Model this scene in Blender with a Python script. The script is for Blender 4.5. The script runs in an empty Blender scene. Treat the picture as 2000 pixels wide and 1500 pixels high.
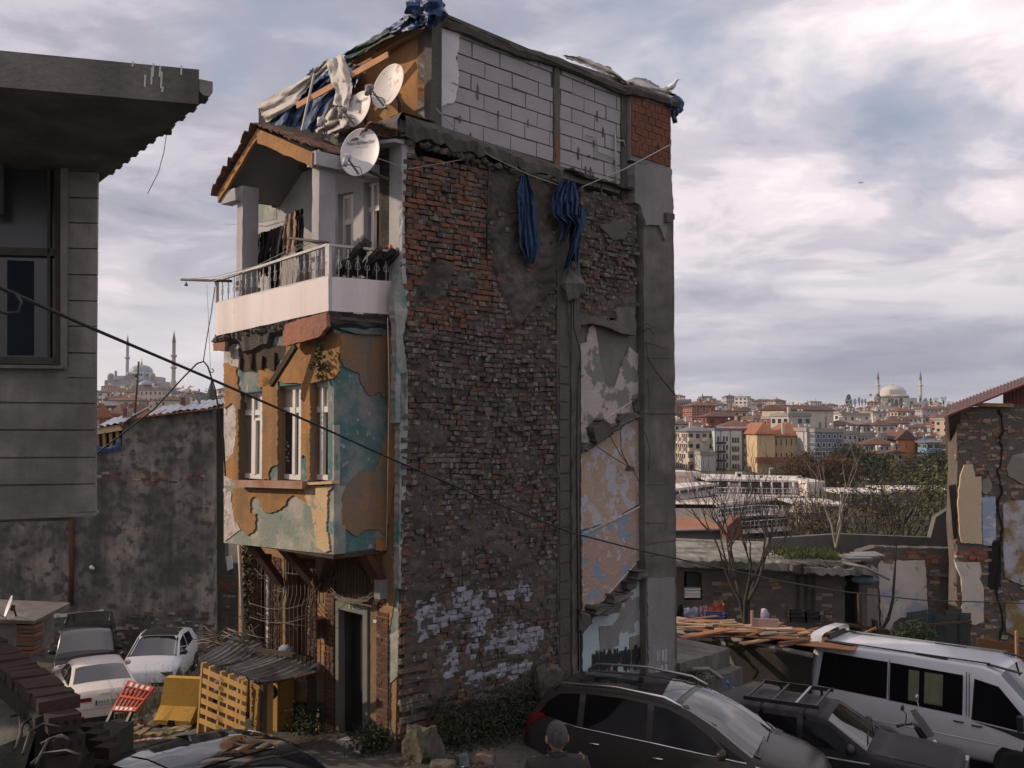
import bpy,bmesh,math,random
import numpy as np
from mathutils import Vector,Matrix,Euler
R=math.radians
rnd=random.Random(11)
sc=bpy.context.scene
col=sc.collection
# ---------------------------------------------------------------- camera
FPX,EYE,PITCH=1900.0,4.8,math.atan(80/1900)
cd=bpy.data.cameras.new('camera');cam=bpy.data.objects.new('camera',cd);col.objects.link(cam)
cam.location=(0,0,EYE);cam.rotation_euler=(math.pi/2+PITCH,0,0)
cd.sensor_width=36;cd.lens=36*FPX/2000;cd.clip_start=.1;cd.clip_end=9000
sc.camera=cam
# ---------------------------------------------------------------- light
SUN_DIR=Vector((-1,.15,.44)).normalized()
sd=bpy.data.lights.new('sun','SUN');sun=bpy.data.objects.new('sun',sd);col.objects.link(sun)
sd.energy=3.9;sd.angle=R(1.2);sd.color=(1,.80,.60)
sun.rotation_euler=SUN_DIR.to_track_quat('Z','Y').to_euler();sun.location=(-20,5,30)
sc.view_settings.view_transform='Standard';sc.view_settings.look='None'
sc.view_settings.exposure=0;sc.view_settings.gamma=1
try:sc.view_settings.use_curve_mapping=False
except Exception:pass
world=bpy.data.worlds.new('World');sc.world=world;world.use_nodes=True
def world_nodes():
 nt=world.node_tree;nt.nodes.clear();N=nt.nodes.new;L=nt.links.new
 out=N('ShaderNodeOutputWorld');bg=N('ShaderNodeBackground');L(bg.outputs[0],out.inputs[0])
 STR=.10;bg.inputs[1].default_value=STR
 sky=N('ShaderNodeTexSky');sky.sky_type='NISHITA';sky.sun_disc=False
 sky.sun_elevation=math.asin(SUN_DIR.z);sky.sun_rotation=math.atan2(SUN_DIR.x,SUN_DIR.y)
 sky.air_density=1.0;sky.dust_density=.6;sky.ozone_density=1.5
 tc=N('ShaderNodeTexCoord');sep=N('ShaderNodeSeparateXYZ');L(tc.outputs['Generated'],sep.inputs[0])
 def mth(op,a,b=None,c=False):
  n=N('ShaderNodeMath');n.operation=op;n.use_clamp=c
  for i,v in enumerate((a,b)):
   if v is None:continue
   if isinstance(v,(int,float)):n.inputs[i].default_value=v
   else:L(v,n.inputs[i])
  return n.outputs[0]
 zz=mth('ADD',mth('ABSOLUTE',sep.outputs[2]),.17)
 cx=mth('DIVIDE',sep.outputs[0],zz);cy=mth('DIVIDE',sep.outputs[1],zz)
 cmb=N('ShaderNodeCombineXYZ');L(cx,cmb.inputs[0]);L(cy,cmb.inputs[1])
 def noise(scale,det,rough,off,dist=0.0,stretch=(1,1,1)):
  mp=N('ShaderNodeMapping');mp.inputs['Location'].default_value=off;mp.inputs['Scale'].default_value=stretch
  L(cmb.outputs[0],mp.inputs[0])
  n=N('ShaderNodeTexNoise');n.inputs['Scale'].default_value=scale;n.inputs['Detail'].default_value=det
  n.inputs['Roughness'].default_value=rough;n.inputs['Distortion'].default_value=dist
  L(mp.outputs[0],n.inputs['Vector']);return n.outputs['Fac']
 def ramp(fac,stops):
  r=N('ShaderNodeValToRGB');r.color_ramp.interpolation='EASE'
  while len(r.color_ramp.elements)<len(stops):r.color_ramp.elements.new(.5)
  for e,(p,c)in zip(r.color_ramp.elements,stops):e.position=p;e.color=(*c,1)
  L(fac,r.inputs[0]);return r.outputs[0]
 def mix(f,a,b,mode='MIX'):
  m=N('ShaderNodeMix');m.data_type='RGBA';m.blend_type=mode
  if isinstance(f,(int,float)):m.inputs[0].default_value=f
  else:L(f,m.inputs[0])
  for s,v in((m.inputs[6],a),(m.inputs[7],b)):
   if isinstance(v,tuple):s.default_value=(*v,1)
   else:L(v,s)
  return m.outputs[2]
 k=1/STR
 def C(r,g,b):return(r*k,g*k,b*k)
 n1=noise(.62,5,.47,(3.1,7.7,1.0),.25);n2=noise(2.0,8,.57,(11.3,2.2,4.0),.35);n3=noise(.55,3,.5,(1.2,5.5,9.0))
 tone=mth('ADD',mth('MULTIPLY',n1,.54),mth('MULTIPLY',n2,.46))
 tone=mth('ADD',mth('MULTIPLY',mth('SUBTRACT',tone,.5),4.1),.60,True)
 cr=N('ShaderNodeValToRGB');cr.color_ramp.interpolation='EASE'
 stops=[(.0,(.25,.275,.35)),(.30,(.385,.395,.465)),(.55,(.57,.555,.615)),(.78,(.80,.755,.785)),(1,(.98,.92,.925))]
 while len(cr.color_ramp.elements)<len(stops):cr.color_ramp.elements.new(.5)
 for e,(p,c)in zip(cr.color_ramp.elements,stops):e.position=p;e.color=(*c,1)
 L(tone,cr.inputs[0])
 cloud=mix(1.0,cr.outputs[0],(k*1.14,k*1.09,k*1.10),'MULTIPLY')
 gap=mth('MULTIPLY',mth('SUBTRACT',noise(1.15,6,.55,(22.4,8.3,2.0),.4),.55),8.0,True)
 gap=mth('MULTIPLY',gap,.62)
 blue=mix(.5,sky.outputs[0],C(.36,.47,.60))
 c1=mix(gap,cloud,blue)
 elev=mth('MULTIPLY',mth('SUBTRACT',.20,sep.outputs[2]),7.0,True)
 cmb2=N('ShaderNodeCombineXYZ');L(mth('MULTIPLY',sep.outputs[0],2.6),cmb2.inputs[0]);L(mth('MULTIPLY',sep.outputs[2],17),cmb2.inputs[2]);L(mth('MULTIPLY',sep.outputs[1],1.2),cmb2.inputs[1])
 nb=N('ShaderNodeTexNoise');nb.inputs['Scale'].default_value=1.5;nb.inputs['Detail'].default_value=6;nb.inputs['Roughness'].default_value=.5;nb.inputs['Distortion'].default_value=.3
 L(cmb2.outputs[0],nb.inputs['Vector'])
 band=ramp(nb.outputs['Fac'],[(.34,C(.30,.33,.42)),(.5,C(.44,.455,.53)),(.64,C(.72,.69,.74))])
 side=mth('ADD',mth('MULTIPLY',sep.outputs[0],-1.5),.25,True)
 band=mix(side,band,C(.86,.79,.80))
 c2=mix(mth('MULTIPLY',elev,.85),c1,band)
 L(c2,bg.inputs[0])
world_nodes()
# ---------------------------------------------------------------- pixel rays -> points on real planes
cP,sP=math.cos(PITCH),math.sin(PITCH)
def ray(px,py):
 dx,dy=(px-1000)/FPX,(750-py)/FPX
 return Vector((dx,cP-sP*dy,sP+cP*dy))
def at(px,py,Y):
 d=ray(px,py);return Vector((0,0,EYE))+d*(Y/d.y)
def on_plane(px,py,p0,n):
 d=ray(px,py);o=Vector((0,0,EYE));t=(p0-o).dot(n)/d.dot(n);return o+d*t
def on_z(px,py,z):
 d=ray(px,py);return Vector((0,0,EYE))+d*((z-EYE)/d.z)
H=math.sqrt(.5)
C0=Vector((-1.584,14.0,0));U=Vector((H,H,0));V=Vector((-H,H,0));NS=Vector((H,-H,0));NF=Vector((-H,-H,0));Z=Vector((0,0,1))
def S(px,py,off=0):return on_plane(px,py,C0+NS*off,NS)
def FA(px,py,off=0):return on_plane(px,py,C0+NF*off,NF)
def tz(p):return((p-C0).dot(U),p.z)
def sz(p):return((p-C0).dot(V),p.z)
def SP(t,z,off=0):return C0+U*t+NS*off+Z*z
def FP(s,z,off=0):return C0+V*s+NF*off+Z*z
# ---------------------------------------------------------------- numpy noise
def _hash(i,j,k,seed):
 h=(i*374761393+j*668265263+k*2147483647+seed*974634777)&0xffffffff
 h=((h^(h>>13))*1274126177)&0xffffffff
 h=((h^(h>>16))*2246822519)&0xffffffff
 return((h^(h>>15))&0xffffff)/float(0xffffff)
def vnoise(x,y,z=0.0,seed=0):
 x,y,z=np.broadcast_arrays(np.asarray(x,float),np.asarray(y,float),np.asarray(z,float))
 i,j,k=np.floor(x).astype(np.int64),np.floor(y).astype(np.int64),np.floor(z).astype(np.int64)
 fx,fy,fz=x-i,y-j,z-k
 fx,fy,fz=[f*f*(3-2*f)for f in(fx,fy,fz)]
 r=0
 for a in(0,1):
  for b in(0,1):
   for c in(0,1):
    r=r+_hash(i+a,j+b,k+c,seed)*(fx if a else 1-fx)*(fy if b else 1-fy)*(fz if c else 1-fz)
 return r
def fbm(x,y,z=0.0,oct=4,seed=0,g=.5):
 r,a,t,f=0,1.0,0,1.0
 for o in range(oct):
  r=r+a*vnoise(np.asarray(x)*f,np.asarray(y)*f,np.asarray(z)*f,seed+o*17);t+=a;a*=g;f*=2.03
 return r/t
def in_poly(x,y,poly):
 x,y=np.asarray(x,float),np.asarray(y,float);r=np.zeros(x.shape,bool);n=len(poly)
 for a in range(n):
  x1,y1=poly[a];x2,y2=poly[(a+1)%n]
  c=((y1>y)!=(y2>y))
  r^=c&(x<(x2-x1)*(y-y1)/((y2-y1)or 1e-9)+x1)
 return r
def _ntree(name):
 m=bpy.data.materials.new(name);m.use_nodes=True;nt=m.node_tree
 b=nt.nodes['Principled BSDF'];return m,nt,b
def surf(name,c1,c2=None,scale=3,c3=None,s3=.6,t3=.55,w3=.08,streak=None,sa=.5,ss=2.5,rough=.9,bump=.25,bs=25,metal=0,spec=.3,c4=None,s4=9,t4=.62,w4=.02,coat=0,obj=True,det=6,grime=None):
 """weathered surface: two tones of noise, blotches of c3, chips of c4, vertical streaks"""
 m,nt,b=_ntree(name);N=nt.nodes.new;L=nt.links.new
 tc=N('ShaderNodeTexCoord');vec=tc.outputs['Object' if obj else 'Generated']
 def noise(sc_,d=det,st=None,rg=.6,off=0):
  v=vec
  if st or off:
   mp=N('ShaderNodeMapping');mp.inputs['Scale'].default_value=st or(1,1,1);mp.inputs['Location'].default_value=(off,off*.7,off*.3);L(vec,mp.inputs[0]);v=mp.outputs[0]
  n=N('ShaderNodeTexNoise');n.inputs['Scale'].default_value=sc_;n.inputs['Detail'].default_value=d;n.inputs['Roughness'].default_value=rg
  L(v,n.inputs['Vector']);return n.outputs['Fac']
 def step(f,lo,hi):
  r=N('ShaderNodeMapRange');r.inputs[1].default_value=lo;r.inputs[2].default_value=hi;L(f,r.inputs[0]);return r.outputs[0]
 def mix(f,a,c):
  x=N('ShaderNodeMix');x.data_type='RGBA'
  L(f,x.inputs[0])
  for s,v in((x.inputs[6],a),(x.inputs[7],c)):
   if isinstance(v,tuple):s.default_value=(*v[:3],1)
   else:L(v,s)
  return x.outputs[2]
 cur=c1
 if c2:cur=mix(step(noise(scale),.3,.7),c1,c2)
 if c3:cur=mix(step(noise(s3,9,off=3.3),t3-w3,t3+w3),cur,c3)
 if c4:cur=mix(step(noise(s4,5,off=8.1),t4-w4,t4+w4),cur,c4)
 if streak:
  mm=N('ShaderNodeMath');mm.operation='MULTIPLY';mm.inputs[1].default_value=sa
  L(step(noise(ss,6,(1,1,.09),off=5.5),.42,.72),mm.inputs[0]);cur=mix(mm.outputs[0],cur,streak)
 if isinstance(cur,tuple):b.inputs['Base Color'].default_value=(*cur[:3],1)
 else:L(cur,b.inputs['Base Color'])
 b.inputs['Roughness'].default_value=rough;b.inputs['Metallic'].default_value=metal;b.inputs['Specular IOR Level'].default_value=spec
 b.inputs['Coat Weight'].default_value=coat;b.inputs['Coat Roughness'].default_value=.04
 if bump:
  bp=N('ShaderNodeBump');bp.inputs['Strength'].default_value=bump;bp.inputs['Distance'].default_value=.03
  L(noise(bs,7),bp.inputs['Height']);L(bp.outputs[0],b.inputs['Normal'])
 return m
def flat(name,c,rough=.6,metal=0,spec=.4,coat=0):return surf(name,c,rough=rough,metal=metal,spec=spec,bump=0,coat=coat)
# ---------------------------------------------------------------- mesh builder
class MB:
 def __init__(s):s.v=[];s.f=[];s.m=[];s.sm=[]
 def add(s,vs,fs,mi=0,smooth=False):
  o=len(s.v);s.v.extend([tuple(p)for p in vs]);s.f.extend([tuple(i+o for i in f)for f in fs]);s.m.extend([mi]*len(fs));s.sm.extend([smooth]*len(fs));return s
 def obox(s,o,a,b,c,mi=0,jit=0):
  o,a,b,c=map(Vector,(o,a,b,c));P=[o,o+a,o+a+b,o+b,o+c,o+a+c,o+a+b+c,o+b+c]
  if jit:P=[p+Vector((rnd.uniform(-jit,jit),rnd.uniform(-jit,jit),rnd.uniform(-jit,jit)))for p in P]
  return s.add(P,[(0,3,2,1),(4,5,6,7),(0,1,5,4),(1,2,6,5),(2,3,7,6),(3,0,4,7)],mi)
 def box(s,c,d,mi=0,rz=0,rot=None,jit=0):
  M=rot if rot is not None else Matrix.Rotation(rz,3,'Z')
  a,b,e=M@Vector((d[0],0,0)),M@Vector((0,d[1],0)),M@Vector((0,0,d[2]))
  return s.obox(Vector(c)-(a+b+e)/2,a,b,e,mi,jit)
 def bar(s,p,q,w,h,mi=0,up=(0,0,1)):
  p,q=Vector(p),Vector(q);d=(q-p);x=d.normalized();y=Vector(up).cross(x)
  y=y.normalized()if y.length>1e-4 else Vector((1,0,0));zz=x.cross(y)
  return s.obox(p-y*w/2-zz*h/2,d,y*w,zz*h,mi)
 def prism(s,poly,ext,mi=0,mside=None):
  n=len(poly);ext=Vector(ext);P=[Vector(p)for p in poly]+[Vector(p)+ext for p in poly]
  s.add(P,[tuple(range(n)),tuple(range(2*n-1,n-1,-1))],mi)
  o=len(s.v)-2*n
  for i in range(n):
   j=(i+1)%n;s.f.append((o+i,o+i+n,o+j+n,o+j));s.m.append(mi if mside is None else mside);s.sm.append(False)
  return s
 def tube(s,pts,r,n=6,mi=0,cap=True,smooth=True):
  pts=[Vector(p)for p in pts];rs=r if isinstance(r,(list,tuple))else[r]*len(pts);vs=[];fs=[];pa=None
  for i,p in enumerate(pts):
   d=(pts[min(i+1,len(pts)-1)]-pts[max(i-1,0)]);d=d.normalized()if d.length>1e-9 else Vector((0,0,1))
   a=pa if pa is not None else(Vector((0,0,1))if abs(d.z)<.9 else Vector((1,0,0)))
   a=(a-d*a.dot(d));a=a.normalized()if a.length>1e-6 else d.orthogonal().normalized();pa=a;b=d.cross(a)
   for k in range(n):
    t=2*math.pi*k/n;vs.append(p+(a*math.cos(t)+b*math.sin(t))*rs[i])
  for i in range(len(pts)-1):
   for k in range(n):
    fs.append((i*n+k,i*n+(k+1)%n,(i+1)*n+(k+1)%n,(i+1)*n+k))
  s.add(vs,fs,mi,smooth)
  if cap:
   o=len(s.v)-len(vs);s.f+=[tuple(o+k for k in range(n-1,-1,-1)),tuple(o+len(vs)-n+k for k in range(n))];s.m+=[mi,mi];s.sm+=[False,False]
  return s
 def lathe(s,prof,c=(0,0,0),n=16,mi=0,smooth=True,M=None):
  vs=[];fs=[];c=Vector(c)
  for r,z in prof:
   for k in range(n):
    t=2*math.pi*k/n;p=Vector((r*math.cos(t),r*math.sin(t),z));vs.append(c+(M@p if M is not None else p))
  for i in range(len(prof)-1):
   for k in range(n):fs.append((i*n+k,i*n+(k+1)%n,(i+1)*n+(k+1)%n,(i+1)*n+k))
  return s.add(vs,fs,mi,smooth)
 def grid(s,P,mi=0,smooth=True,mask=None):
  a,b=len(P),len(P[0]);vs=[p for row in P for p in row]
  fs=[(i*b+j,i*b+j+1,(i+1)*b+j+1,(i+1)*b+j)for i in range(a-1)for j in range(b-1)if mask is None or mask[i][j]]
  return s.add(vs,fs,mi,smooth)
 def ball(s,c,r,n=10,mi=0,jit=0,smooth=True):
  r=Vector(r)if not isinstance(r,(int,float))else Vector((r,r,r));m=max(4,n*2//3);vs=[];fs=[]
  for i in range(m+1):
   ph=math.pi*i/m
   for k in range(n):
    t=2*math.pi*k/n;q=1+(rnd.uniform(-jit,jit)if 0<i<m else 0)
    vs.append((c[0]+r.x*math.sin(ph)*math.cos(t)*q,c[1]+r.y*math.sin(ph)*math.sin(t)*q,c[2]+r.z*math.cos(ph)*q))
  for i in range(m):
   for k in range(n):fs.append((i*n+k,(i+1)*n+k,(i+1)*n+(k+1)%n,i*n+(k+1)%n))
  return s.add(vs,fs,mi,smooth)
 def mesh(s,name,mats):
  me=bpy.data.meshes.new(name);me.from_pydata(s.v,[],s.f)
  for m in(mats if isinstance(mats,(list,tuple))else[mats]):me.materials.append(m)
  me.polygons.foreach_set('material_index',s.m);me.polygons.foreach_set('use_smooth',s.sm);me.update();return me
 def build(s,name,mats,parent=None,local=False,**kw):
  return link(name,s.mesh(name,mats),parent,local,**kw)
def link(name,me,parent=None,local=False,kind=None,label=None,cat=None,group=None,loc=None,rot=None):
 o=bpy.data.objects.new(name,me);col.objects.link(o)
 if loc is not None:o.location=loc
 if rot is not None:o.rotation_euler=rot
 if parent is not None:
  o.parent=parent
  if not local and parent.type=='EMPTY':o.matrix_parent_inverse=parent.matrix_basis.inverted()
 tag(o,label,cat,group,kind);return o
def tag(o,label=None,cat=None,group=None,kind=None):
 for k,v in(('label',label),('category',cat),('group',group),('kind',kind)):
  if v:o[k]=v
 return o
def thing(name,loc,label,cat,group=None,rz=0.0):
 o=bpy.data.objects.new(name,None);col.objects.link(o);o.location=loc;o.rotation_euler=(0,0,rz);o.empty_display_size=.2
 return tag(o,label,cat,group)
def copy_tree(o,parent=None):
 c=o.copy();col.objects.link(c)
 if parent is not None:c.parent=parent
 for ch in list(o.children):copy_tree(ch,c)
 return c
def px_poly(fn,pts,off=0):return[fn(x,y,off)for x,y in pts]
def crop(pts,x0,y0,k=.3):return[(x0+x*k,y0+y*k)for x,y in pts]
def rough_poly(pts,step=6,amp=1.6,seed=0):
 """break the sides of a px outline into a ragged chipped edge"""
 r=random.Random(seed);out=[]
 for i,(x,y)in enumerate(pts):
  x2,y2=pts[(i+1)%len(pts)];n=max(1,int(math.hypot(x2-x,y2-y)/step))
  for k in range(n):
   t=k/n;out.append((x+(x2-x)*t+r.uniform(-amp,amp)*(k>0),y+(y2-y)*t+r.uniform(-amp,amp)*(k>0)))
 return out
CTRL=[(0.4,7.6,.80),(0,0,2.6),(-2,3,2.0),(3,3,2.0),(-4,8,.8),(-2.3,7.8,.88),(-2.3,14.6,.12),(-1.4,13.6,.18),(.3,15.4,.05),(.6,12.5,-.12),(2,14.3,-.6),(4.5,11,-.25),(4.9,15.4,-.87),(7.5,13,-.8),(6.3,20.5,-1.75),(8.6,19.4,-1.77),(9.3,16.5,-1.7),(6.4,15.5,-.95),(12,14,-1.6),(-3.9,15.6,-.08),(-6.3,17.9,-.75),(-9.7,23.5,-2.35),(-10.8,25.5,-2.45),(-13.1,29.5,-2.95),(-10.8,29.5,-3.0),(-13,33,-3.1),(-19,30,-3),(-8,20.5,-1.6),(-3.2,6,1.15),(-6,9,.9),(-4.6,13,.05),(-6.5,12.5,-.1),(4.2,19.8,-.6),(5,23.5,-1.7),(8,30,-2.0),(13,32,-3.0),(20,30,-3.2),(0,26,-2),(-4,26,-2),(-6,37,-3),(4,37,-3.5),(-25,20,-1),(-15,14,0),(18,16,-1.6),(12,5,.5),(-12,3,2),(0,-8,4),(-20,-8,4),(20,-8,3)]
CT=np.array(CTRL)
def gz(x,y,fine=False):
 x,y=np.broadcast_arrays(np.asarray(x,float),np.asarray(y,float));sh=x.shape;x=x.ravel();y=y.ravel()
 d2=(x[:,None]-CT[None,:,0])**2+(y[:,None]-CT[None,:,1])**2+.15
 w=d2**-1.7;near=(w*CT[None,:,2]).sum(1)/w.sum(1)
 a=x/np.maximum(y,1);left=1/(1+np.exp((a+.13)*28))
 pr=np.interp(y,[38,60,90,130,230,330,450,600,800,900,1000,1600,4000],[-3.2,-8,-10,-11.5,-6,-5.5,-2.5,2.5,9.5,13.5,13,-10,-60])+5.5/(1+np.exp((a-.31)*60))*np.clip((y-330)/400,0,1)
 pl=np.interp(y,[38,60,90,130,230,330,450,600,700,800,1000,1600,4000],[-3.2,-6,-8,-8,-3,0,6,16,24,31,31,-10,-60])
 far=pr*(1-left)+pl*left
 b=np.clip((y-34)/16,0,1);b=b*b*(3-2*b)
 z=near*(1-b)+far*b
 if fine:z=z+(fbm(x*1.3,y*1.3,0,4,5)-.5)*.10*(1-b)+(fbm(x*9,y*9,0,2,9)-.5)*.02*(1-b)
 return z.reshape(sh)
def G(x,y):return float(gz(np.array([x]),np.array([y]))[0])
def build_ground():
 xs=np.unique(np.round(np.concatenate([-np.geomspace(24,3500,40),np.arange(-24,24.1,.33),np.geomspace(24,3500,40)]),3))
 ys=np.unique(np.round(np.concatenate([[-60,-40,-25,-15],np.arange(-10,46,.33),np.geomspace(46,5000,60)]),3))
 X,Y=np.meshgrid(xs,ys);Zv=gz(X,Y,True)
 b=MB();P=[[(X[i,j],Y[i,j],Zv[i,j])for j in range(len(xs))]for i in range(len(ys))]
 b.grid(P)
 m=surf('earth',(.060,.054,.048),(.105,.094,.082),1.1,c3=(.050,.046,.036),s3=.35,t3=.55,w3=.06,c4=(.16,.15,.135),s4=14,t4=.66,w4=.03,rough=.95,bump=.6,bs=9)
 nt=m.node_tree;bs=nt.nodes['Principled BSDF'];src=bs.inputs['Base Color'].links[0].from_socket
 g=nt.nodes.new('ShaderNodeNewGeometry');sx=nt.nodes.new('ShaderNodeSeparateXYZ');nt.links.new(g.outputs['Position'],sx.inputs[0])
 mr=nt.nodes.new('ShaderNodeMapRange');mr.inputs[1].default_value=36;mr.inputs[2].default_value=60;nt.links.new(sx.outputs[1],mr.inputs[0])
 ns=nt.nodes.new('ShaderNodeTexNoise');ns.inputs['Scale'].default_value=.05;ns.inputs['Detail'].default_value=10;nt.links.new(g.outputs['Position'],ns.inputs['Vector'])
 rp=nt.nodes.new('ShaderNodeValToRGB');rp.color_ramp.elements[0].position=.4;rp.color_ramp.elements[0].color=(.035,.042,.025,1);rp.color_ramp.elements[1].position=.62;rp.color_ramp.elements[1].color=(.10,.085,.065,1)
 nt.links.new(ns.outputs['Fac'],rp.inputs[0])
 mx=nt.nodes.new('ShaderNodeMix');mx.data_type='RGBA';nt.links.new(mr.outputs[0],mx.inputs[0]);nt.links.new(src,mx.inputs[6]);nt.links.new(rp.outputs[0],mx.inputs[7]);nt.links.new(mx.outputs[2],bs.inputs['Base Color'])
 b.build('ground',m,kind='structure')
 lane=[(-9.5,22.5,3.2),(-7.8,18.5,2.6),(-6.0,14.5,2.3),(-3.6,11.4,2.7),(-.6,9.2,3.3),(3,8.2,3.2),(8,8,3.0)]
 q=[]
 for i in range(61):
  t=i/60*(len(lane)-1);k=min(int(t),len(lane)-2);f=t-k;a,c=np.array(lane[k]),np.array(lane[k+1]);p=a+(c-a)*f;dr=(c-a)[:2];dr=dr/np.linalg.norm(dr);nn=np.array([-dr[1],dr[0]])
  row=[]
  for j in range(15):
   o=(j/14-.5)*2*p[2]*.8+(vnoise(i*.35,j*0+(0 if j<7 else 9),0,3)-.5)*(.5 if j in(0,14)else 0)
   x,y=p[0]+nn[0]*o,p[1]+nn[1]*o;row.append((x,y,float(gz(np.array([x]),np.array([y]),True)[0])+(.03 if 0<j<14 else-.05)))
  q.append(row)
 b=MB();b.grid(q)
 b.build('road',surf('asphalt',(.055,.054,.054),(.085,.083,.08),1.6,c3=(.15,.14,.13),s3=.8,t3=.60,w3=.08,rough=.85,bump=.35,bs=60),kind='structure')
build_ground()
# ================================================================= the derelict house
M_mortar=surf('old_mortar',(.066,.057,.048),(.128,.110,.092),7.0,c3=(.048,.041,.035),s3=1.1,t3=.56,w3=.1,streak=(.05,.046,.042),sa=.5,rough=.97,bump=.9,bs=22)
M_mpaint=surf('limewash',(.30,.305,.345),(.22,.225,.265),5,c4=(.12,.105,.09),s4=7,t4=.60,w4=.03,bump=.6,bs=26)
M_br=[surf('brick_red',(.150,.072,.047),(.098,.052,.038),6,c4=(.16,.14,.12),s4=8,t4=.63,bump=.5,bs=40),surf('brick_brown',(.105,.072,.056),(.070,.052,.042),6,c4=(.17,.15,.13),s4=8,t4=.58,bump=.5,bs=40),surf('brick_tan',(.155,.122,.096),(.10,.080,.064),6,c4=(.2,.18,.16),s4=9,t4=.6,bump=.5,bs=40),surf('brick_grey',(.092,.081,.070),(.060,.053,.047),5,c4=(.2,.18,.16),s4=9,t4=.58,bump=.6,bs=40),M_mpaint,surf('brick_clean',(.195,.092,.058),(.130,.066,.046),6,c4=(.17,.15,.13),s4=9,t4=.64,bump=.5,bs=40)]
M_conc=surf('raw_concrete',(.135,.122,.105),(.09,.082,.072),2.0,c3=(.20,.185,.165),s3=.9,t3=.6,w3=.1,streak=(.07,.065,.06),sa=.55,bump=.55,bs=30)
M_conc_dk=surf('dark_concrete',(.075,.068,.060),(.12,.11,.098),2.5,streak=(.045,.042,.038),sa=.6,bump=.8,bs=25)
M_conc_lt=surf('grey_render',(.235,.23,.225),(.175,.17,.165),1.6,streak=(.12,.115,.11),sa=.4,bump=.4,bs=30)
M_block=surf('aerated_block',(.36,.335,.34),(.30,.28,.285),1.4,c4=(.30,.28,.28),s4=3.5,t4=.62,w4=.06,bump=.18,bs=60)
M_bmort=surf('block_mortar',(.17,.16,.16),(.25,.235,.235),6,bump=.9,bs=30)
M_white=surf('white_plaster',(.66,.62,.64),(.55,.51,.54),2.0,c4=(.38,.35,.35),s4=9,t4=.68,bump=.35,bs=14)
M_clay=surf('hollow_clay',(.235,.098,.058),(.16,.074,.05),3.0,c4=(.09,.06,.05),s4=4,t4=.62,bump=.5,bs=24)
M_orange=surf('ochre_render',(.42,.205,.070),(.32,.155,.055),2.6,c3=(.22,.135,.07),s3=2.0,t3=.55,w3=.10,c4=(.17,.12,.08),s4=11,t4=.66,streak=(.13,.09,.055),sa=.65,ss=2.2,bump=.5,bs=17)
M_orange_st=surf('stained_ochre',(.37,.19,.075),(.23,.14,.07),1.2,c3=(.20,.155,.115),s3=1.5,t3=.50,w3=.08,streak=(.12,.09,.06),sa=.85,ss=2.0,bump=.7,bs=14)
M_teal=surf('teal_paint',(.050,.135,.138),(.085,.175,.168),3.2,c3=(.22,.225,.21),s3=2.0,t3=.53,w3=.06,c4=(.34,.32,.30),s4=8,t4=.62,w4=.02,streak=(.22,.23,.21),sa=.35,bump=.3,bs=20)
M_tealpale=surf('weathered_teal',(.235,.245,.222),(.165,.225,.208),2.2,c3=(.42,.39,.345),s3=1.8,t3=.56,w3=.09,c4=(.07,.21,.20),s4=3.6,t4=.62,w4=.05,streak=(.30,.25,.20),sa=.4,bump=.45,bs=20)
M_cream=surf('cream_paint',(.56,.40,.25),(.48,.33,.19),2.2,c4=(.27,.28,.27),s4=5,t4=.60,w4=.015,bump=.35,bs=22)
M_pale=surf('pale_flaking',(.50,.46,.44),(.38,.33,.32),4.0,c4=(.28,.24,.23),s4=9,t4=.58,w4=.02,c3=(.60,.57,.55),s3=2.0,bump=.6,bs=24)
M_porch=surf('porch_white',(.42,.41,.42),(.34,.33,.335),1.6,c3=(.27,.26,.25),s3=1.0,t3=.63,w3=.1,streak=(.20,.19,.18),sa=.4,bump=.3,bs=24)
M_panel=surf('balcony_white',(.72,.66,.65),(.64,.58,.58),1.3,c4=(.25,.15,.09),s4=13,t4=.72,w4=.03,streak=(.46,.37,.30),sa=.45,ss=3.0,bump=.12,bs=10,rough=.75)
M_wood=surf('old_timber',(.085,.058,.040),(.045,.032,.024),3,bump=.5,bs=30,streak=(.02,.016,.013),sa=.6)
M_woodlt=surf('raw_timber',(.36,.22,.12),(.24,.15,.085),3,bump=.3,bs=30)
M_rust=surf('red_oxide',(.105,.042,.030),(.065,.030,.023),3,bump=.3,bs=30)
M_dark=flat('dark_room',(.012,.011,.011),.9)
M_iron=surf('old_iron',(.05,.042,.038),(.085,.06,.045),12,rough=.7,bump=.2,bs=60)
M_railw=surf('white_iron',(.50,.48,.48),(.40,.37,.36),8,c4=(.17,.09,.05),s4=12,t4=.66,rough=.6,bump=.1)
M_frame=surf('window_white',(.70,.67,.65),(.60,.57,.55),4,rough=.5,bump=.05)
M_glass=surf('pane_glass',(.030,.033,.036),rough=.05,spec=1.0,bump=0)
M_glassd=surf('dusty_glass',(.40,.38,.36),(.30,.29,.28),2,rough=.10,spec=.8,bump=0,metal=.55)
M_tile=surf('roof_tile',(.22,.105,.065),(.115,.075,.058),5,c4=(.06,.06,.045),s4=6,t4=.58,w4=.05,bump=.5,bs=30)
M_marble=surf('threshold_marble',(.45,.43,.41),(.36,.34,.33),3,bump=.1)
M_cable=flat('black_cable',(.016,.016,.017),.55)
M_cablew=flat('pale_wire',(.35,.33,.31),.6)
HB=Vector((C0.x,C0.y,.1))
house=thing('derelict_house',HB,'narrow ruined brick house with an ochre and teal bay, laundry balcony and bare side wall','house')
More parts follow.
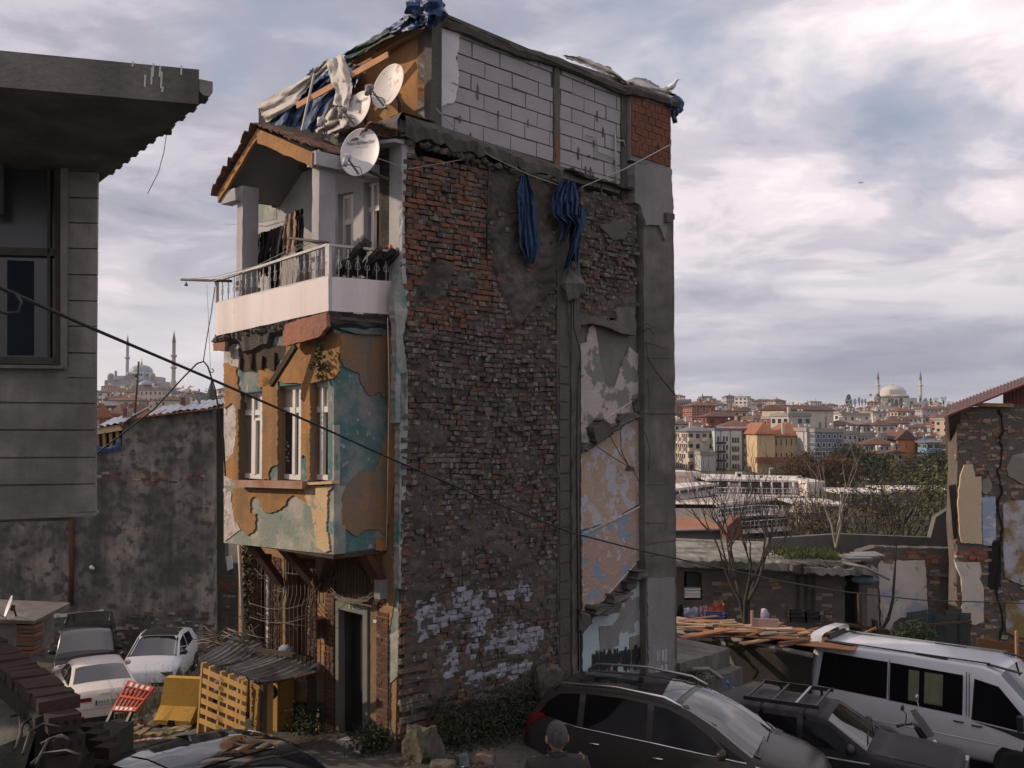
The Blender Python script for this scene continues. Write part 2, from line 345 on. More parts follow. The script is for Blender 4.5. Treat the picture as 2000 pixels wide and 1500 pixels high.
def side_wall():
 b=MB();t1=6.64
 b.prism([SP(.0,-1.8,-.32),SP(t1,-2.2,-.32),SP(t1,9.15,-.32),SP(0,9.15,-.32)],-NS*.25)
 b.prism([FP(.32,-1.5,-.30),FP(4.35,-1.5,-.30),FP(4.35,9.0,-.30),FP(.32,9.0,-.30)],-NF*(6.0))
 b.build('masonry_core',M_mortar,house)
 def mk(pts):return[tz(S(x,y))for x,y in pts]
 white=[mk(crop(p,780,1050))for p in([(110,420),(200,390),(330,480),(380,350),(460,350),(480,420),(560,350),(620,340),(620,500),(560,590),(450,600),(430,560),(330,560),(240,640),(240,720),(120,680)],[(690,330),(860,310),(850,400),(690,440)],[(580,640),(700,570),(930,570),(940,660),(820,760),(700,760),(590,740)],[(400,620),(540,590),(530,760),(470,840),(400,740)],[(270,700),(390,680),(390,800),(360,910),(300,900)],[(400,920),(560,880),(700,820),(840,790),(850,870),(640,940),(400,1000)])]
 clean=mk([(786,305),(952,322),(950,470),(1000,560),(900,650),(786,640)])
 render=mk([(955,325),(1090,345),(1085,560),(1010,640),(960,520)])
 patch=mk(crop([(110,830),(250,690),(370,700),(490,840),(470,890),(330,900),(230,970),(150,940)],780,300))
 area=[mk([(783,300),(800,300),(870,318),(955,325),(1090,345),(1087,700),(1088,1310),(1040,1420),(783,1700)]),mk([(1132,372),(1245,395),(1243,600),(1240,612),(1205,625),(1132,620)])]
 low_edge=mk([(770,1240),(800,1240),(860,1600),(770,1600)])
 ts=np.arange(0.0,5.6,.034);zs=np.arange(-1.0,9.05,.034);T,ZZ=np.meshgrid(ts,zs)
 ins=in_poly(T,ZZ,area[0])|in_poly(T,ZZ,area[1])
 n=fbm(T*2.2,ZZ*2.6,0,5,3);n2=fbm(T*9,ZZ*12,0,3,8);cov=fbm(T*.55,ZZ*.75,0,3,21)
 cl=in_poly(T,ZZ,clean).astype(float);rn=in_poly(T,ZZ,render).astype(float);pt=in_poly(T,ZZ,patch).astype(float)
 wh=np.zeros(T.shape,bool)
 for w in white:wh|=in_poly(T+(n2-.5)*.25,ZZ+(n-.5)*.3,w)
 D=-.042+.010*(1-cl)+(n-.5)*.10+(n2-.5)*.075+(cov-.45)*.09-cl*.014+rn*.055+pt*.05-wh*.015
 D[:,0]-=.05
 def face_d(t,z):
  i=np.clip(((z-zs[0])/.034).astype(int),0,len(zs)-1);j=np.clip((t/.034).astype(int),0,len(ts)-1);return D[i,j],wh[i,j],cl[i,j],ins[i,j]
 base=np.array(C0);u,nn=np.array(U),np.array(NS)
 P=base[None,None]+T[...,None]*u+D[...,None]*nn;P[...,2]=ZZ
 mk2=ins[:-1,:-1]&ins[1:,1:]
 b=MB();idx=-np.ones(T.shape,int);used=np.zeros(T.shape,bool);ii,jj=np.nonzero(mk2)
 for a,c in((0,0),(1,0),(0,1),(1,1)):used[ii+a,jj+c]=True
 idx[used]=np.arange(used.sum());b.v=[tuple(p)for p in P[used]]
 b.f=[(int(idx[i,j]),int(idx[i,j+1]),int(idx[i+1,j+1]),int(idx[i+1,j]))for i,j in zip(ii,jj)]
 pw=wh&(n2>.48)
 b.m=[1 if pw[i,j]else 0 for i,j in zip(ii,jj)];b.sm=[True]*len(b.f)
 b.build('mortar',[M_mortar,M_mpaint],house,kind='stuff')
 bricks=[]
 z=-.95;row=0
 while z<9.0:
  ch=.064+rnd.uniform(-.005,.006);t=.02+(row%2)*.07
  while t<5.5:
   ln=(.152 if rnd.random()<.6 else .085)+rnd.uniform(-.018,.018)
   bricks.append((t,z+rnd.uniform(-.006,.006),ln,ch));t+=ln+rnd.uniform(.008,.02)
  z+=ch+rnd.uniform(.010,.018);row+=1
 ct=np.array([a+l/2 for a,q,l,h in bricks]);cz=np.array([q+h/2 for a,q,l,h in bricks])
 wave=(fbm(ct*.5,cz*.5,0,2,40)-.5)*.14
 d,w,c,ok=face_d(ct,cz+wave)
 keep=[]
 for i,(t,z,ln,ch)in enumerate(bricks):
  if not ok[i]:continue
  cl_=c[i]>0
  out=rnd.gauss(-.006,.012 if cl_ else .016)
  if rnd.random()<(.03 if cl_ else .10):continue
  if out<d[i]-.006:continue
  k=rnd.random()
  mi=4 if w[i]and k<.74 else(5 if cl_ and k<.5 else 0 if k<.06 else 1 if k<(.80 if cl_ else .36)else 2 if k<(.9 if cl_ else .60)else 3)
  if cz[i]<1.6 and ct[i]<1.4 and not w[i]and rnd.random()<.35:mi=0
  keep.append((t,z+wave[i],ln,ch,out,mi,ct[i]))
 def brick(bb,t,z,ln,ch,out,mi):
  j=.0115;q=rnd.uniform(-.012,.012)
  P=[SP(t+(ln if a else 0)+rnd.uniform(-j,j),z+(ch if c_ else 0)+rnd.uniform(-j,j)*.8,(out+rnd.uniform(-j,j)+(q if a else-q))if b_ else-.10)for a,b_,c_ in((0,1,0),(1,1,0),(1,1,1),(0,1,1),(0,0,0),(1,0,0),(1,0,1),(0,0,1))]
  ce=(P[0]+P[2])/2+NS*rnd.uniform(.0,.008)
  bb.add(P+[ce],[(0,1,8),(1,2,8),(2,3,8),(3,0,8),(0,4,5,1),(1,5,6,2),(2,6,7,3),(3,7,4,0)],mi)
 keep.sort(key=lambda r:r[6]);near=[r for r in keep if r[1]>.3][:290];rest=[r for r in keep if r not in near]
 for r in near:
  bb=MB();brick(bb,*r[:6]);bb.m=[0]*len(bb.f);bb.build('brick',[M_br[r[5]]],house)
 bb=MB()
 for r in rest:brick(bb,*r[:6])
 bb.build('brickwork',M_br,house,kind='stuff')
 bb=MB();z=0.1
 while z<4.6:
  w_=.10+.25*float(vnoise(z*.9,3.3))+(.18 if z<1.6 else 0)
  bb.obox(SP(-.02,z,-.02),U*w_,NS*rnd.uniform(.03,.075),Z*.075,rnd.choice((1,3,3,1,0)),jit=.014);z+=rnd.uniform(.085,.17)
 bb.build('corner_brickwork',M_br,house,kind='stuff')
 def pr(name,pts,o0,o1,m,amp=0,step=7,seed=1):
  pp=rough_poly(pts,step,amp,seed)if amp else pts
  b=MB();b.prism([S(x,y,o1)for x,y in pp],NS*(o0-o1));return b.build(name,m,house)
 def col3(name,t0,t1,z0,z1,o0,o1,m,jit=.02):
  rows=[];b=MB();k=int((z1-z0)/.16)+2
  for i in range(k):
   z=z0+(z1-z0)*i/(k-1);j=lambda:rnd.uniform(-jit,jit)
   rows.append([SP(t0,z,o0),SP(t0+j(),z,o1+j()),SP((t0+t1)/2+j(),z,o1+j()),SP(t1+j(),z,o1+j()),SP(t1,z,o0)])
  b.grid(rows,smooth=False);return b.build(name,m,house)
 col3('concrete_column',3.30,3.62,.2,9.0,-.16,.015,M_conc_dk,.012)
 b=MB();z=.4
 while z<5.9:
  b.obox(SP(3.34,z,.0),U*.24,NS*.035,Z*.27,0,jit=.006);z+=.30
 b.build('shaft_blocks',M_conc_dk,house)
 col3('concrete_column',3.63,3.85,.2,7.6,-.2,.05,M_conc,.018)
 col3('concrete_column',5.66,6.62,-.6,8.85,-.2,.04,M_conc,.008)
 b=MB()
 for zz in(6.05,5.0,3.7,2.6):b.obox(SP(5.67,zz,.035),U*.95,NS*.012,Z*.025,jit=.01)
 b.build('pour_seam',M_conc_dk,house)
 b=MB();b.prism([S(x,y,.06)for x,y in rough_poly([(1265,1130),(1318,1128),(1318,1312),(1267,1315)],8,1.5,4)],-NS*.03);b.build('grey_render_patch',M_conc_lt,house,label='smooth grey render at the foot of the corner column')
 rows=[]
 for i in range(60):
  t=-.05+i/59*5.4;zt=9.33-.03*t;zb=8.98+.07*float(vnoise(t*3,0))-(.10*float(vnoise(t*7,4))if t<3.4 else-.12)
  o=.07+.05*float(vnoise(t*5,9))+(.06 if t<2.2 else 0)
  rows.append([SP(t,zt,-.28),SP(t,zt-.02*rnd.random(),-.02),SP(t,zt-.06,o*.75),SP(t,(zt+zb)/2+rnd.uniform(-.03,.03),o+rnd.uniform(-.025,.025)),SP(t,zb,o*.8+rnd.uniform(-.03,.03)),SP(t,zb+.02,-.1)])
 b=MB();b.grid(rows,smooth=False);b.build('slab_edge',M_conc_dk,house)
 b=MB()
 for i in range(70):
  t=rnd.uniform(.0,3.3);b.ball(SP(t,8.95-rnd.random()*.07,.03+rnd.random()*.05),(rnd.uniform(.03,.08),rnd.uniform(.03,.06),rnd.uniform(.02,.06)),6,jit=.3,smooth=False)
 b.build('broken_concrete',M_conc_dk,house,kind='stuff')
 pr('grey_render_panel',[(1240,318),(1312,330),(1316,420),(1308,432),(1303,440),(1300,470),(1288,440),(1262,440),(1250,400),(1240,395)],-.1,.085,M_conc_lt,1.2)
 pr('render_lip',[(1303,415),(1318,418),(1318,428),(1311,434),(1303,434)],.0,.16,M_conc_dk)
 pr('grey_render_patch',crop([(1310,480),(1400,430),(1500,420),(1530,460),(1480,520),(1470,560),(1390,560)],780,300),-.05,.02,M_conc,1.6)
 OF=-.10
 def pl(name,pts,m,o=.0,th=.03,amp=1.2,seed=2):return pr(name,pts,OF+o-th,OF+o,m,amp,6,seed)
 M_st0=surf('stair_render',(.14,.13,.118),(.19,.178,.162),2,streak=(.09,.085,.08),sa=.5,bump=.7,bs=25)
 M_st1=surf('peeling_white',(.46,.42,.39),(.38,.33,.29),3.5,c3=(.20,.19,.175),s3=2.4,t3=.52,w3=.02,c4=(.16,.28,.29),s4=4.2,t4=.68,w4=.01,bump=.7,bs=26)
 M_st2=surf('peeling_peach',(.43,.325,.25),(.36,.265,.20),3.5,c3=(.42,.41,.43),s3=3.4,t3=.53,w3=.010,c4=(.15,.13,.12),s4=9,t4=.66,w4=.01,bump=.8,bs=20)
 M_st3=surf('peeling_pink',(.36,.245,.21),(.40,.29,.23),4,c3=(.235,.285,.345),s3=2.6,t3=.55,w3=.010,c4=(.43,.42,.44),s4=6.5,t4=.61,w4=.015,bump=.9,bs=18)
 M_st4=surf('pale_blue_wall',(.40,.49,.50),(.35,.43,.45),2.0,c3=(.23,.22,.22),s3=1.2,t3=.55,w3=.012,c4=(.48,.40,.39),s4=3.2,t4=.66,w4=.015,bump=.4,bs=24)
 q=lambda p:crop(p,780,700)
 pr('stair_wall',[(1131,630),(1262,660),(1268,1330),(1131,1330)],-.25,OF-.04,M_st0)
 pl('plaster_layer',[(1134,672),(1147,668),(1150,642),(1157,634),(1163,640),(1170,690),(1180,735),(1184,752),(1200,756),(1206,742),(1212,720),(1222,695),(1230,678),(1246,690),(1256,706),(1258,776),(1232,782),(1180,832),(1134,850)],M_st1,seed=3)
 pl('plaster_layer',[(1135,1035),(1135,884),(1160,872),(1195,850),(1222,828),(1236,822),(1254,818),(1262,975),(1220,1000),(1190,1020)],M_st2,seed=4)
 pl('plaster_layer',[(1136,1037),(1190,1022),(1222,1002),(1262,978),(1263,1085),(1240,1100),(1220,1130),(1190,1160),(1160,1190),(1138,1195)],M_st3,seed=5)
 pl('plaster_layer',[(1138,1240),(1160,1205),(1200,1185),(1235,1150),(1262,1120),(1266,1320),(1138,1320)],M_st4,seed=6)
 pl('smooth_patch',crop([(1300,580),(1400,570),(1460,480),(1490,500),(1430,640),(1430,700),(1310,740)],780,1050),M_conc_lt,.012,.02,.6)
 pl('smooth_patch',crop([(1500,650),(1600,620),(1605,870),(1500,880)],780,1050),M_conc_lt,.012,.02,.6)
 b=MB()
 for i in range(46):
  x=1156+i*2.15+rnd.uniform(-2,2);y0=1277-(i/46)*14+rnd.uniform(-6,8);y1=1312-(i/46)*12+rnd.uniform(-12,10)
  b.prism([S(a,c,OF+.016+.0006*(i%5))for a,c in rough_poly([(x,y0),(x+3.4,y0+rnd.uniform(-3,3)),(x+3+rnd.uniform(-1,1),y1),(x+rnd.uniform(-1,1),y1+rnd.uniform(-3,3))],6,.8,i)],-NS*.0004)
 b.build('black_overpaint',flat('black_paint',(.014,.014,.015),.7),house,kind='stuff')
 b=MB()
 for cx,cy,ww,hh in((1283,1272,8,20),(1293,1270,4,22),(1299,1268,3,26),(1281,1303,8,12),(1291,1300,4,12),(1299,1298,4,12)):
  for k in range(3):
   x=cx+k*ww/3;b.prism([S(a,c,.066)for a,c in rough_poly([(x,cy),(x+1.7,cy-1),(x+1.5,cy+hh),(x,cy+hh-3)],4,.6,int(cx+k))],-NS*.001)
 b.build('white_paint_drips',flat('drip_white',(.42,.42,.43),.8),house,kind='stuff')
 def stub(pts,o=.16,m=M_conc,seed=1):
  b=MB();pp=rough_poly(pts,5,1.3,seed);b.prism([S(x,y,OF+o+rnd.uniform(-.04,.03))for x,y in pp],-NS*(o+.1));b.build('stair_step',m,house)
 for k,p in enumerate([[(1270,450),(1330,390),(1360,420),(1380,480),(1350,520),(1290,560),(1265,500)],[(1440,360),(1530,355),(1580,375),(1500,410),(1440,440),(1400,490),(1370,470),(1380,430),(1440,420)],[(1190,550),(1290,550),(1270,580),(1220,610),(1190,615)],[(1520,265),(1580,255),(1590,340),(1530,360)]]):stub(q(p),(.18,.14,.1,.04)[k],M_conc_dk if k!=1 else M_conc,k)
 for k,p in enumerate([[(1550,220),(1650,210),(1620,250),(1560,275)],[(1475,285),(1550,280),(1540,330),(1500,350),(1480,320)],[(1390,370),(1530,355),(1480,420),(1400,430)],[(1275,450),(1450,430),(1440,480),(1350,510),(1280,500)],[(1175,470),(1240,500),(1260,560),(1200,610),(1170,600)]]):stub(crop(p,780,1050),(.22,.12,.18,.24,.2)[k],M_conc if k in(0,2)else M_conc_dk,k+9)
 for k,p in enumerate([[(1185,470),(1270,450),(1280,548),(1190,550)],[(1340,400),(1440,340),(1445,420),(1370,425)],[(1440,330),(1510,270),(1525,355),(1445,362)]]):
  pl('stringer_plaster',q(p),M_st1 if k else M_pale,.02,.03,.8,k)
 b=MB();b.bar(S(1136,850,OF+.012),S(1236,782,OF+.012),.02,.03,up=NS);b.bar(S(1136,1045,OF+.012),S(1260,985,OF+.012),.02,.03,up=NS);b.bar(S(1175,1175,OF+.012),S(1242,1100,OF+.012),.02,.02,up=NS)
 b.build('stringer_line',M_pale,house)
 pr('concrete_beam',[(1131,612),(1205,628),(1204,600),(1240,600),(1243,655),(1218,652),(1190,640),(1160,632),(1133,634)],-.1,.03,M_conc,1.5)
 b=MB();c=S(1117,556,.10);b.ball(c,(.22,.2,.28),9,jit=.22,smooth=False);b.build('mortar_lump',M_conc,house)
 b=MB();b.prism([S(x,y,.03)for x,y in rough_poly([(1107,560),(1128,560),(1126,680),(1121,700),(1114,690)],6,1.5)],-NS*.06);b.build('mortar_smear',M_conc,house)
 AO=-.13
 b=MB();b.prism([SP(.56,9.2,AO-.03),SP(6.62,9.0,AO-.03),SP(6.62,11.3,AO-.03),SP(.56,11.0,AO-.03)],-NS*.2);b.build('attic_core',M_bmort,house)
 bl=MB()
 def blocks(t0,t1,z0,ztop,shift):
  z=z0;r=0
  while z<ztop-.03:
   h=min(.245,ztop-z);t=t0-((r*.29+shift)%.6)
   while t<t1:
    a,e=max(t,t0),min(t+.60,t1)
    if e-a>.05:
     g=.004;o=AO+rnd.uniform(-.006,.010);b=MB();dz=.013*(a-t0)*0
     b.obox(SP(a+g,z+g,o-.12),U*(e-a-2*g+rnd.uniform(-.004,.003)),NS*.12,Z*(h-2*g),jit=.004)
     b.build('concrete_block',M_block,house)
    t+=.615
   z+=.258;r+=1
 blocks(.60,3.36,9.30,11.02,.1);blocks(3.53,5.20,9.06,11.03,.33)
 b=MB()
 for i in range(24):
  t,z=rnd.choice(((rnd.uniform(.7,3.3),9.3+.258*rnd.randint(0,4)),(rnd.uniform(3.6,5.1),9.06+.258*rnd.randint(0,6))))
  w,h=rnd.uniform(.04,.14),rnd.uniform(.012,.03)
  if rnd.random()<.4:w,h=h,w*1.2
  pts=[(t+w*math.cos(a)*rnd.uniform(.6,1),z+h*math.sin(a)*rnd.uniform(.5,1))for a in np.linspace(0,6.28,11)[:-1]]
  b.prism([SP(p[0],p[1],AO+.014+.0003*i)for p in pts],-NS*.02)
 b.build('mortar_smears',M_conc,house,kind='stuff')
 b=MB();b.prism([S(x,y,AO+.02)for x,y in rough_poly(crop([(160,135),(215,160),(330,215),(322,330),(300,375),(320,440),(320,560),(295,660),(215,690),(195,720),(165,660),(160,500),(175,330)],800,0),5,1.5,8)],-NS*.03)
 b.build('white_plaster',M_white,house)
 col3('concrete_post',3.37,3.51,9.1,11.0,-.3,AO+.03,M_conc,.012)
 col3('concrete_post',5.20,5.36,8.75,10.95,-.3,AO+.04,M_conc_dk,.012)
 b=MB();b.obox(SP(3.385,9.12,AO),U*.12,NS*.035,Z*.62);b.build('hollow_brick',M_clay,house)
 z=9.80;r=0
 while z<10.98:
  t=5.38-(r%2)*.1
  while t<6.60:
   a,e=max(t,5.38),min(t+.20,6.62)
   if e-a>.04:
    b=MB();o=.0+rnd.uniform(-.012,.008)
    b.obox(SP(a,z,-.15),U*(e-a-.012),NS*(.15+o),Z*.128,jit=.003)
    for k in range(3):b.obox(SP(a+.004,z+.012+k*.042,o-.01),U*(e-a-.02),NS*.018,Z*.024)
    b.build('hollow_brick',M_clay,house)
   t+=.206
  z+=.138;r+=1
 b=MB();b.prism([SP(5.36,9.7,-.02),SP(6.62,9.7,-.02),SP(6.62,11.1,-.02),SP(5.36,11.05,-.02)],-NS*.1);b.build('brick_bed',M_bmort,house)
 rows=[]
 for i in range(50):
  t=.45+i/49*6.3;zt=11.03+.012*t+.03*math.sin(t*2.2)+rnd.uniform(-.012,.012);zb=zt-.13-.06*float(vnoise(t*2,1));o=AO+.10+.05*float(vnoise(t*3,7))+(.10 if t>5.3 else 0)
  rows.append([SP(t,zt-.02,-.30),SP(t,zt+.01,o-.05),SP(t,zt-.04,o),SP(t,(zt+zb)/2,o+rnd.uniform(-.02,.02)),SP(t,zb,o-.03),SP(t,zb,AO-.1)])
 b=MB();b.grid(rows,smooth=False);b.build('roof_edge',M_conc_dk,house)
 b=MB();b.prism([FP(.0,11.02,-.58),FP(1.6,10.92,-.60),FP(4.6,10.62,-1.0),FP(4.4,10.8,-6.5),FP(.0,10.9,-6.5)],Z*.05);b.build('roof_slab',M_conc_dk,house)
 b=MB();pp=lambda l:[S(*crop([p],800,0)[0],AO+.05)for p in l]
 b.tube(pp([(1150,878),(1205,890),(1218,910),(1220,985),(1240,995),(1340,1030)]),.012);b.tube(pp([(1338,850),(1345,1215)]),.016);b.tube(pp([(1342,912),(1395,918),(1400,950)]),.014)
 b.build('water_pipe',M_cablew,house)
 b=MB()
 for l in([(1250,640),(1262,632),(1280,640)],[(1252,650),(1268,640),(1278,655),(1272,668)],[(1248,668),(1275,672),(1300,682)],[(1262,665),(1266,700),(1285,730),(1325,778)],[(1266,702),(1280,726),(1318,772)],[(1240,812),(1262,850),(1270,880),(1266,920)],[(1265,740),(1268,770),(1266,812),(1250,818)],[(1160,868),(1200,895),(1235,915),(1248,940)],[(1188,845),(1210,885),(1228,910)],[(1212,835),(1213,880),(1226,906)],[(1262,1021),(1300,1022)],[(1272,1086),(1296,1084)],[(1175,402),(1190,438),(1212,428),(1222,408)]):
  b.tube([S(x,y,.05+.10*k)for k,(x,y)in enumerate(l)],.009,5)
 b.build('rebar',M_iron,house,kind='stuff')
 b=MB();b.box(S(1230,915,.12),(.14,.1,.08),rz=.8,jit=.02);b.build('bracket_box',M_conc,house)
 b=MB();b.tube([S(1120,520,.09),S(1121,640,.1),S(1134,690,.13),S(1128,760,.1),S(1126,900,.1),S(1130,1310,.08)],.012);b.tube([S(1134,690,.10),S(1133,1000,.1),S(1135,1320,.08)],.010)
 b.tube([S(955,325,.06),S(952,420,.05),S(950,500,.05)],.016)
 b.build('loose_wire',M_cable,house)
side_wall()
# ================================================================= street front of the house
BO=.94
BS=-.335
def fpoly(name,pts,off,th,m,parent=None,amp=0,step=6,seed=1,side=False,soff=None,**kw):
 pp=rough_poly(pts,step,amp,seed)if amp else pts
 b=MB()
 if side:b.prism([S(x,y,soff)for x,y in pp],-NS*th)
 else:b.prism([FA(x,y,off)for x,y in pp],-NF*th)
 return b.build(name,m,parent or house,**kw)
def window(name,quad,off,parent,mull=.5,trans=.28,open_right=False,glass=None,fw=.068,split=None):
 """casement window on the front; quad = px corners tl, tr, br, bl on plane off"""
 P=[FA(x,y,off)for x,y in quad]
 s0=(P[0]-C0).dot(V);s1=(P[1]-C0).dot(V);zt=(P[0].z+P[1].z)/2;zb=(P[2].z+P[3].z)/2
 s0,s1=max(s0,s1),min(s0,s1)
 w=s0-s1;h=zt-zb
 fr=MB()
 def bar(sa,sb,za,zb_,o=0,d=.06):fr.obox(FP(sb,za,off+o),V*(sa-sb),-NF*d,Z*(zb_-za))
 bar(s0,s0-fw,zb,zt);bar(s1+fw,s1,zb,zt);bar(s0-fw,s1+fw,zt-fw,zt,-.002);bar(s0-fw,s1+fw,zb,zb+fw*1.1,-.002)
 zm=zt-h*trans;sm=s0-w*mull
 bar(s0-fw,s1+fw,zm-fw*.6,zm+fw*.6,-.004);bar(sm+fw*.5,sm-fw*.5,zb+fw,zt-fw,.006)
 if split:bar(sm-fw*.7,s1+fw,zb+h*.66,zb+h*.66+fw*.6,-.006);bar(sm-fw*.5,sm-fw*1.4,zb+fw,zb+h*.66,.012)
 f=fr.build(name,M_frame,parent)
 g=MB();go=off-.03
 def pane(sa,sb,za,zb_,mi=0):g.obox(FP(sb,za,go),V*(sa-sb),-NF*.006,Z*(zb_-za),mi)
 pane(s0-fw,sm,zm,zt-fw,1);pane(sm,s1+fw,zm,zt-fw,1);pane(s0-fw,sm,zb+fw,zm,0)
 if not open_right:pane(sm,s1+fw,zb+fw,zm,0)
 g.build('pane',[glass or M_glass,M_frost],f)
 return f
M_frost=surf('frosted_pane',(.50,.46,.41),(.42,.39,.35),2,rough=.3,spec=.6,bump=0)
def facade():
# ---- ground floor wall (with openings) : built of strips between the openings
 gw=lambda pts,**k:fpoly('front_wall',pts,0,.26,M_orange_st,**k)
 for p in([(466,1060),(488,1060),(488,1290),(466,1430)],[(531,1060),(559,1060),(559,1440),(531,1440)],[(616,1060),(655,1060),(655,1460),(616,1460)],[(488,1278),(531,1284),(531,1440),(488,1440)],[(559,1284),(616,1292),(616,1375),(559,1365)],[(715,1070),(779,1060),(772,1470),(715,1470)],[(655,1150),(715,1160),(715,1197),(655,1190)],[(559,1432),(616,1445),(616,1470),(559,1455)],[(655,1060),(715,1060),(715,1080),(655,1080)]):gw(p)
 for p in([(488,1060),(531,1060),(531,1082),(488,1080)],[(559,1060),(616,1060),(616,1092),(559,1088)]):gw(p)
 def pil(x0,x1,y0,y1,o=.035):
  a,c=FA(x0,y0,o),FA(x1,y1,o);s0,s1=(a-C0).dot(V),(c-C0).dot(V);z=G(c.x,c.y)+.1;zt=a.z;r=0
  while z<zt:
   w=s0-s1;k=.5 if r%2 else .28
   for sa,sb in((s0,s0-w*k),(s0-w*k,s1)):
    b=MB();b.obox(FP(sb+.006,z,o-.06),V*(sa-sb-.012),NF*(.06+rnd.uniform(-.006,.006)),Z*.062,jit=.004);b.build('brick',M_pbrick,house)
   z+=.074;r+=1
 M_pbrick=surf('painted_brick',(.105,.050,.037),(.070,.036,.029),4,c4=(.20,.11,.05),s4=6,t4=.66,bump=.4,bs=30)
 pil(735,757,1195,1450);pil(634,651,1130,1440);pil(531,545,1090,1285,.02);pil(601,616,1120,1300,.02)
 b=MB();b.prism([FA(x,y,.028)for x,y in[(633,1130),(651,1130),(651,1440),(633,1440)]],-NF*.04);b.prism([FA(x,y,.028)for x,y in[(734,1195),(757,1195),(757,1450),(734,1450)]],-NF*.04);b.build('pilaster_bed',M_orange_st,house)
 pc=FA(688,1168,.0);sc_,zc=(pc-C0).dot(V),pc.z
 b=MB();b.prism([FP(sc_+.55*math.cos(a),zc+.52*math.sin(a),-.10)for a in np.linspace(0,math.pi,17)],-NF*.03);b.build('fanlight_pane',surf('drab_shutter',(.115,.095,.065),(.08,.068,.05),4,bump=.2),house)
 for k in range(13):
  a0,a1=math.pi*k/13+.012,math.pi*(k+1)/13-.012;b=MB()
  b.prism([FP(sc_+r*math.cos(a),zc+r*.95*math.sin(a),.03+rnd.uniform(0,.01))for r,a in((.58,a0),(.84,a0),(.84,a1),(.58,a1))],-NF*.15);b.build('arch_brick',M_pbrick,house)
 bars=MB()
 for k in range(-6,7):
  s_=sc_+k*.082;h_=math.sqrt(max(0,.55**2-(k*.082)**2));bars.tube([FP(s_,zc-.02,.045),FP(s_,zc+h_,.045)],.009,5)
 bars.tube([FP(sc_+.56*math.cos(a),zc+.55*math.sin(a),.05)for a in np.linspace(0,math.pi,20)],.013,5);bars.tube([FP(sc_-.57,zc,.05),FP(sc_+.57,zc,.05)],.012,5)
 bars.build('fanlight_grille',M_iron,house)
 b=MB();arc=[FP(sc_+.83*math.cos(a),zc+.79*math.sin(a),.0)for a in np.linspace(0,math.pi,17)]
 b.prism([FP(sc_-.83,3.05,0),FP(sc_-.83,zc,0)]+arc+[FP(sc_+.83,zc,0),FP(sc_+.83,3.05,0)],-NF*.2);b.build('arch_spandrel',M_orange_st,house)
 M_dfr=surf('grey_green_frame',(.165,.17,.145),(.12,.125,.11),3,bump=.1,rough=.6)
 fr=MB()
 for p in([(655,1173),(717,1186),(717,1203),(655,1188)],[(655,1188),(661,1189),(661,1445),(655,1444)],[(708,1201),(717,1203),(717,1462),(708,1458)]):fr.prism([FA(x,y,.03)for x,y in p],-NF*.12)
 df=fr.build('door_frame',M_dfr,house)
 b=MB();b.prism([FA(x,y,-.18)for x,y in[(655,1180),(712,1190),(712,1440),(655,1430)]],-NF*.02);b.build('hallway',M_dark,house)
 b=MB();p=FA(660,1440,-.02);h_=FA(660,1190,-.02).z-p.z;dr=(V*-.28-NF*.72).normalized();b.obox(p,dr*.5,NS*.04,Z*h_)
 for k in range(2):b.obox(p+dr*.08+NS*.04+Z*(h_*(.08+.48*k)),dr*.34,NS*.012,Z*h_*.38)
 b.build('door_leaf',surf('dark_door',(.028,.026,.024),(.02,.019,.018),3,rough=.5,bump=.1),house)
 b=MB();b.prism([FA(x,y,.01)for x,y in[(656,1443),(708,1462),(708,1466),(656,1447)]],-NF*.35);b.prism([on_z(x,y,.17)for x,y in[(655,1446),(704,1467),(714,1456),(684,1436)]],Z*-.25)
 b.build('threshold',M_marble,house)
 b=MB();b.prism([FA(x,y,.034)for x,y in[(681,1181),(689,1183),(689,1190),(681,1188)]],-NF*.006);pl=b.build('number_plate',flat('plate_cream',(.55,.5,.38),.5),house)
 b=MB();b.tube([FA(684,1184,.037),FA(684,1188,.037),FA(686.5,1188.3,.037),FA(686.5,1186.2,.037),FA(684,1186,.037)],.006,4);b.build('numeral',M_iron,pl)
 b=MB();b.prism([FA(x,y,.037)for x,y in[(729,1210),(736,1211),(735,1217),(729,1216)]],-NF*.004);b.build('paper_notice',flat('paper',(.55,.52,.47),.8),house)
 b=MB();a=FA(627,1241,0);b.obox(a,-V*.30*.62,NF*.2,Z*.30);b.build('meter_box',surf('box_red',(.075,.03,.024),(.05,.022,.018),4,rough=.5,bump=.1),house)
 b=MB();b.obox(FA(748,1166,0),-V*.14,NF*.16,Z*.27);b.build('fuse_box',M_conc_lt,house)
 for i,(x0,x1,yt,yb)in enumerate(((488,531,1080,1284),(559,616,1088,1292))):
  b=MB();b.prism([FA(x,y,-.24)for x,y in[(x0,yt),(x1,yt+8),(x1,yb+5),(x0,yb)]],-NF*.02);b.build('shutter',surf('shutter_red',(.13,.052,.03),(.085,.04,.027),2,streak=(.04,.02,.015),sa=.6,bump=.3),house)
  f=MB();f.prism([FA(x,y,-.10)for x,y in[(x1-14,yt+25),(x1-4,yt+27),(x1-4,yb),(x1-14,yb-3)]],-NF*.05);f=f.build('window_jamb',M_frame,house)
  g=MB();g.prism([FA(x,y,-.098)for x,y in[(x1-4,yt+27),(x1+2,yt+27),(x1+2,yb),(x1-4,yb)]],-NF*.02);g.build('pane',M_glass,f)
  b=MB();b.prism([FA(x,y,.06)for x,y in[(x0-3,yb-3),(x1+2,yb+4),(x1+2,yb+16),(x0-3,yb+8)]],-NF*.3);b.build('window_sill',M_marble if i==0 else M_porch,house)
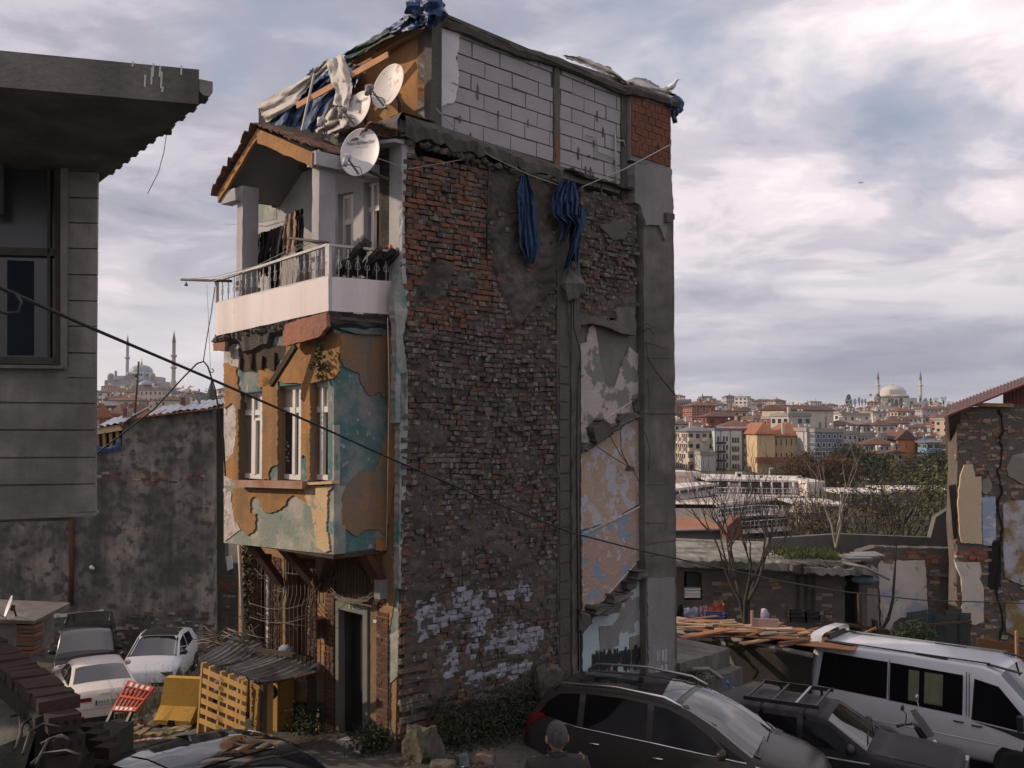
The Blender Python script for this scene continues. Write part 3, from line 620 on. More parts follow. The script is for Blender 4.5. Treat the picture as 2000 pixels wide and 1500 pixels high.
 for i,(x0,x1,yt,yb,n)in enumerate(((490,532,1096,1290,7),(548,612,1090,1318,9))):
  g=MB()
  for k in range(n):
   x=x0+(x1-x0)*k/(n-1);t,l,b_=FA(x,yt+k*1.5,.10),FA(x-6,yt+85+k*2,.26),FA(x-6,yb+k*1.2,.26)
   g.tube([t,FA(x,yt+66+k*1.5,.10),l,b_]if i else[FA(x,yt+k,.10),FA(x,yb+k,.10)],.011,5)
  for fr_ in(.12,.55,.95):y=yt+(yb-yt)*fr_;g.tube([FA(x0-(6 if i and fr_>.5 else 0),y,.26 if i and fr_>.5 else .1),FA(x1-(6 if i and fr_>.5 else 0),y+9,.26 if i and fr_>.5 else .1)],.009,5)
  g.build('window_grille',M_iron,house)
 b=MB();b.prism([FA(x,y,-.2)for x,y in[(540,1360),(616,1372),(616,1450),(540,1440)]],-NF*.02);b.build('basement_opening',M_dark,house)
 g=MB()
 for k in range(8):x=563+k*7;g.tube([FA(x,1372+k,.0),FA(x,1436+k,.0)],.010,5)
 g.tube([FA(561,1402,.01),FA(616,1410,.01)],.01,5);g.build('basement_grille',M_iron,house)
 b=MB();b.prism([FA(x,y,-.004)for x,y in[(757,640),(779,640),(779,1090),(757,1090)]],-NF*.28);b.build('front_wall',M_orange_st,house)
 c7=lambda p:crop(p,380,700)
 c8=lambda p:crop(p,380,1050)
 for i,p in enumerate((c7([(1256,-150),(1330,-150),(1330,90),(1325,250),(1300,380),(1310,520),(1325,790),(1290,850),(1275,980),(1256,1100)]),c8([(1140,120),(1256,95),(1325,170),(1310,260),(1300,400),(1270,600),(1205,665),(1205,330),(1180,300)]),c8([(1205,1180),(1240,1170),(1250,1330),(1205,1320)]))):
  fpoly('ochre_layer',p,.02,.022,M_orange if i==0 else M_orange_st,amp=1.0,seed=i)
 fpoly('teal_layer',c8([(1256,95),(1325,90),(1328,150),(1328,400),(1325,600),(1230,660),(1270,600),(1305,400),(1318,240),(1322,170)]),.012,.02,M_teal,amp=1)
 fpoly('grey_layer',c8([(1205,670),(1330,600),(1320,900),(1270,950),(1265,1200),(1290,1320),(1250,1330),(1240,1170),(1205,1170)]),.014,.02,M_tealpale,amp=1)
 fp=lambda pts,m=M_tealpale:fpoly('bay_wall',pts,BO,.20,m)
 fp([(437,1060),(437,948),(652,950),(652,1083)]);fp([(437,948),(437,640),(466,640),(466,948)],M_pale)
 for p in([(512,640),(542,640),(542,948),(512,948)],[(588,640),(606,640),(606,948),(588,948)]):fp(p,M_teal)
 for p in([(466,640),(512,640),(512,764),(466,769)],[(542,640),(588,640),(588,750),(542,755)],[(606,640),(652,640),(652,742),(606,748)]):fp(p,M_teal)
 b=MB();b.prism([FA(x,y,BO-.004)for x,y in[(649.5,640),(652.2,640),(652.2,1083),(649.5,1083)]],-NF*.1);b.build('bay_corner',M_tealpale,house)
 b=MB();b.prism([S(x,y,BS)for x,y in[(652.2,640),(757,640),(757,1076),(652.2,1083)]],-NS*.15);b.build('bay_flank',M_teal,house)
 b=MB();b.prism([FP(s_,2.94,o)for s_,o in((.335,.02),(.335,BO-.01),(3.40,BO-.01),(3.40,.02))],Z*.08);b.prism([FP(s_,5.9,o)for s_,o in((.4,.02),(.4,BO-.05),(3.40,BO-.05),(3.40,.02))],Z*.08);b.build('bay_floor',M_wood,house)
 b=MB();b.obox(FP(3.2,2.96,.0),V*.2,NF*(BO-.02),Z*3.1);b.build('bay_flank',M_pale,house)
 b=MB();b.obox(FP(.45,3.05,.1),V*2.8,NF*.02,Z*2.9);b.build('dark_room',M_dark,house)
 def och(p,m=M_orange,seed=1,o=.022,amp=1.7):fpoly('ochre_layer',c7(p),BO+o,.024,m,amp=amp,seed=seed,step=4)
 och([(245,848),(705,840),(715,900),(735,955),(690,905),(640,890),(610,910),(595,950),(555,985),(500,1005),(450,1000),(430,960),(410,910),(385,900),(360,940),(365,1010),(400,1012),(395,1110),(345,1155),(310,1120),(260,1050),(250,950)],seed=2)
 och([(712,835),(897,825),(865,870),(855,1100),(880,1250),(840,1258),(795,1228),(780,1140),(765,1010),(760,968),(735,955),(715,905)],M_cream,3)
 och([(190,845),(235,870),(245,960),(258,1055),(300,1115),(250,1150),(200,1190)],M_pale,4,.012)
 och([(190,30),(270,60),(285,205),(300,220),(300,330),(265,330),(240,290),(215,310),(193,325)],seed=5);och([(266,332),(284,334),(284,795),(245,797),(200,760),(196,690),(250,610),(268,480)],seed=6)
 och([(442,120),(540,150),(540,690),(500,705),(480,740),(480,790),(442,790)],seed=7);och([(694,170),(752,160),(752,790),(728,790),(728,640),(705,625),(694,650)],seed=8)
 och([(420,195),(415,75),(500,60),(590,40),(600,-140),(960,-170),(930,0),(945,80),(905,128),(752,160),(690,165),(540,150)],seed=9)
 fpoly('ochre_layer',crop([(340,1030),(400,1080),(410,1210),(330,1180)],340,400),BO+.02,.02,M_orange,amp=1)
 for s_,x in((0,466),(1,542),(2,606)):
  b=MB();b.prism([FA(x,764-8*s_,BO+.018),FA(x,948,BO+.018),FA(x,948,BO+.018)-NF*.2,FA(x,764-8*s_,BO+.018)-NF*.2],V*.004);b.build('window_reveal',M_orange_st,house)
 def ochs(p,m=M_orange,seed=1):fpoly('ochre_layer',c7(p),0,.024,m,amp=1.6,seed=seed,side=True,soff=BS+.022,step=4)
 ochs([(945,-160),(1254,-160),(1254,262),(1240,260),(1200,215),(1150,245),(1120,220),(1080,150),(1070,95),(970,50),(948,0)],M_orange_st,11)
 ochs([(1254,500),(1254,1140),(1235,1150),(1190,1110),(1110,1115),(1060,1160),(960,1100),(960,900),(990,830),(1080,735),(1170,740),(1190,700),(1240,520)],M_orange_st,14)
 ochs([(1180,1172),(1254,1165),(1254,1248),(1182,1250)],M_orange,12)
 b=MB();b.prism([FA(x,y,BO+.14)for x,y in[(449,938),(590,940),(590,955),(462,951)]],-NF*.16);b.build('window_sill',surf('terracotta_sill',(.27,.12,.08),(.40,.28,.22),2.5,bump=.3),house)
 b=MB();b.prism([FA(x,y,BO+.08)for x,y in[(590,943),(649,939),(649,945),(590,948)]],-NF*.12);b.build('window_sill',M_cream,house)
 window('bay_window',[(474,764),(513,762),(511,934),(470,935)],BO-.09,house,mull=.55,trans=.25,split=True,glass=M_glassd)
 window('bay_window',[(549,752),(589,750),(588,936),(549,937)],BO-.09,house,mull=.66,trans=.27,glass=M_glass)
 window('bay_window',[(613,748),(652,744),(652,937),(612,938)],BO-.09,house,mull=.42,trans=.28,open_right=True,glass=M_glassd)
 b=MB()
 for k in range(6):p=FA(571+rnd.uniform(-3,3),900-k*7,BO-.18);b.ball(p,(.09,.06,.04),7,jit=.2)
 b.build('folded_linen',surf('linen',(.35,.37,.42),(.2,.24,.32),6,bump=.3),house)
 b=MB();b.prism([FA(x,y,BO+.012)for x,y in rough_poly(crop([(415,930),(560,900),(640,920),(800,900),(800,1010),(740,1040),(690,1000),(660,1050),(560,1070),(440,1090),(420,1010)],340,400),6,1.5)],-NF*.02);b.build('exposed_lath',M_wood,house)
 for k,x in enumerate((470,492,512,531)):
  b=MB();b.obox(FA(x,722,BO+.01),-V*rnd.uniform(.05,.12),NF*.05,Z*rnd.uniform(.16,.26),jit=.02);b.build('joist_end',M_wood,house)
 b=MB();b.bar(FA(577,676,BO+.20),FA(529,752,BO+.30),.09,.06,up=NF);b.build('hanging_beam',M_wood,house)
 for(x0,y0,x1,y1,s_)in((492,1064,548,1140,0),(552,1069,620,1147,0),(712,1082,745,1140,1)):
  b=MB();b.bar(FA(x0,y0,.80 if not s_ else .3),FA(x1,y1,.03),.10,.22,up=V);b.build('bay_strut',M_rust,house)
facade()
def balcony():
 BA,SB=1.12,-.202
 for nm,rows in(('balcony_slab',None),):
  b=MB();rows=[]
  pts=[FP(3.42-i*.085,0,BA)for i in range(38)]+[FP(.20,0,BA-i*.09)for i in range(13)]
  for i,p in enumerate(pts):
   f=i<38;zt=6.25+(.12*i/37 if f else .12);inn=(-NF if f else V)
   dr=.10+.10*float(vnoise(i*.35,2))+(.16 if(8<i<18)else 0)
   q=p+inn*(.03+.06*float(vnoise(i*.8,5)))
   rows.append([p+Z*(zt-.0)+inn*.0,q+Z*(zt-.06),q+Z*(zt-dr)+inn*.03,p+inn*.25+Z*(zt-dr-.10),p+inn*.55+Z*(zt-.28),p+inn*1.0+Z*(zt-.26)])
  b.grid(rows,smooth=False);b.build('balcony_slab',M_conc_dk,house)
 b=MB();b.prism([FP(s_,6.27,o)for s_,o in((.25,.0),(.25,BA-.05),(3.36,BA-.05),(3.36,0))],Z*.05);b.build('balcony_floor',M_conc,house)
 fpoly('terracotta_fascia',crop([(720,780),(800,750),(990,700),(995,790),(940,860),(720,920),(700,890)],340,400),BA+.03,.06,surf('salmon_render',(.36,.155,.10),(.27,.12,.08),2.2,streak=(.15,.1,.08),sa=.5,bump=.6,bs=16),amp=1)
 fpoly('terracotta_fascia',crop([(250,905),(330,890),(330,950),(255,950)],340,400),BA+.02,.06,surf('salmon_render2',(.34,.15,.10),(.2,.12,.09),2,bump=.6,bs=16),amp=1)
 b=MB()
 for k in range(44):
  x=424+k*5;b.ball(FA(x,664-k*1.3+rnd.uniform(-2,4),BA-.06+rnd.uniform(-.05,.01)),(rnd.uniform(.05,.10),rnd.uniform(.04,.07),rnd.uniform(.03,.07)),6,jit=.35,smooth=False)
 b.build('slab_aggregate',M_conc_dk,house,kind='stuff')
 fpoly('parapet_panel',rough_poly([(422,592),(641,540),(641,607),(422,656)],10,.5),BA,.035,M_panel)
 b=MB();b.prism([S(x,y,SB)for x,y in rough_poly([(641.3,540),(768,549),(767,614),(641.3,607)],10,.5)],-NS*.035);b.build('parapet_panel',M_panel,house)
 rail=MB();rail.bar(FA(421,549,BA-.015),FA(641,478,BA-.015),.05,.035);rail.bar(S(641,478.5,SB-.015),S(768,491,SB-.015),.05,.035)
 rail.bar(FA(424,591,BA-.015),FA(641,539,BA-.015),.02,.02);rl=rail.build('railing',M_railw,house)
 for x in(423.5,640,643.5):
  p,q=(FA(x,549-(x-421)*.3227,BA-.02),FA(x,592-(x-422)*.237,BA-.02))if x<642 else(S(x,479,SB-.02),S(x,607,SB-.02))
  b=MB();b.bar(p,q,.05,.05,up=U);b.build('railing_post',M_railw,rl)
 def baluster(p,q,tang):
  b=MB();b.tube([p,q],.008,5);L=(p-q).length;m=q+Z*L*.34
  for sg in(1,-1):
   b.tube([m+Z*L*.28,m+tang*sg*.018+Z*L*.22,m+tang*sg*.045+Z*L*.03,m+tang*sg*.03-Z*L*.03,m-Z*L*.02],.005,4)
   b.tube([m+Z*L*.26,m+tang*sg*.03+Z*L*.33,m+tang*sg*.05+Z*L*.28],.005,4)
  b.build('baluster',M_railw,rl)
 for k in range(1,19):
  x=423+k*217/19;baluster(FA(x,549-(x-421)*.3227,BA-.02),FA(x,592-(x-422)*.237,BA-.02),V)
 for k in range(1,7):x=643+k*18.5;baluster(S(x,479+(x-643)*.1,SB-.02),S(x,541+(x-643)*.07,SB-.02),U)
 pw=lambda pts,m=M_porch:fpoly('porch_wall',pts,0,.28,m)
 for p in([(745,260),(781,262),(780,640),(745,640)],[(690,280),(710,275),(710,640),(690,640)],[(645,300),(660,296),(660,640),(645,640)],[(486,300),(628,300),(628,640),(486,640)],[(710,262),(745,260),(745,352),(710,356)],[(660,262),(690,262),(690,374),(660,380)],[(628,262),(645,262),(645,392),(628,396)]):pw(p)
 pw([(628,262),(781,232),(781,264),(628,300)])
 b=MB();b.prism([FA(x,y,.006)for x,y in rough_poly([(494,395),(540,392),(540,428),(500,436),(494,430)],5,1)],-NF*.01);b.build('teal_layer',M_tealpale,house)
 b=MB();b.prism([FA(x,y,.03)for x,y in[(487,396),(494,395),(494,520),(487,522)]],-NF*.05);b.build('door_jamb',M_cream,house)
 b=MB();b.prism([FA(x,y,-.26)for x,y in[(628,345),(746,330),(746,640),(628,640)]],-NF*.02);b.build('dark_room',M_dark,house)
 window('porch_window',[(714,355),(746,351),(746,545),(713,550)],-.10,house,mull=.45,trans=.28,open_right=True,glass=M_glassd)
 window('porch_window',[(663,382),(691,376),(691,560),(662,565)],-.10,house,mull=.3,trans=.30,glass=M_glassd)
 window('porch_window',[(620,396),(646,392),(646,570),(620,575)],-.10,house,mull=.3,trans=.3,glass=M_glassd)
 b=MB();b.prism([S(x,y,-.012)for x,y in rough_poly([(785,262),(797,262),(790,400),(792,520),(800,600),(786,640)],8,1.5)],-NS*.05);b.build('plaster_edge',M_porch,house)
 b=MB();b.prism([S(x,y,.02)for x,y in rough_poly(crop([(1470,420),(1500,560),(1520,690),(1490,850),(1520,1100),(1500,1420),(1440,1420),(1450,850),(1430,600)],340,400),8,1.5,3)],-NS*.12);b.build('plaster_edge',M_tealpale,house)
 b=MB();b.prism([S(x,y,.02)for x,y in rough_poly(crop([(1340,100),(1380,90),(1390,400),(1372,900),(1350,1250),(1345,1500),(1330,1500)],380,700),8,1.2,3)],-NS*.12);b.build('plaster_edge',M_tealpale,house)
 for s_,zt in((.68,8.75),(2.82,8.60)):
  b=MB();rows=[]
  for k in range(12):
   z=6.3+(zt-6.3)*k/11;j=lambda:rnd.uniform(-.006,.006);rows.append([FP(s_+j(),z,.98+j()),FP(s_+.18+j(),z,.98+j()),FP(s_+.18,z,.70),FP(s_+j(),z,.70),FP(s_+j(),z,.98+j())])
  b.grid(rows,smooth=False);b.build('porch_column',M_porch,house)
 pk,zl,zr=(2.13,9.33),(3.33,8.53),(.62,8.66)
 def fsl(a,c,d,th=.05,o=1.14):
  b=MB();dz=[rnd.uniform(-.02,.02)for _ in range(9)];top=[];bot=[]
  for k in range(9):
   t=k/8;s_,z=a[0]+(c[0]-a[0])*t,a[1]+(c[1]-a[1])*t;top.append(FP(s_,z,o));bot.append(FP(s_,z-d+dz[k],o))
  b.prism(top+bot[::-1],-NF*th);return b.build('gable_fascia',M_orange,house)
 fsl(pk,zl,.15);fsl(pk,zr,.22)
 b=MB();b.prism([FP(pk[0],pk[1]-.04,1.13),FP(zl[0],zl[1]-.03,1.13),FP(zl[0],zl[1]-.03,0),FP(pk[0],pk[1]-.04,0)],Z*.05);b.prism([FP(pk[0],pk[1]-.05,1.13),FP(zr[0],zr[1]-.06,1.13),FP(zr[0],zr[1]-.06,0),FP(pk[0],pk[1]-.05,0)],Z*.05)
 b.build('porch_soffit',surf('soffit_grey',(.20,.195,.195),(.15,.145,.145),1.2,bump=.2),house)
 b=MB();b.obox(FP(.56,8.48,.0),V*.22,NF*1.12,Z*.20);b.build('porch_beam',M_porch,house);b=MB();b.obox(FP(2.85,8.36,.9),V*.45,NF*.2,Z*.18,jit=.01);b.build('porch_beam',M_porch,house)
 def tiles(a,c,rows=5,o0=1.24,o1=-.2):
  n=int(math.hypot(a[0]-c[0],a[1]-c[1])/.2)
  for k in range(n+1):
   t0,t1=k/(n+1),(k+1)/(n+1)
   for r in range(rows):
    oa,ob=o0-(o0-o1)*r/rows,o0-(o0-o1)*(r+1)/rows-.02
    P=lambda t,o,up:FP(a[0]+(c[0]-a[0])*t,a[1]+(c[1]-a[1])*t+up,o)
    up=.015+.028*(r==0)*rnd.random()+rnd.uniform(0,.022)
    b=MB();v0,v1,v2,v3=P(t0+.004,oa+rnd.uniform(-.05,.03),up+.02),P(t1+.01,oa+rnd.uniform(-.05,.03),up),P(t1+.01,ob,up+.01),P(t0+.004,ob,up+.03)
    b.prism([v0,(v0+v1)/2+Z*.028,v1,v2,(v2+v3)/2+Z*.028,v3],Z*.022);b.build('roof_tile',M_tile,house)
 tiles(pk,(zl[0]+.10,zl[1]-.05));tiles(pk,(zr[0]-.05,zr[1]+.02));tiles((zr[0],zr[1]+.03),(.0,zr[1]+.36),rows=3,o0=.62)
 b=MB();b.prism([FP(s_,8.88,o)for s_,o in((-.02,.0),(-.02,.16),(.6,.45),(.6,.0))],Z*.05);b.build('corner_soffit',M_porch,house)
 rows=[]
 for i in range(20):
  s_=-.03+i*.16;rows.append([FP(s_,9.34,-.6),FP(s_,9.33+rnd.uniform(-.03,.03),.05),FP(s_,9.2,.14+rnd.uniform(-.03,.03)),FP(s_,8.98+rnd.uniform(-.03,.02),.12),FP(s_,8.95,-.1)])
 b=MB();b.grid(rows,smooth=False);b.build('slab_edge',M_conc_dk,house)
 fpoly('attic_front',[(835,42),(835,262),(690,262),(690,100)],-.56,.14,M_orange,amp=.6)
 b=MB();b.obox(FP(.01,9.3,-.75),V*.16,NF*.215,Z*1.68,jit=.01);b.build('corner_render',M_conc_dk,house)
 fpoly('attic_front',[(690,100),(690,262),(505,300),(505,205)],-.9,.1,M_dark)
 b=MB()
 for(x0,y0,x1,y1,o,w)in((720,96,800,52,-.46,.10),(712,108,806,58,-.42,.05),(728,112,818,60,-.44,.06),(690,122,735,98,-.40,.12)):
  b=MB();b.bar(FA(x0,y0,o),FA(x1,y1,o),.05,w,up=NF);b.build('eaves_board',M_woodlt,house)
balcony()
# ================================================================= left concrete house
def left_house():
 W=Vector((.961,.277,0)).normalized();N=Vector((W.y,-W.x,0));P0=Vector((-3.846,9.0,0))
 hs=thing('concrete_house',(-5.5,9.2,3.9),'dark grey concrete house with jutting eaves slab and grooved wall panels','house')
 L=lambda x,y,o=0:on_plane(x,y,P0+N*o,N)
 M_w=surf('panel_concrete',(.33,.305,.27),(.25,.232,.208),2.4,c3=(.15,.142,.13),s3=1.3,t3=.56,w3=.08,streak=(.10,.096,.09),sa=.8,ss=2.2,bump=.35,bs=30)
 M_f=surf('eaves_concrete',(.20,.185,.165),(.13,.122,.11),2.2,c3=(.115,.106,.095),s3=.8,t3=.55,w3=.12,c4=(.21,.20,.19),s4=3,t4=.66,w4=.05,streak=(.04,.038,.035),sa=.6,bump=.6,bs=20)
 def pr(nm,pts,o0,o1,m,par=hs):b=MB();b.prism([L(x,y,o1)for x,y in pts],-N*(o1-o0));return b.build(nm,m,par)
 for q_ in([(119,290),(186,300),(185,1008),(119,1012)],[(-260,714),(119,714),(119,1012),(-260,1030)],[(-260,250),(119,290),(119,300),(-260,290)]):pr('wall_core',q_,-.2,-.035,M_w)
 pr('dark_room',[(-300,280),(125,290),(125,720),(-300,720)],-.6,-.5,M_dark)
 ys=[334,386,435,485,536,587,637,689,738];y0=318
 for y in ys:
  pr('wall_panel',[(133,y0+1.6),(190.5-(y0-330)*.009,y0+2.4),(190.5-(y-330)*.009,y-.2),(133,y-1.4)],-.1,rnd.uniform(-.002,.004),M_w);y0=y
 ys=[788,840,893,945,1000]
 for y in ys:
  sl=(840-(y0+y)/2)*.0003;pr('wall_panel',[(-250,y0+1.3-250*sl),(187.0,y0+1.3),(186.5,y-1.3),(-250,y-1.3-250*sl+(14 if y==1000 else 0))],-.1,rnd.uniform(-.002,.004),M_w);y0=y
 pr('drip_ledge',[(-250,1010),(184,1001),(184,1008),(-250,1024)],-.3,.03,M_w)
 pr('frieze',[(-250,225),(190,290),(190,318),(-250,285)],-.3,.02,M_f)
 pr('window_architrave',[(118,300),(133,302),(131,722),(118,720)],-.3,.03,M_w);pr('window_architrave',[(-250,270),(133,300),(133,312),(-250,296)],-.3,.032,M_w)
 pr('apron',[(-250,712),(133,718),(133,738),(-250,734)],-.3,.0,M_w)
 wf=MB();M_wf=surf('dirty_frame',(.095,.082,.07),(.06,.052,.045),5,bump=.3)
 for p in([(106,300),(118,301),(118,716),(106,716)],[(-250,296),(108,306),(108,316),(-250,306)],[(-250,478),(108,485),(108,500),(-250,492)],[(-250,692),(108,698),(108,712),(-250,705)],[(92,316),(98,316),(98,700),(92,700)]):wf.prism([L(x,y,-.05)for x,y in p],-N*.05)
 w=wf.build('window_frame',M_wf,hs)
 pr('pane',[(-250,300),(108,310),(108,485),(-250,480)],-.13,-.12,flat('grey_pane',(.03,.033,.034),.25,spec=.6),w);pr('pane',[(-250,490),(108,495),(108,700),(-250,700)],-.13,-.121,flat('grey_pane2',(.018,.02,.022),.15,spec=.6),w)
 pr('blue_curtain',[(14,508),(66,510),(66,694),(14,694)],-.118,-.112,surf('curtain_blue',(.012,.018,.032),(.009,.014,.024),3,bump=.2));
 pr('window_sill',[(-250,708),(122,714),(122,720),(-250,716)],-.1,.09,M_w)
 A=Vector((-2.317,7.1,0));B=Vector((-3.70,8.96,0));D=(B-A).normalized();zt,zb=7.43,7.17
 rows=[A-W*6,A,B+D*4,B+D*4-W*8]
 b=MB();b.prism([p+Z*zb for p in rows],Z*(zt-zb));b.build('eaves_slab',M_f,hs)
 b=MB()
 for x,y0,y1 in((300,124,150),(297,132,165),(284,146,170),(313,130,150),(316,140,172),(355,128,146),(318,170,180),(260,120,130)):
  p=on_plane(x,y0,A-N*-.004,N);q=on_plane(x-1.5,y1,A+N*.004,N);b.bar(p,q,.012,.004,up=N)
 b.build('dropping_streak',flat('droppings',(.5,.49,.47),.9),hs,kind='stuff')
 n=14;prof=[(.0,.0),(.0,-.09),(.03,-.115),(.08,-.115),(.10,-.08),(.10,.0)]
 out=Vector((D.y,-D.x,0));g=MB();rows=[]
 for q in(A+D*.0,B+D*4):rows.append([q+out*(a+.004)+Z*(7.36+c)for a,c in prof])
 g.grid(rows,smooth=False);g.add([r for r in rows[0]],[(0,1,2,3,4,5)]);gt=g.build('gutter',surf('old_gutter',(.24,.23,.215),(.16,.155,.145),4,bump=.2),hs)
 for k in range(11):
  b=MB();q=A+D*(.1+k*.26)+out*.05+Z*7.24;b.tube([q+out*.05+Z*.02,q+out*.03-Z*.015,q-out*.02-Z*.02,q-out*.05],.012,5);b.build('gutter_bracket',M_iron,gt)
 b=MB();q=A+D*.85+out*.03+Z*7.26;b.tube([q,q-Z*.10],.04,10);b.build('gutter_outlet',M_iron,gt)
 b=MB();b.tube([q-Z*.08,q-Z*.25-W*.02,q-Z*.42-W*.06,q-Z*.60-W*.14],.003,4);b.build('hanging_wire',M_cable,gt)
 b=MB();b.tube([L(12,160,.6),L(12,190,.55),L(-4,280,.05),L(-6,420,.08)],.055,10);b.build('downpipe',surf('pipe_grey',(.11,.105,.10),(.08,.075,.07),4,bump=.1),hs)
 b=MB();c=P0+D*.3-W*.1;b.prism([c+Z*3.9,c-W*6+Z*3.9,c-W*6+D*4.5+Z*3.9,c+D*4.2-W*.2+Z*3.9],Z*3.27);b.prism([c-W*1.6+Z*-.5,c-W*6+Z*-.5,c-W*6+D*4.5+Z*-.5,c-W*1.6+D*4+Z*-.5],Z*4.4);b.build('house_body',M_w,hs,kind='stuff')
left_house()
def left_foreground():
 D=Vector((-.63,.777,0));O=Vector((D.y,-D.x,0))*-1;A=Vector((-3.096,6.5,0));X=Vector((.777,.63,0))
 w=thing('dwarf_wall',(-3.1,6.5,1.1),'dark rendered dwarf wall with a sloping brick coping beside the road','wall')
 M_cop=surf('coping_brick',(.05,.030,.024),(.034,.023,.019),5,c4=(.05,.045,.035),s4=6,t4=.58,bump=.5,bs=25)
 M_ren=surf('dark_render',(.040,.036,.030),(.025,.023,.019),1.8,c3=(.02,.023,.015),s3=2.2,t3=.56,bump=.8,bs=14)
 for k in range(28):
  b=MB();p=A+D*(k*.125)+Z*(2.90+rnd.uniform(-.006,.006))-X*(.02+rnd.uniform(-.01,.01));b.obox(p,D*.113,X*.25,Z*.078,jit=.007);b.build('coping_brick',M_cop,w)
 b=MB();rows=[]
 for k in range(30):
  q=A+D*(k*.13-.02);rows.append([q+X*.20+Z*.6,q+X*.20+Z*2.90,q+X*.02+Z*2.90]+[q-X*(.0+.035*float(vnoise(k*.6,z*2.2))+.03)+Z*z for z in(2.88,2.78,2.62,2.5)]+[q-X*.1+Z*.6])
 b.grid(rows,smooth=False);r0=rows[0];b.add(r0,[tuple(range(len(r0)))]);b.build('wall_render',M_ren,w)
 b=MB();rows=[]
 for k in range(24):
  q=A+D*(k*.16-.05)-X*.05;j=lambda:rnd.uniform(-.02,.02)
  rows.append([q+Z*2.80,q-X*(.16+j())+Z*(2.78+j()),q-X*(.38+j())+Z*(2.70+j()),q-X*(.5+j())+Z*(2.52+j()),q-X*.56+Z*.8])
 b.grid(rows);b.add(rows[0],[(0,1,2,3,4)]);b.build('concrete_plinth',surf('mossy_concrete',(.105,.098,.085),(.07,.066,.056),3,c3=(.04,.046,.03),s3=2.5,t3=.56,bump=.7,bs=18),w)
 M_hol=surf('perforated_brick',(.036,.022,.018),(.025,.018,.015),5,bump=.4,bs=40)
 def holed(c,ax,ay,az,n,m,nm,par,lab=None):
  o=MB();o.obox(c,ax,ay,az);ob=o.build(nm,M_hol,par);h=MB()
  for i in range(n):
   for j in range(m):h.obox(c+ax*((i+.22)/n)+ay*((j+.2)/m)+az*1.001,ax*(.56/n),ay*(.6/m),az*.01)
  h.build('brick_hole',M_dark,ob,kind='stuff');return ob
 e=A-X*.02
 st=thing('hollow_brick_stack',(-2.95,6.4,2.6),'short stack of hollow bricks propping the near end of the brick coping','bricks')
 for z,dx in((2.80,.02),(2.66,.05)):
  b=MB();p=e-D*.16+X*dx+Z*z;b.obox(p,X*.20,D*.14,Z*.105,jit=.004);ob=b.build('brick',M_hol,st);h=MB()
  for i in range(3):h.lathe([(.0,0),(.022,0),(.022,.001)],p+X*(.045+i*.055)-D*.002+Z*.05,10,M=Matrix.Rotation(math.pi/2,3,'X'))
  h.build('brick_hole',M_dark,ob,kind='stuff')
 for z in(2.54,2.42,.8):b=MB();b.obox(e-D*.14+X*.02+Z*(z if z>1 else .6),X*.19,D*.13,Z*(.105 if z>1 else 1.74),jit=.004);b.build('brick',M_hol,st)
 row=thing('perforated_brick_row',(-2.6,6.0,2.1),'row of perforated red bricks laid on edge under the dwarf wall','bricks')
 for k in range(4):
  p=on_z(150+k*11,1440+k*14,2.25-.0*k);holed(p,Vector((.13,-.03,0)),Vector((.05,.12,0)),Vector((0,0,.09)),3,4,'brick',row)
 b=MB();p=on_z(138,1445,2.2);b.obox(p+Vector((0,-.6,-1.4)),Vector((.33,-.02,0)),Vector((.05,1.0,0)),Vector((0,0,1.42)),jit=.02);b.build('footing',M_ren,row)
 for i,pts in enumerate(([(20,1405),(38,1400),(42,1440),(30,1470)],[(32,1465),(45,1420),(70,1402),(92,1408)],[(45,1480),(58,1436),(85,1420),(118,1426)],[(70,1500),(95,1450),(120,1442),(136,1452)],[(60,1500),(85,1478),(130,1472),(158,1482)],[(80,1460),(105,1446),(130,1448)])):
  b=MB();b.tube([on_plane(x,y,A-X*.2+Z*2.78,(-X*.35+Z).normalized())+Z*.02 for x,y in pts],.010,6);b.build('hose',flat('hose_black_%d'%i,(.016,.015,.014),.6),None,label=('black hose bowed over the mossy concrete, '+('nearest the road','second from the coping bricks','third from the coping bricks','lowest by the perforated bricks','short end beside the brick row','tucked under the dwarf wall')[i]),cat='hose',group='hoses over the concrete plinth')
left_foreground()
# ================================================================= neighbour's rendered wall and yard on the left
def brick_mass(P0,D,N,poly,mats,wts,bw=.2,bh=.066,out=.02,seed=3,excl=(),jit=.012,drop=.1,back=.10):
 """bricks laid in a vertical plane: returns an MB (D = along, N = outwards)"""
 r=random.Random(seed);b=MB();xs=[p[0]for p in poly];zs=[p[1]for p in poly];z=min(zs);row=0;cells=[]
 while z<max(zs):
  t=min(xs)-r.random()*bw-(row%2)*bw/2
  while t<max(xs):
   ln=bw*r.choice((1,1,.55))*r.uniform(.9,1.1);cells.append((t,z,ln));t+=ln+bw*.06
  z+=bh*1.17;row+=1
 ct=np.array([c[0]+c[2]/2 for c in cells]);cz=np.array([c[1]+bh/2 for c in cells]);ok=in_poly(ct,cz,poly)
 for e in excl:ok&=~in_poly(ct,cz,e)
 for i in np.nonzero(ok)[0]:
  if r.random()<drop:continue
  t,z,ln=cells[i];o=r.gauss(0,out*.6)
  b.obox(P0+D*t+Z*z-N*back,D*ln,N*(back+o),Z*bh,r.choices(range(len(mats)),wts)[0],jit=jit)
 return b
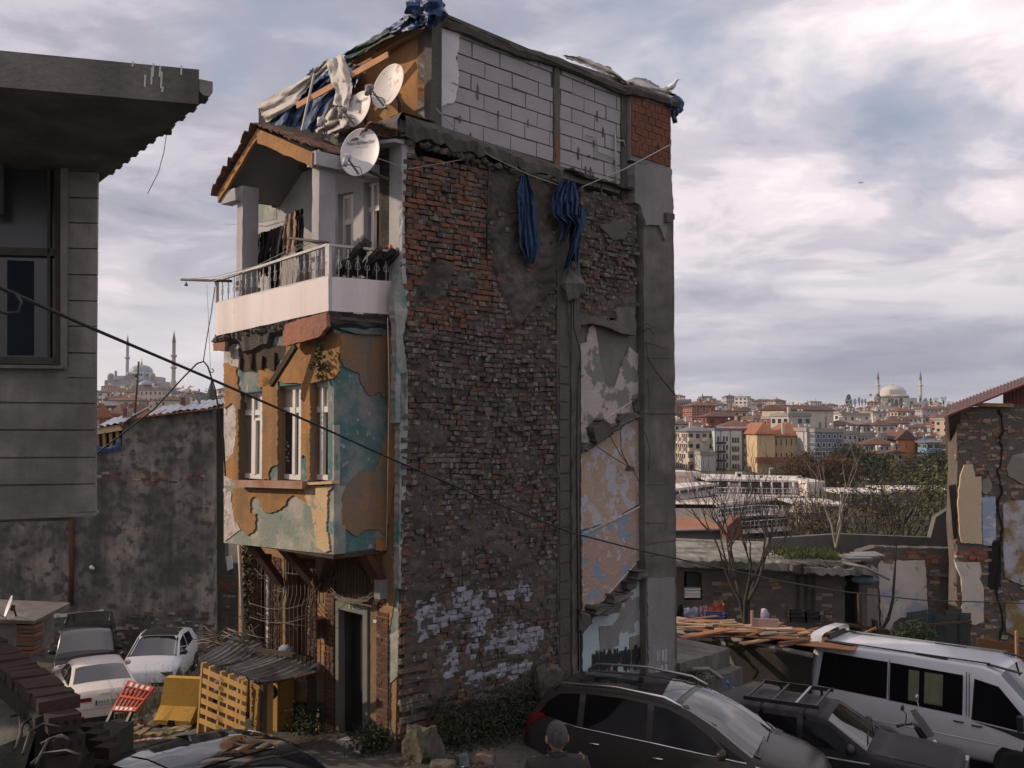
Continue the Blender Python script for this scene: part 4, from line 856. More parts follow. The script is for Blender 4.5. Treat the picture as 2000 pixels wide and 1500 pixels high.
def neighbour():
 Y=33.0;N=Vector((0,-1,0));P0=Vector((0,Y,0));X=Vector((1,0,0));F=lambda x,y,o=0:at(x,y,Y-o)
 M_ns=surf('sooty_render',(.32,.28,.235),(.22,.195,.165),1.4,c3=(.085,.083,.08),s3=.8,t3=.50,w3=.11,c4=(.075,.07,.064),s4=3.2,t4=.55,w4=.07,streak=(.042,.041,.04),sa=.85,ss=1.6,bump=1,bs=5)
 nb=thing('rendered_wall_house',(-14,Y,-2.8),'tall soot stained rendered house wall behind the parked cars','house')
 b=MB();b.prism([F(*p)for p in rough_poly([(-120,985),(0,985),(185,880),(237,878),(240,822),(300,812),(414,800),(416,1310),(-120,1310)],10,.5)],Vector((0,.5,0)));b.build('rendered_wall',M_ns,nb)
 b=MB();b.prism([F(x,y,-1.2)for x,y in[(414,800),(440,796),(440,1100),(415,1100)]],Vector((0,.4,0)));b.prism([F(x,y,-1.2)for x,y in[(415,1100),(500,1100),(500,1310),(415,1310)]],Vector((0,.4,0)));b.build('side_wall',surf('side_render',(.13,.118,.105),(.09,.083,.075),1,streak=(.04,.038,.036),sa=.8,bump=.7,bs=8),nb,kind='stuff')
 mats=[surf('grimy_brick',(.17,.078,.05),(.12,.062,.045),4,bump=.4),surf('pale_brick',(.30,.25,.20),(.2,.165,.135),4,bump=.4),surf('dark_brick',(.10,.08,.065),(.075,.06,.05),4,bump=.4)]
 tzp=lambda pts:[(F(*p).x,F(*p).z)for p in pts]
 brick_mass(P0,X,N,tzp([(240,1205),(300,1190),(330,1196),(395,1188),(412,1200),(414,1300),(70,1300),(90,1240),(180,1215)]),mats,(2,4,3),.25,.085,.035,5,jit=.02,drop=.14).build('exposed_brickwork',mats,nb,kind='stuff')
 brick_mass(P0+Vector((0,1.2,0)),X,N,tzp([(417,1130),(470,1140),(470,1260),(417,1260)]),mats,(3,3,3),.27,.085,.03,6,jit=.02,drop=.2).build('exposed_brickwork',mats,nb,kind='stuff')
 brick_mass(P0,X,N,tzp([(190,925),(300,920),(330,935),(400,920),(405,935),(320,950),(190,940)]),mats,(3,1,3),.26,.085,.03,7,jit=.02,drop=.3).build('exposed_brickwork',mats,nb,kind='stuff')
 b=MB();b.prism([F(x,y,.05)for x,y in rough_poly([(53,1206),(95,1200),(170,1195),(200,1190),(202,1194),(150,1202),(60,1212)],8,1)],Vector((0,.06,0)));b.build('plaster_lip',M_pale,nb)
 b=MB();b.tube([F(138,1008,.12),F(140,1110,.12),F(138,1182,.12)],.085,8);b.build('downpipe',M_rust,nb)
 b=MB();b.prism([F(x,y,-.2)for x,y in[(185,836),(238,832),(237,880),(185,885)]],Vector((0,.1,0)));b.build('eaves_opening',M_dark,nb)
 for k in range(4):
  b=MB();x=190+k*13;b.bar(F(x,838,.02),F(x+2,878,.02),.09,.09,up=X);b.build('rafter',M_woodlt,nb)
 for k in range(3):
  b=MB();b.bar(F(184,846-k*5,.1),F(238-k*3,837-k*4,.12-.1*k),.12,.13,up=N);b.build('roof_batten',M_cream if k<2 else M_rust,nb)
 M_sheet=surf('galvanised_sheet',(.40,.43,.47),(.30,.32,.35),2,rough=.45,bump=.1)
 for i,(x0,y0,x1,y1)in enumerate(((184,836,240,824),(238,828,258,812),(285,812,345,804),(335,802,400,798),(398,799,440,786))):
  b=MB();P=[]
  for k in range(19):
   t=k/18;p=F(x0+(x1-x0)*t,y0+(y1-y0)*t,.25);P.append([p+Z*.03*math.sin(k*1.6),p+Vector((0,1.6,.35))+Z*.03*math.sin(k*1.6)])
  b.grid(P);b.build('roof_sheet',M_sheet,nb)
 for k in range(18):
  x=262+k*9.6;b=MB();p=F(x,817-k*1.15,.3);b.prism([p,p+Vector((.08,0,.05)),p+Vector((.16,0,0))],Vector((0,.9,.2)));b.build('roof_tile',surf('t_orange',(.30,.13,.075),(.2,.09,.06),4)if k==0 else bpy.data.materials['t_orange'],nb)
 for i,(x,yt,yb,w)in enumerate(((244,797,818,10),(357,776,800,11))):
  b=MB();p,q=F(x-w/2,yb,-.6),F(x+w/2,yt,-.6);b.obox(Vector((p.x,p.y,p.z)),X*(q.x-p.x),Vector((0,.5,0)),Z*(q.z-p.z));c=b.build('chimney',surf('chimney_render%d'%i,(.32,.25,.20),(.22,.17,.14),4,bump=.3),nb)
  b=MB();b.obox(Vector((p.x+.03,p.y-.02,q.z-.28)),X*(q.x-p.x-.04),Vector((0,.5,0)),Z*.28);b.build('chimney_brick',mats[0],c)
 b=MB();b.tube([F(263,815,-.3),F(271,706,-.3)],.035,6);b.tube([F(268,734,-.3),F(264,734,-.3)],.06,6);b.build('antenna_pole',M_iron,nb)
 b=MB();b.tube([F(390,797,-.8),F(388,771,-.8)],.05,6);b.build('flue_pipe',M_conc_lt,nb)
 b=MB();p=F(178,1108,.12);b.ball(p,.07,8);b.tube([p,p+Vector((.12,-.1,-.02))],.045,8);tag(b.build('security_camera',M_frame),'small white security camera on the soot stained wall','camera')
 b=MB();b.prism([F(x,y,-1.1)for x,y in[(441,1088),(452,1085),(455,1110),(444,1115)]],Vector((0,.05,0)));tag(b.build('white_bag',M_frame),'white sheet caught beside the pole behind the bay','sheet')
 b=MB();P=[]
 for i in range(12):
  t=i/11;x=186+50*t;P.append([F(x,868+6*math.sin(t*3)-(14*t**4)+0,.15),F(x,876-12*t**5,.22+.05*math.sin(i*2)),F(x+1,884-4*t,.16)])
 b.grid(P);tag(b.build('tarpaulin',surf('tarp_blue_a',(.035,.075,.20),(.025,.05,.14),4,rough=.5,bump=.4)),'scrap of blue sheet hanging in the broken eaves opening','tarpaulin')
 ob=thing('stone_outbuilding',(-12.6,25,-1.8),'low stone outbuilding with an arched hole and brick corner','shed')
 F2=lambda x,y,o=0:at(x,y,25-o)
 b=MB();b.prism([F2(x,y)for x,y in rough_poly([(-80,1215),(33,1216),(33,1290),(-80,1330)],8,.8)],Vector((0,2,0)));b.build('stone_wall',surf('rubble_stone',(.14,.13,.11),(.09,.085,.07),5,bump=1,bs=9),ob)
 for k in range(8):
  z=k*.105;p=F2(33,1285);b=MB();b.obox(p+Z*z+Vector((0,-.05,0)),X*(.43+.03*(k%2)),Vector((0,.5,0)),Z*.085,jit=.012);b.build('brick',mats[0 if k%3 else 2],ob)
 b=MB();b.prism([F2(x,y,.1)for x,y in[(-80,1206),(67,1213),(66,1219),(-80,1214)]],Vector((0,2,.1)));b.build('capping',M_conc,ob)
 b=MB();b.prism([F2(2+14*math.cos(a)-8,1262-18*max(0,math.sin(a)),.03)for a in np.linspace(0,math.pi,12)],Vector((0,.05,0)));b.build('arched_hole',M_dark,ob)
neighbour()
# ================================================================= satellite dishes
def dish(name,c,r,aim,label,arm_side=1,mount=None,rust=False,text=None,tilt_arm=True):
 """offset dish: centre c, facing aim"""
 z=Vector(aim).normalized();x=Vector((0,0,1)).cross(z).normalized();y=z.cross(x);M=Matrix((x,y,z)).transposed()
 t=thing(name,c,label,'satellite dish','satellite dishes')
 m=M_dish_r if rust else M_dish
 b=MB();pr=[(0,0),(r*.35,r*.022),(r*.7,r*.09),(r*.97,r*.17),(r*1.0,r*.185),(r*1.0,r*.165),(r*.7,r*.07),(0,-.02)]
 c=Vector(c);S_=Matrix.Diagonal((.9,1.0,1.0));b.lathe(pr,c,40,M=M@S_);b.build('reflector',m,t)
 L=lambda a,q,d:c+M@Vector((a,q,d))
 b=MB();f=L(0,-r*.55,r*1.05);b.tube([L(0,-r*.95,.0),f],.016,6);b.build('arm',M_dishgrey,t)
 b=MB();d=(c-f).normalized();b.tube([f-d*.06,f,f+d*.05],[.03,.045,.05],10);b.tube([f-d*.03,f-d*.05-Z*.12],.035,8);b.build('feed_horn',M_lnb if not rust else M_dishgrey,t)
 b=MB();b.tube([f-Z*.1,L(.1,-r*.8,r*.5),L(.06,-r*1.05,0)],.006,4);b.build('feed_cable',M_cable,t)
 b=MB();b.box(L(0,0,-.06),(.14,.14,.08),rot=M)
 if mount:b.tube([L(0,0,-.08)]+[Vector(q)for q in mount],.026,8)
 b.build('mount',M_iron,t)
 if text:
  for i,(s_,sz_,dy,dx)in enumerate(text):
   cu=bpy.data.curves.new('logo','FONT');cu.body=s_;cu.size=sz_*r;cu.align_x='CENTER';cu.extrude=.0008;me_o=bpy.data.objects.new('logo',cu);dg=bpy.context.evaluated_depsgraph_get()
   col.objects.link(me_o);dg.update();me=bpy.data.meshes.new_from_object(me_o.evaluated_get(dg));bpy.data.objects.remove(me_o)
   dd=r*.185*((dx**2+dy**2))+.012
   for v in me.vertices:v.co=L(v.co.x+dx*r,v.co.y+dy*r,.006+r*.17*min(1,((v.co.x/r+dx)/.9)**2+(v.co.y/r+dy)**2)+.006)
   me.materials.clear();me.materials.append(flat('logo_blue',(.06,.07,.16),.6));link('logo',me,t)
 return t
M_dish=surf('dish_white',(.62,.60,.60),(.55,.53,.53),2,c4=(.2,.13,.09),s4=16,t4=.74,w4=.02,rough=.45,bump=0)
M_dish_r=surf('dish_rusty',(.60,.57,.55),(.52,.49,.47),2,c3=(.36,.13,.04),s3=2.6,t3=.64,w3=.03,rough=.5,bump=0,streak=(.42,.28,.18),sa=.25)
M_dishgrey=flat('dish_arm',(.20,.20,.20),.5);M_lnb=flat('horn_grey',(.42,.42,.42),.5)
def dishes():
 aim=Vector((-.52,-.80,.32))
 dish('satellite_dish',FA(763,172,-.15),.37,(-.62,-.74,.25),'largest rust streaked dish on the attic ledge, nearest the block wall',mount=[FA(780,205,-.4),FA(782,240,-.4)],rust=True)
 dish('satellite_dish',FA(704,216,.10),.30,(-.62,-.74,.25),'white dish with a brown rust spot, between the big dish and the tarps',mount=[FA(716,250,-.1)],rust=True,text=[('NextStar',.26,.45,.1)])
 dish('satellite_dish',FA(655,242,.10),.24,(-.55,-.7,.45),'small white dish half hidden in white sheeting on the porch roof',mount=[FA(665,262,0)])
 dish('satellite_dish',FA(707,300,.55),.36,(-.38,-.90,.12),'white dish with blue lettering hung on the balcony wall bracket',mount=[FA(712,330,.4),S(760,352,-.03)],text=[('Next&NextStar',.20,.36,.0),('o8',.18,.62,.04),('DIGITAL SATELLITE',.07,.24,.0)])
 dish('satellite_dish',at(20,1186,24.6),.29,(-.8,-.5,.3),'small white dish on the low stone outbuilding',mount=[at(32,1205,25.4),at(34,1214,25.4)])
dishes()
# ================================================================= tarpaulins, cloth, laundry
M_tarpb=surf('tarp_blue',(.016,.042,.115),(.032,.080,.20),3.5,c4=(.010,.016,.034),s4=4,t4=.56,w4=.06,rough=.45,bump=.5,bs=9,spec=.5)
M_tarpg=surf('tarp_green',(.012,.035,.032),(.02,.05,.045),4,rough=.6,bump=.5,bs=10)
M_tarpw=surf('tarp_white',(.52,.48,.44),(.42,.385,.35),3,rough=.7,bump=.5,bs=10,streak=(.30,.27,.24),sa=.4)
M_ragb=surf('rag_blue',(.014,.040,.095),(.030,.072,.15),4,streak=(.010,.024,.055),sa=.6,ss=8,rough=.8,bump=.5,bs=14)
def cloth(fn,outline_l,outline_r,rows,cols,amp,freq,seed,off,m,name,label,cat='tarpaulin',group=None,drape=0,parent=None):
 """sheet between a left and a right px edge, folded along its length; off(t) = distance from the wall"""
 r=random.Random(seed);P=[]
 def lerp(l,t):
  k=t*(len(l)-1);i=min(int(k),len(l)-2);f=k-i;return(l[i][0]+(l[i+1][0]-l[i][0])*f,l[i][1]+(l[i+1][1]-l[i][1])*f)
 for i in range(rows):
  t=i/(rows-1);a,c=lerp(outline_l,t),lerp(outline_r,t);row=[]
  for j in range(cols):
   s=j/(cols-1);w=amp*(math.sin(s*freq*6.28+2.2*math.sin(t*4+seed)+s*3*math.sin(seed))*.38+(float(fbm(s*freq*2.2+seed+t*1.5,t*4+s,0,4,seed))-.5)*2.6+(abs(float(vnoise(s*freq*5+t*3,t*7-s*4,0,seed))-.5)-.25)*.9)
   eg=1.6 if i in(0,rows-1)or j in(0,cols-1)else .5;row.append(fn(a[0]+(c[0]-a[0])*s+r.uniform(-eg,eg),a[1]+(c[1]-a[1])*s+r.uniform(-eg,eg)*(2.5 if i==rows-1 else 1),off(t)+w))
  P.append(row)
 b=MB();b.grid(P);return tag(b.build(name,m,parent),label,cat,group)
def tarps():
 c2=lambda p:crop(p,400,0)
 G_='tarpaulins over the attic roof'
 b=MB()
 for k in range(9):
  b.ball(FA(*c2([(rnd.uniform(1385,1490),rnd.uniform(50,140))])[0],-.35+rnd.uniform(-.1,.15)),(rnd.uniform(.12,.22),rnd.uniform(.12,.2),rnd.uniform(.1,.18)),11,jit=.36,smooth=False)
 b.tube([FA(*c2([(1455,60)])[0],-.3),FA(*c2([(1462,20)])[0],-.28),FA(*c2([(1475,30)])[0],-.28),FA(*c2([(1468,62)])[0],-.3)],.03,6)
 tag(b.build('tarpaulin',M_tarpb),'bundled blue tarpaulin tied over the roof corner','tarpaulin',G_)
 cloth(FA,c2([(1480,60),(1300,110),(1180,190),(1060,260),(900,350)]),c2([(1500,150),(1380,190),(1250,220),(1060,330),(930,410)]),30,12,.10,1.5,3,lambda t:-.28,M_tarpg,'tarpaulin','dark green tarpaulin strip rolled along the eaves',group=G_)
 cloth(FA,c2([(1330,95),(1290,110),(1240,150),(1180,190)]),c2([(1420,160),(1370,185),(1290,210),(1230,230)]),16,10,.10,1.6,9,lambda t:-.2,M_tarpb,'tarpaulin','short blue length lying over the green strip',group=G_)
 cloth(FA,c2([(700,440),(620,540),(500,660),(410,800)]),c2([(930,430),(1010,470),(830,640),(720,860)]),34,40,.13,4.2,5,lambda t:-.75+.95*t,M_tarpb,'tarpaulin','large creased blue tarpaulin closing the open attic side',group=G_)
 cloth(FA,c2([(800,380),(680,490),(500,590),(340,680)]),c2([(830,430),(680,560),(590,680),(400,800)]),30,16,.05,1.5,8,lambda t:-.32+.55*t,M_tarpw,'tarpaulin','dirty white sheet along the outer edge of the big blue tarpaulin',group=G_)
 cloth(FA,c2([(795,395),(810,500),(850,590),(830,690)]),c2([(900,350),(950,480),(960,570),(935,700)]),26,14,.09,1.8,12,lambda t:-.18+.4*t,M_tarpw,'tarpaulin','white sheet hanging in folds down the middle of the attic front',group=G_)
 cloth(FA,c2([(830,700),(780,760),(760,800),(720,850)]),c2([(930,700),(945,760),(930,830),(850,880)]),20,18,.14,1.6,15,lambda t:.1+.25*t,M_tarpw,'tarpaulin','white sheeting heaped on the porch tiles',group=G_)
 cloth(FA,c2([(910,650),(905,740)]),c2([(1010,600),(960,740)]),10,10,.07,1.3,16,lambda t:.08,M_tarpw,'tarpaulin','crumpled white sheet end behind the middle dish',group=G_)
 cloth(FA,c2([(960,430),(955,570)]),c2([(1015,425),(1005,560)]),12,8,.05,1.2,18,lambda t:-.38,M_tarpb,'tarpaulin','narrow blue flap against the ochre attic wall',group=G_)
 b=MB();b.bar(FA(*c2([(600,690)])[0],.1),FA(*c2([(1195,355)])[0],-.3),.10,.03,up=NF);tag(b.build('batten',surf('new_batten',(.55,.30,.16),(.44,.24,.13),4,bump=.2)),'long pale wooden batten leaning across the tarpaulins','plank')
 b=MB();b.bar(FA(*c2([(632,850)])[0],.35),FA(*c2([(712,480)])[0],-.15),.03,.03,up=NF);tag(b.build('batten',M_cablew),'thin white strip holding down the blue tarpaulin','strip')
 s3=lambda p:crop(p,800,0)
 sd=lambda x,y,o=0:S(x,y,-.22+o)
 cloth(sd,s3([(1000,360),(1100,366),(1200,400),(1310,440),(1420,540)]),s3([(1010,372),(1100,410),(1200,450),(1310,490),(1425,552)]),24,8,.05,1,21,lambda t:.1,M_tarpw,'tarpaulin','white sheet bulging over the roof edge above the block wall',group=G_)
 cloth(sd,s3([(1420,525),(1480,500),(1560,520),(1640,570),(1740,620)]),s3([(1440,560),(1500,590),(1570,620),(1650,640),(1745,640)]),24,10,.10,1,22,lambda t:.2,M_tarpw,'tarpaulin','white sheet bulging over the rear roof corner by the gull',group=G_)
 b=MB()
 for k in range(16):b.ball(S(*s3([(rnd.uniform(1670,1770),rnd.uniform(635,740))])[0],-.05+rnd.uniform(-.05,.1)),(rnd.uniform(.05,.13),rnd.uniform(.05,.13),rnd.uniform(.06,.12)),8,jit=.35)
 b.tube([S(*s3([(1715,740)])[0],0),S(*s3([(1730,800)])[0],.02)],.05,6)
 tag(b.build('tarpaulin',M_tarpb),'ragged blue tarpaulin knot at the far roof corner','tarpaulin',G_)
 b=MB();P=[]
 c5=lambda p:crop(p,780,300)
 cloth(S,c5([(790,140),(765,260),(775,350),(780,600),(830,700)]),c5([(830,140),(880,260),(885,330),(912,610),(870,720)]),54,30,.075,3.6,31,lambda t:.08+.06*math.sin(t*3.1),M_ragb,'rag','narrow blue cloth hanging on the bare wall, left of the torn one','cloth','blue cloths on the side wall')
 b=MB();o=cloth(S,c5([(1065,160),(1000,260),(990,400),(1060,470),(1030,580)]),c5([(1110,170),(1090,260),(1080,400),(1130,440),(1080,560)]),44,26,.08,2.8,33,lambda t:.14+.08*math.sin(t*3.1),M_ragb,'rag','torn blue cloth bunched over the line end beside the column','cloth','blue cloths on the side wall')
 cloth(S,c5([(1110,180),(1070,300),(1080,400),(1150,460),(1060,770)]),c5([(1150,190),(1170,300),(1155,400),(1180,470),(1110,740)]),46,22,.08,2.6,34,lambda t:.20+.05*math.sin(t*3.1),M_ragb,'rag_fold',None,None,None,parent=o)
 cloth(S,c5([(1175,330),(1160,470),(1130,620),(1155,740)]),c5([(1225,350),(1215,460),(1180,540),(1160,750)]),22,8,.05,1.3,35,lambda t:.22,M_ragb,'rag_fold',None,None,None,parent=o)
 for r_ in o.children:
  for k in('label','category','group'):
   if k in r_:del r_[k]
 c4=lambda p:crop(p,340,400)
 cols=[('trousers',(.42,.22,.14),[(435,140),(415,440),(412,520)],[(475,150),(485,400),(470,520)],'salmon trousers at the outer end of the washing line','trousers'),('jeans',(.018,.030,.055),[(478,180),(475,420),(480,520)],[(560,190),(560,400),(555,500)],'dark blue jeans beside the salmon trousers','trousers'),('shirt',(.012,.012,.014),[(560,180),(560,350),(565,470)],[(630,170),(625,350),(620,450)],'black shirt beside the dark blue jeans','shirt'),('sweater',(.016,.015,.015),[(630,160),(625,340),(630,560)],[(715,130),(710,330),(690,520)],'black sweater in the middle of the washing line','sweater'),('striped_trousers',(.30,.20,.15),[(725,70),(705,250),(705,320)],[(795,40),(795,280),(740,330)],'tan striped trousers bunched by the black coat','trousers'),('coat',(.010,.010,.011),[(790,40),(792,200),(790,360)],[(842,20),(842,220),(840,330)],'black coat at the column end of the washing line','coat')]
 for i,(nm,c,l,r_,lab,cat)in enumerate(cols):
  m=surf('cloth_'+nm,c,tuple(v*.7 for v in c),7,rough=.9,bump=.3,streak=tuple(v*.45 for v in c)if i in(0,4)else None,ss=9)
  cloth(FA,c4(l),c4(r_),16,14,.05,2.2,40+i,lambda t:.62+.02*t,m,nm,lab,cat,'washing on the balcony line')
 b=MB();b.tube([FA(*c4([(340,125)])[0],.64),FA(*c4([(420,128)])[0],.64),FA(*c4([(600,140)])[0],.62),FA(*c4([(840,70)])[0],.6)],.007,5);tag(b.build('clothesline',M_cablew),'pale washing line strung across the balcony opening','clothesline')
 b=MB();b.tube([FA(*c4([(740,215)])[0],.9),FA(*c4([(1005,248)])[0],1.1)],.02,6);tag(b.build('line_pole',M_iron),'dark pole resting on the inner end of the balcony rail','pole','poles on the balcony rail')
 ob=MB();ob.tube([FA(354,546,1.3),FA(452,549,1.12)],.022,6);pole=tag(ob.build('line_pole',M_iron),'dark pole sticking out past the outer end of the balcony rail','pole','poles on the balcony rail')
 b=MB();b.tube([FA(363,547,1.3),FA(363.5,553,1.3)],.004,4);b.lathe([(.005,.05),(.03,0),(.035,-.01)],FA(363.5,557,1.3),8);b.build('small_bell',M_iron,pole)
 for i,pts in enumerate(([(360,545),(420,540),(500,520),(580,480),(600,472)],[(400,549),(520,520),(592,478)],[(412,550),(480,530),(560,500),(612,470)])):
  b=MB();b.tube([FA(x,y,1.22-.1*k)for k,(x,y)in enumerate(pts)],.005,4);tag(b.build('clothesline',M_cablew),('outer','middle','inner')[i]+' thin line running along the outside of the balcony rail','clothesline','lines along the balcony rail')
 jk=thing('junk_pile',FP(.5,6.3,.6),'dark boards and folded furniture piled on the balcony by the corner','junk')
 for k in range(6):
  b=MB();p=S(655+k*15,540-rnd.random()*10,-.35);b.obox(p,Vector((rnd.uniform(.2,.5),rnd.uniform(-.1,.1),rnd.uniform(.1,.5))),Vector((.05,.3,0)),Vector((.0,.04,.08)),jit=.02);b.build('board',M_wood if k%2 else M_dark,jk)
 b=MB();b.box(S(735,515,-.45),(.3,.25,.45),rz=.6,jit=.05);b.build('black_bag',flat('bag_black',(.012,.012,.013),.5),jk)
 b=MB();b.tube([S(763,490,-.2),S(763,480,-.2),S(763.5,478,-.2)],[.03,.03,.015],10);tag(b.build('bottle',flat('orange_plastic',(.62,.10,.02),.5)),'small orange bottle on the balcony rail by the corner','bottle')
 b=MB();p=FA(490,580,.7);b.box(p,(.22,.22,.3),rz=.8);tag(b.build('tub',flat('tub_yellow',(.5,.35,.06),.5)),'yellow tub on the balcony floor behind the rail','tub')
 b=MB();p=FA(487,590,.75);b.box(p,(.12,.12,.16),rz=.8);tag(b.build('tub',flat('tub_blue',(.05,.15,.45),.5)),'small blue tub on the balcony floor behind the rail','tub')
 lf=MB()
 for k in range(80):
  x,y=340+.3*(930+rnd.gauss(0,18)+rnd.random()*25),400+.3*(900+rnd.random()*230);p=FA(x,y,BO+.06+rnd.random()*.08);a=Vector((rnd.uniform(-1,1),rnd.uniform(-1,1),rnd.uniform(-.6,1))).normalized()*.035;c=a.orthogonal()*.6;lf.add([p,p+a+c,p+a*2,p+a-c],[(0,1,2,3)])
 tag(lf.build('fern',surf('fern_green',(.03,.05,.015),(.05,.065,.02),5,bump=0)),'tuft of fern hanging over the bay under the balcony slab','plant')
tarps()
# ================================================================= lot, ruins and sheds on the right
M_wplas=surf('ruin_plaster',(.56,.52,.47),(.46,.41,.35),1.6,c3=(.30,.34,.43),s3=1.3,t3=.57,w3=.04,c4=(.36,.27,.14),s4=4,t4=.64,w4=.03,bump=.5,bs=14)
M_cplas=surf('ruin_cream',(.56,.43,.27),(.50,.40,.28),1.5,c4=(.42,.36,.28),s4=4,t4=.64,w4=.05,bump=.4,bs=14)
M_bplas=surf('ruin_blue',(.30,.36,.48),(.25,.30,.41),2,c4=(.50,.46,.42),s4=3,t4=.56,w4=.04,bump=.4,bs=14)
M_mplas=surf('ruin_mustard',(.25,.17,.06),(.20,.145,.06),1.6,c3=(.38,.39,.42),s3=1.5,t3=.53,w3=.06,c4=(.15,.14,.13),s4=3,t4=.64,w4=.04,bump=.6,bs=12)
M_gplas=surf('ruin_grey',(.26,.235,.205),(.18,.165,.15),1.4,c3=(.34,.31,.28),s3=1.2,t3=.58,bump=.7,bs=12)
M_rbr=[surf('ruin_brick_a',(.26,.16,.11),(.17,.105,.075),5,bump=.5),surf('ruin_brick_b',(.33,.265,.20),(.22,.175,.135),5,bump=.5),surf('ruin_brick_c',(.165,.13,.10),(.11,.09,.072),5,bump=.5),surf('ruin_brick_d',(.25,.10,.055),(.17,.075,.05),5,bump=.5)]
M_rmort=surf('ruin_mortar',(.085,.075,.064),(.13,.113,.096),2,bump=.9,bs=12)
M_corr=surf('red_corrugated',(.135,.042,.034),(.09,.034,.030),2,c4=(.2,.1,.06),s4=3,t4=.64,rough=.6,bump=.15)
M_corrb=surf('brown_corrugated',(.085,.065,.05),(.05,.04,.034),3,rough=.6,bump=.2)
M_corrg=surf('green_corrugated',(.075,.09,.085),(.055,.066,.064),2,c4=(.20,.19,.17),s4=5,t4=.66,rough=.6,bump=.2)
def right_side():
 N=Vector((0,-1,0));X=Vector((1,0,0))
 Y=28.0;F=lambda x,y,o=0:at(x,y,Y-o);xz=lambda pts:[(F(*p).x,F(*p).z)for p in pts];P0=Vector((0,Y,0))
 rh=thing('ruined_house',(13.5,Y,-3),'roofed half of a ruined house with torn brick wall and patches of old room paint','house')
 outline=[(1868,822),(1873,800),(1905,795),(2120,780),(2120,1330),(1868,1330),(1872,1100),(1866,1020),(1870,910)]
 b=MB();b.prism([F(*p)for p in outline],Vector((0,.6,0)));b.build('wall_core',M_rmort,rh)
 patches=[('cream',M_cplas,[(1876,930),(1884,908),(1900,906),(1905,932),(1917,930),(1918,1063),(1878,1060),(1874,1040),(1871,980)]),('pale',M_gplas,[(1919,938),(1932,932),(1937,945),(1936,958),(1926,966),(1919,962)]),('blue',M_bplas,[(1918,972),(1944,970),(1946,1052),(1938,1058),(1937,1066),(1920,1064)]),('grey',M_gplas,[(1966,915),(1978,890),(2000,884),(2100,880),(2100,960),(1998,946),(1970,930)]),('mustard',M_mplas,[(1960,985),(1975,978),(2100,978),(2100,1165),(1994,1142),(1963,1128),(1960,1080)]),('mustardlow',M_mplas,[(1965,1175),(2100,1170),(2100,1250),(1990,1245),(1966,1236)]),('white',M_wplas,[(1866,1098),(1914,1098),(1917,1122),(1914,1130),(1922,1150),(1921,1215),(1905,1221),(1888,1215),(1880,1205),(1878,1130)])]
 for i,(nm,m,p)in enumerate(patches):
  b=MB();b.prism([F(x,y,.06)for x,y in rough_poly(p,6,.9,i)],-N*.10);b.build('plaster_patch',m,rh,label={'cream':'cream painted patch','blue':'pale blue patch','mustard':'mustard patch blotched with grey','white':'white patch stained blue'}.get(nm))
 hole=[(1931,1066),(1950,1055),(1955,1150),(1930,1152)]
 b=MB();b.prism([F(x,y,.012)for x,y in rough_poly(hole,6,1)],-N*.1);b.build('chimney_flue',M_dark,rh)
 b=MB();b.tube([F(1946+14*float(vnoise(y*.05,1))+rnd.uniform(-1.5,1.5),y,.03)for y in range(800,1320,7)],[.018+.03*float(vnoise(k*.4,2))for k in range(75)],5);b.build('wall_crack',M_dark,rh)
 ex=[xz(p[2])for p in patches]+[xz(hole)]
 brick_mass(P0,X,N,xz([(1870,806),(2120,790),(2120,1330),(1870,1330),(1873,1090),(1868,1010),(1872,900)]),M_rbr,(4,4,4,1),.21,.085,.04,15,ex,.022,.08).build('brickwork',M_rbr,rh,kind='stuff')
 b=MB();brick_mass(P0+Vector((0,-.03,0)),X,N,xz([(1872,1065),(1930,1068),(1928,1100),(1872,1098)]),M_rbr,(1,1,1,5),.3,.1,.05,16,[],.025,.05).build('brickwork',M_rbr,rh,kind='stuff')
 b=MB();b.prism([F(x,y,-.3)for x,y in[(1860,812),(1874,806),(1872,900),(1862,890)]],Vector((0,.5,0)));b.build('side_boarding',M_wood,rh)
 def corr(nm,q,n,amp,m,par,nrm,**k):
  b=MB();P=[]
  for i in range(n*4+1):
   t=i/(n*4);a,c=q[0]+(q[1]-q[0])*t,q[3]+(q[2]-q[3])*t;w=nrm*(amp*math.cos(i*math.pi/2));P.append([a+w,(a+c)/2+w,c+w])
  b.grid(P);return b.build(nm,m,par,**k)
 RN=Vector((-.3,0,1)).normalized()
 corr('roof_sheet',[F(1849,811,.35),F(2120,700,.35),F(2120,690,-6),F(1855,790,-6)],40,.03,M_corr,rh,RN)
 b=MB();b.bar(F(1849,812,.4),F(2120,702,.4),.05,.22,up=N);b.build('barge_board',M_corr,rh);b=MB();b.bar(F(1903,790,.1),F(1976,792,.1),.1,.2,up=N);b.build('lintel',M_woodlt,rh)
 corr('gable_sheet',[F(1958,790,.02),F(2120,785,.02),F(2120,706,.02),F(1958,768,.02)],22,.03,M_corr,rh,N)
 b=MB();b.prism([F(1852,812,.3),F(1876,802,.3),F(1876,858,-.4),F(1856,862,-.4)],Vector((0,.15,0)));b.build('eaves_boarding',M_wood,rh)
 corr('cladding_sheet',[F(1852,948,.08),F(1867,945,.08),F(1869,1052,.08),F(1862,1054,.08)],4,.025,M_corrb,rh,N)
 Y2=29.0;F2=lambda x,y,o=0:at(x,y,Y2-o);P2=Vector((0,Y2,0));xz2=lambda pts:[(F2(*p).x,F2(*p).z)for p in pts]
 lw=thing('ruined_wall',(11,Y2,-3),'low ruined brick wall with a large white and blue plaster patch','wall')
 b=MB();b.prism([F2(*p)for p in rough_poly([(1680,1078),(1712,1068),(1872,1072),(1880,1290),(1680,1280)],8,1)],Vector((0,.5,0)));b.build('wall_core',M_rmort,lw)
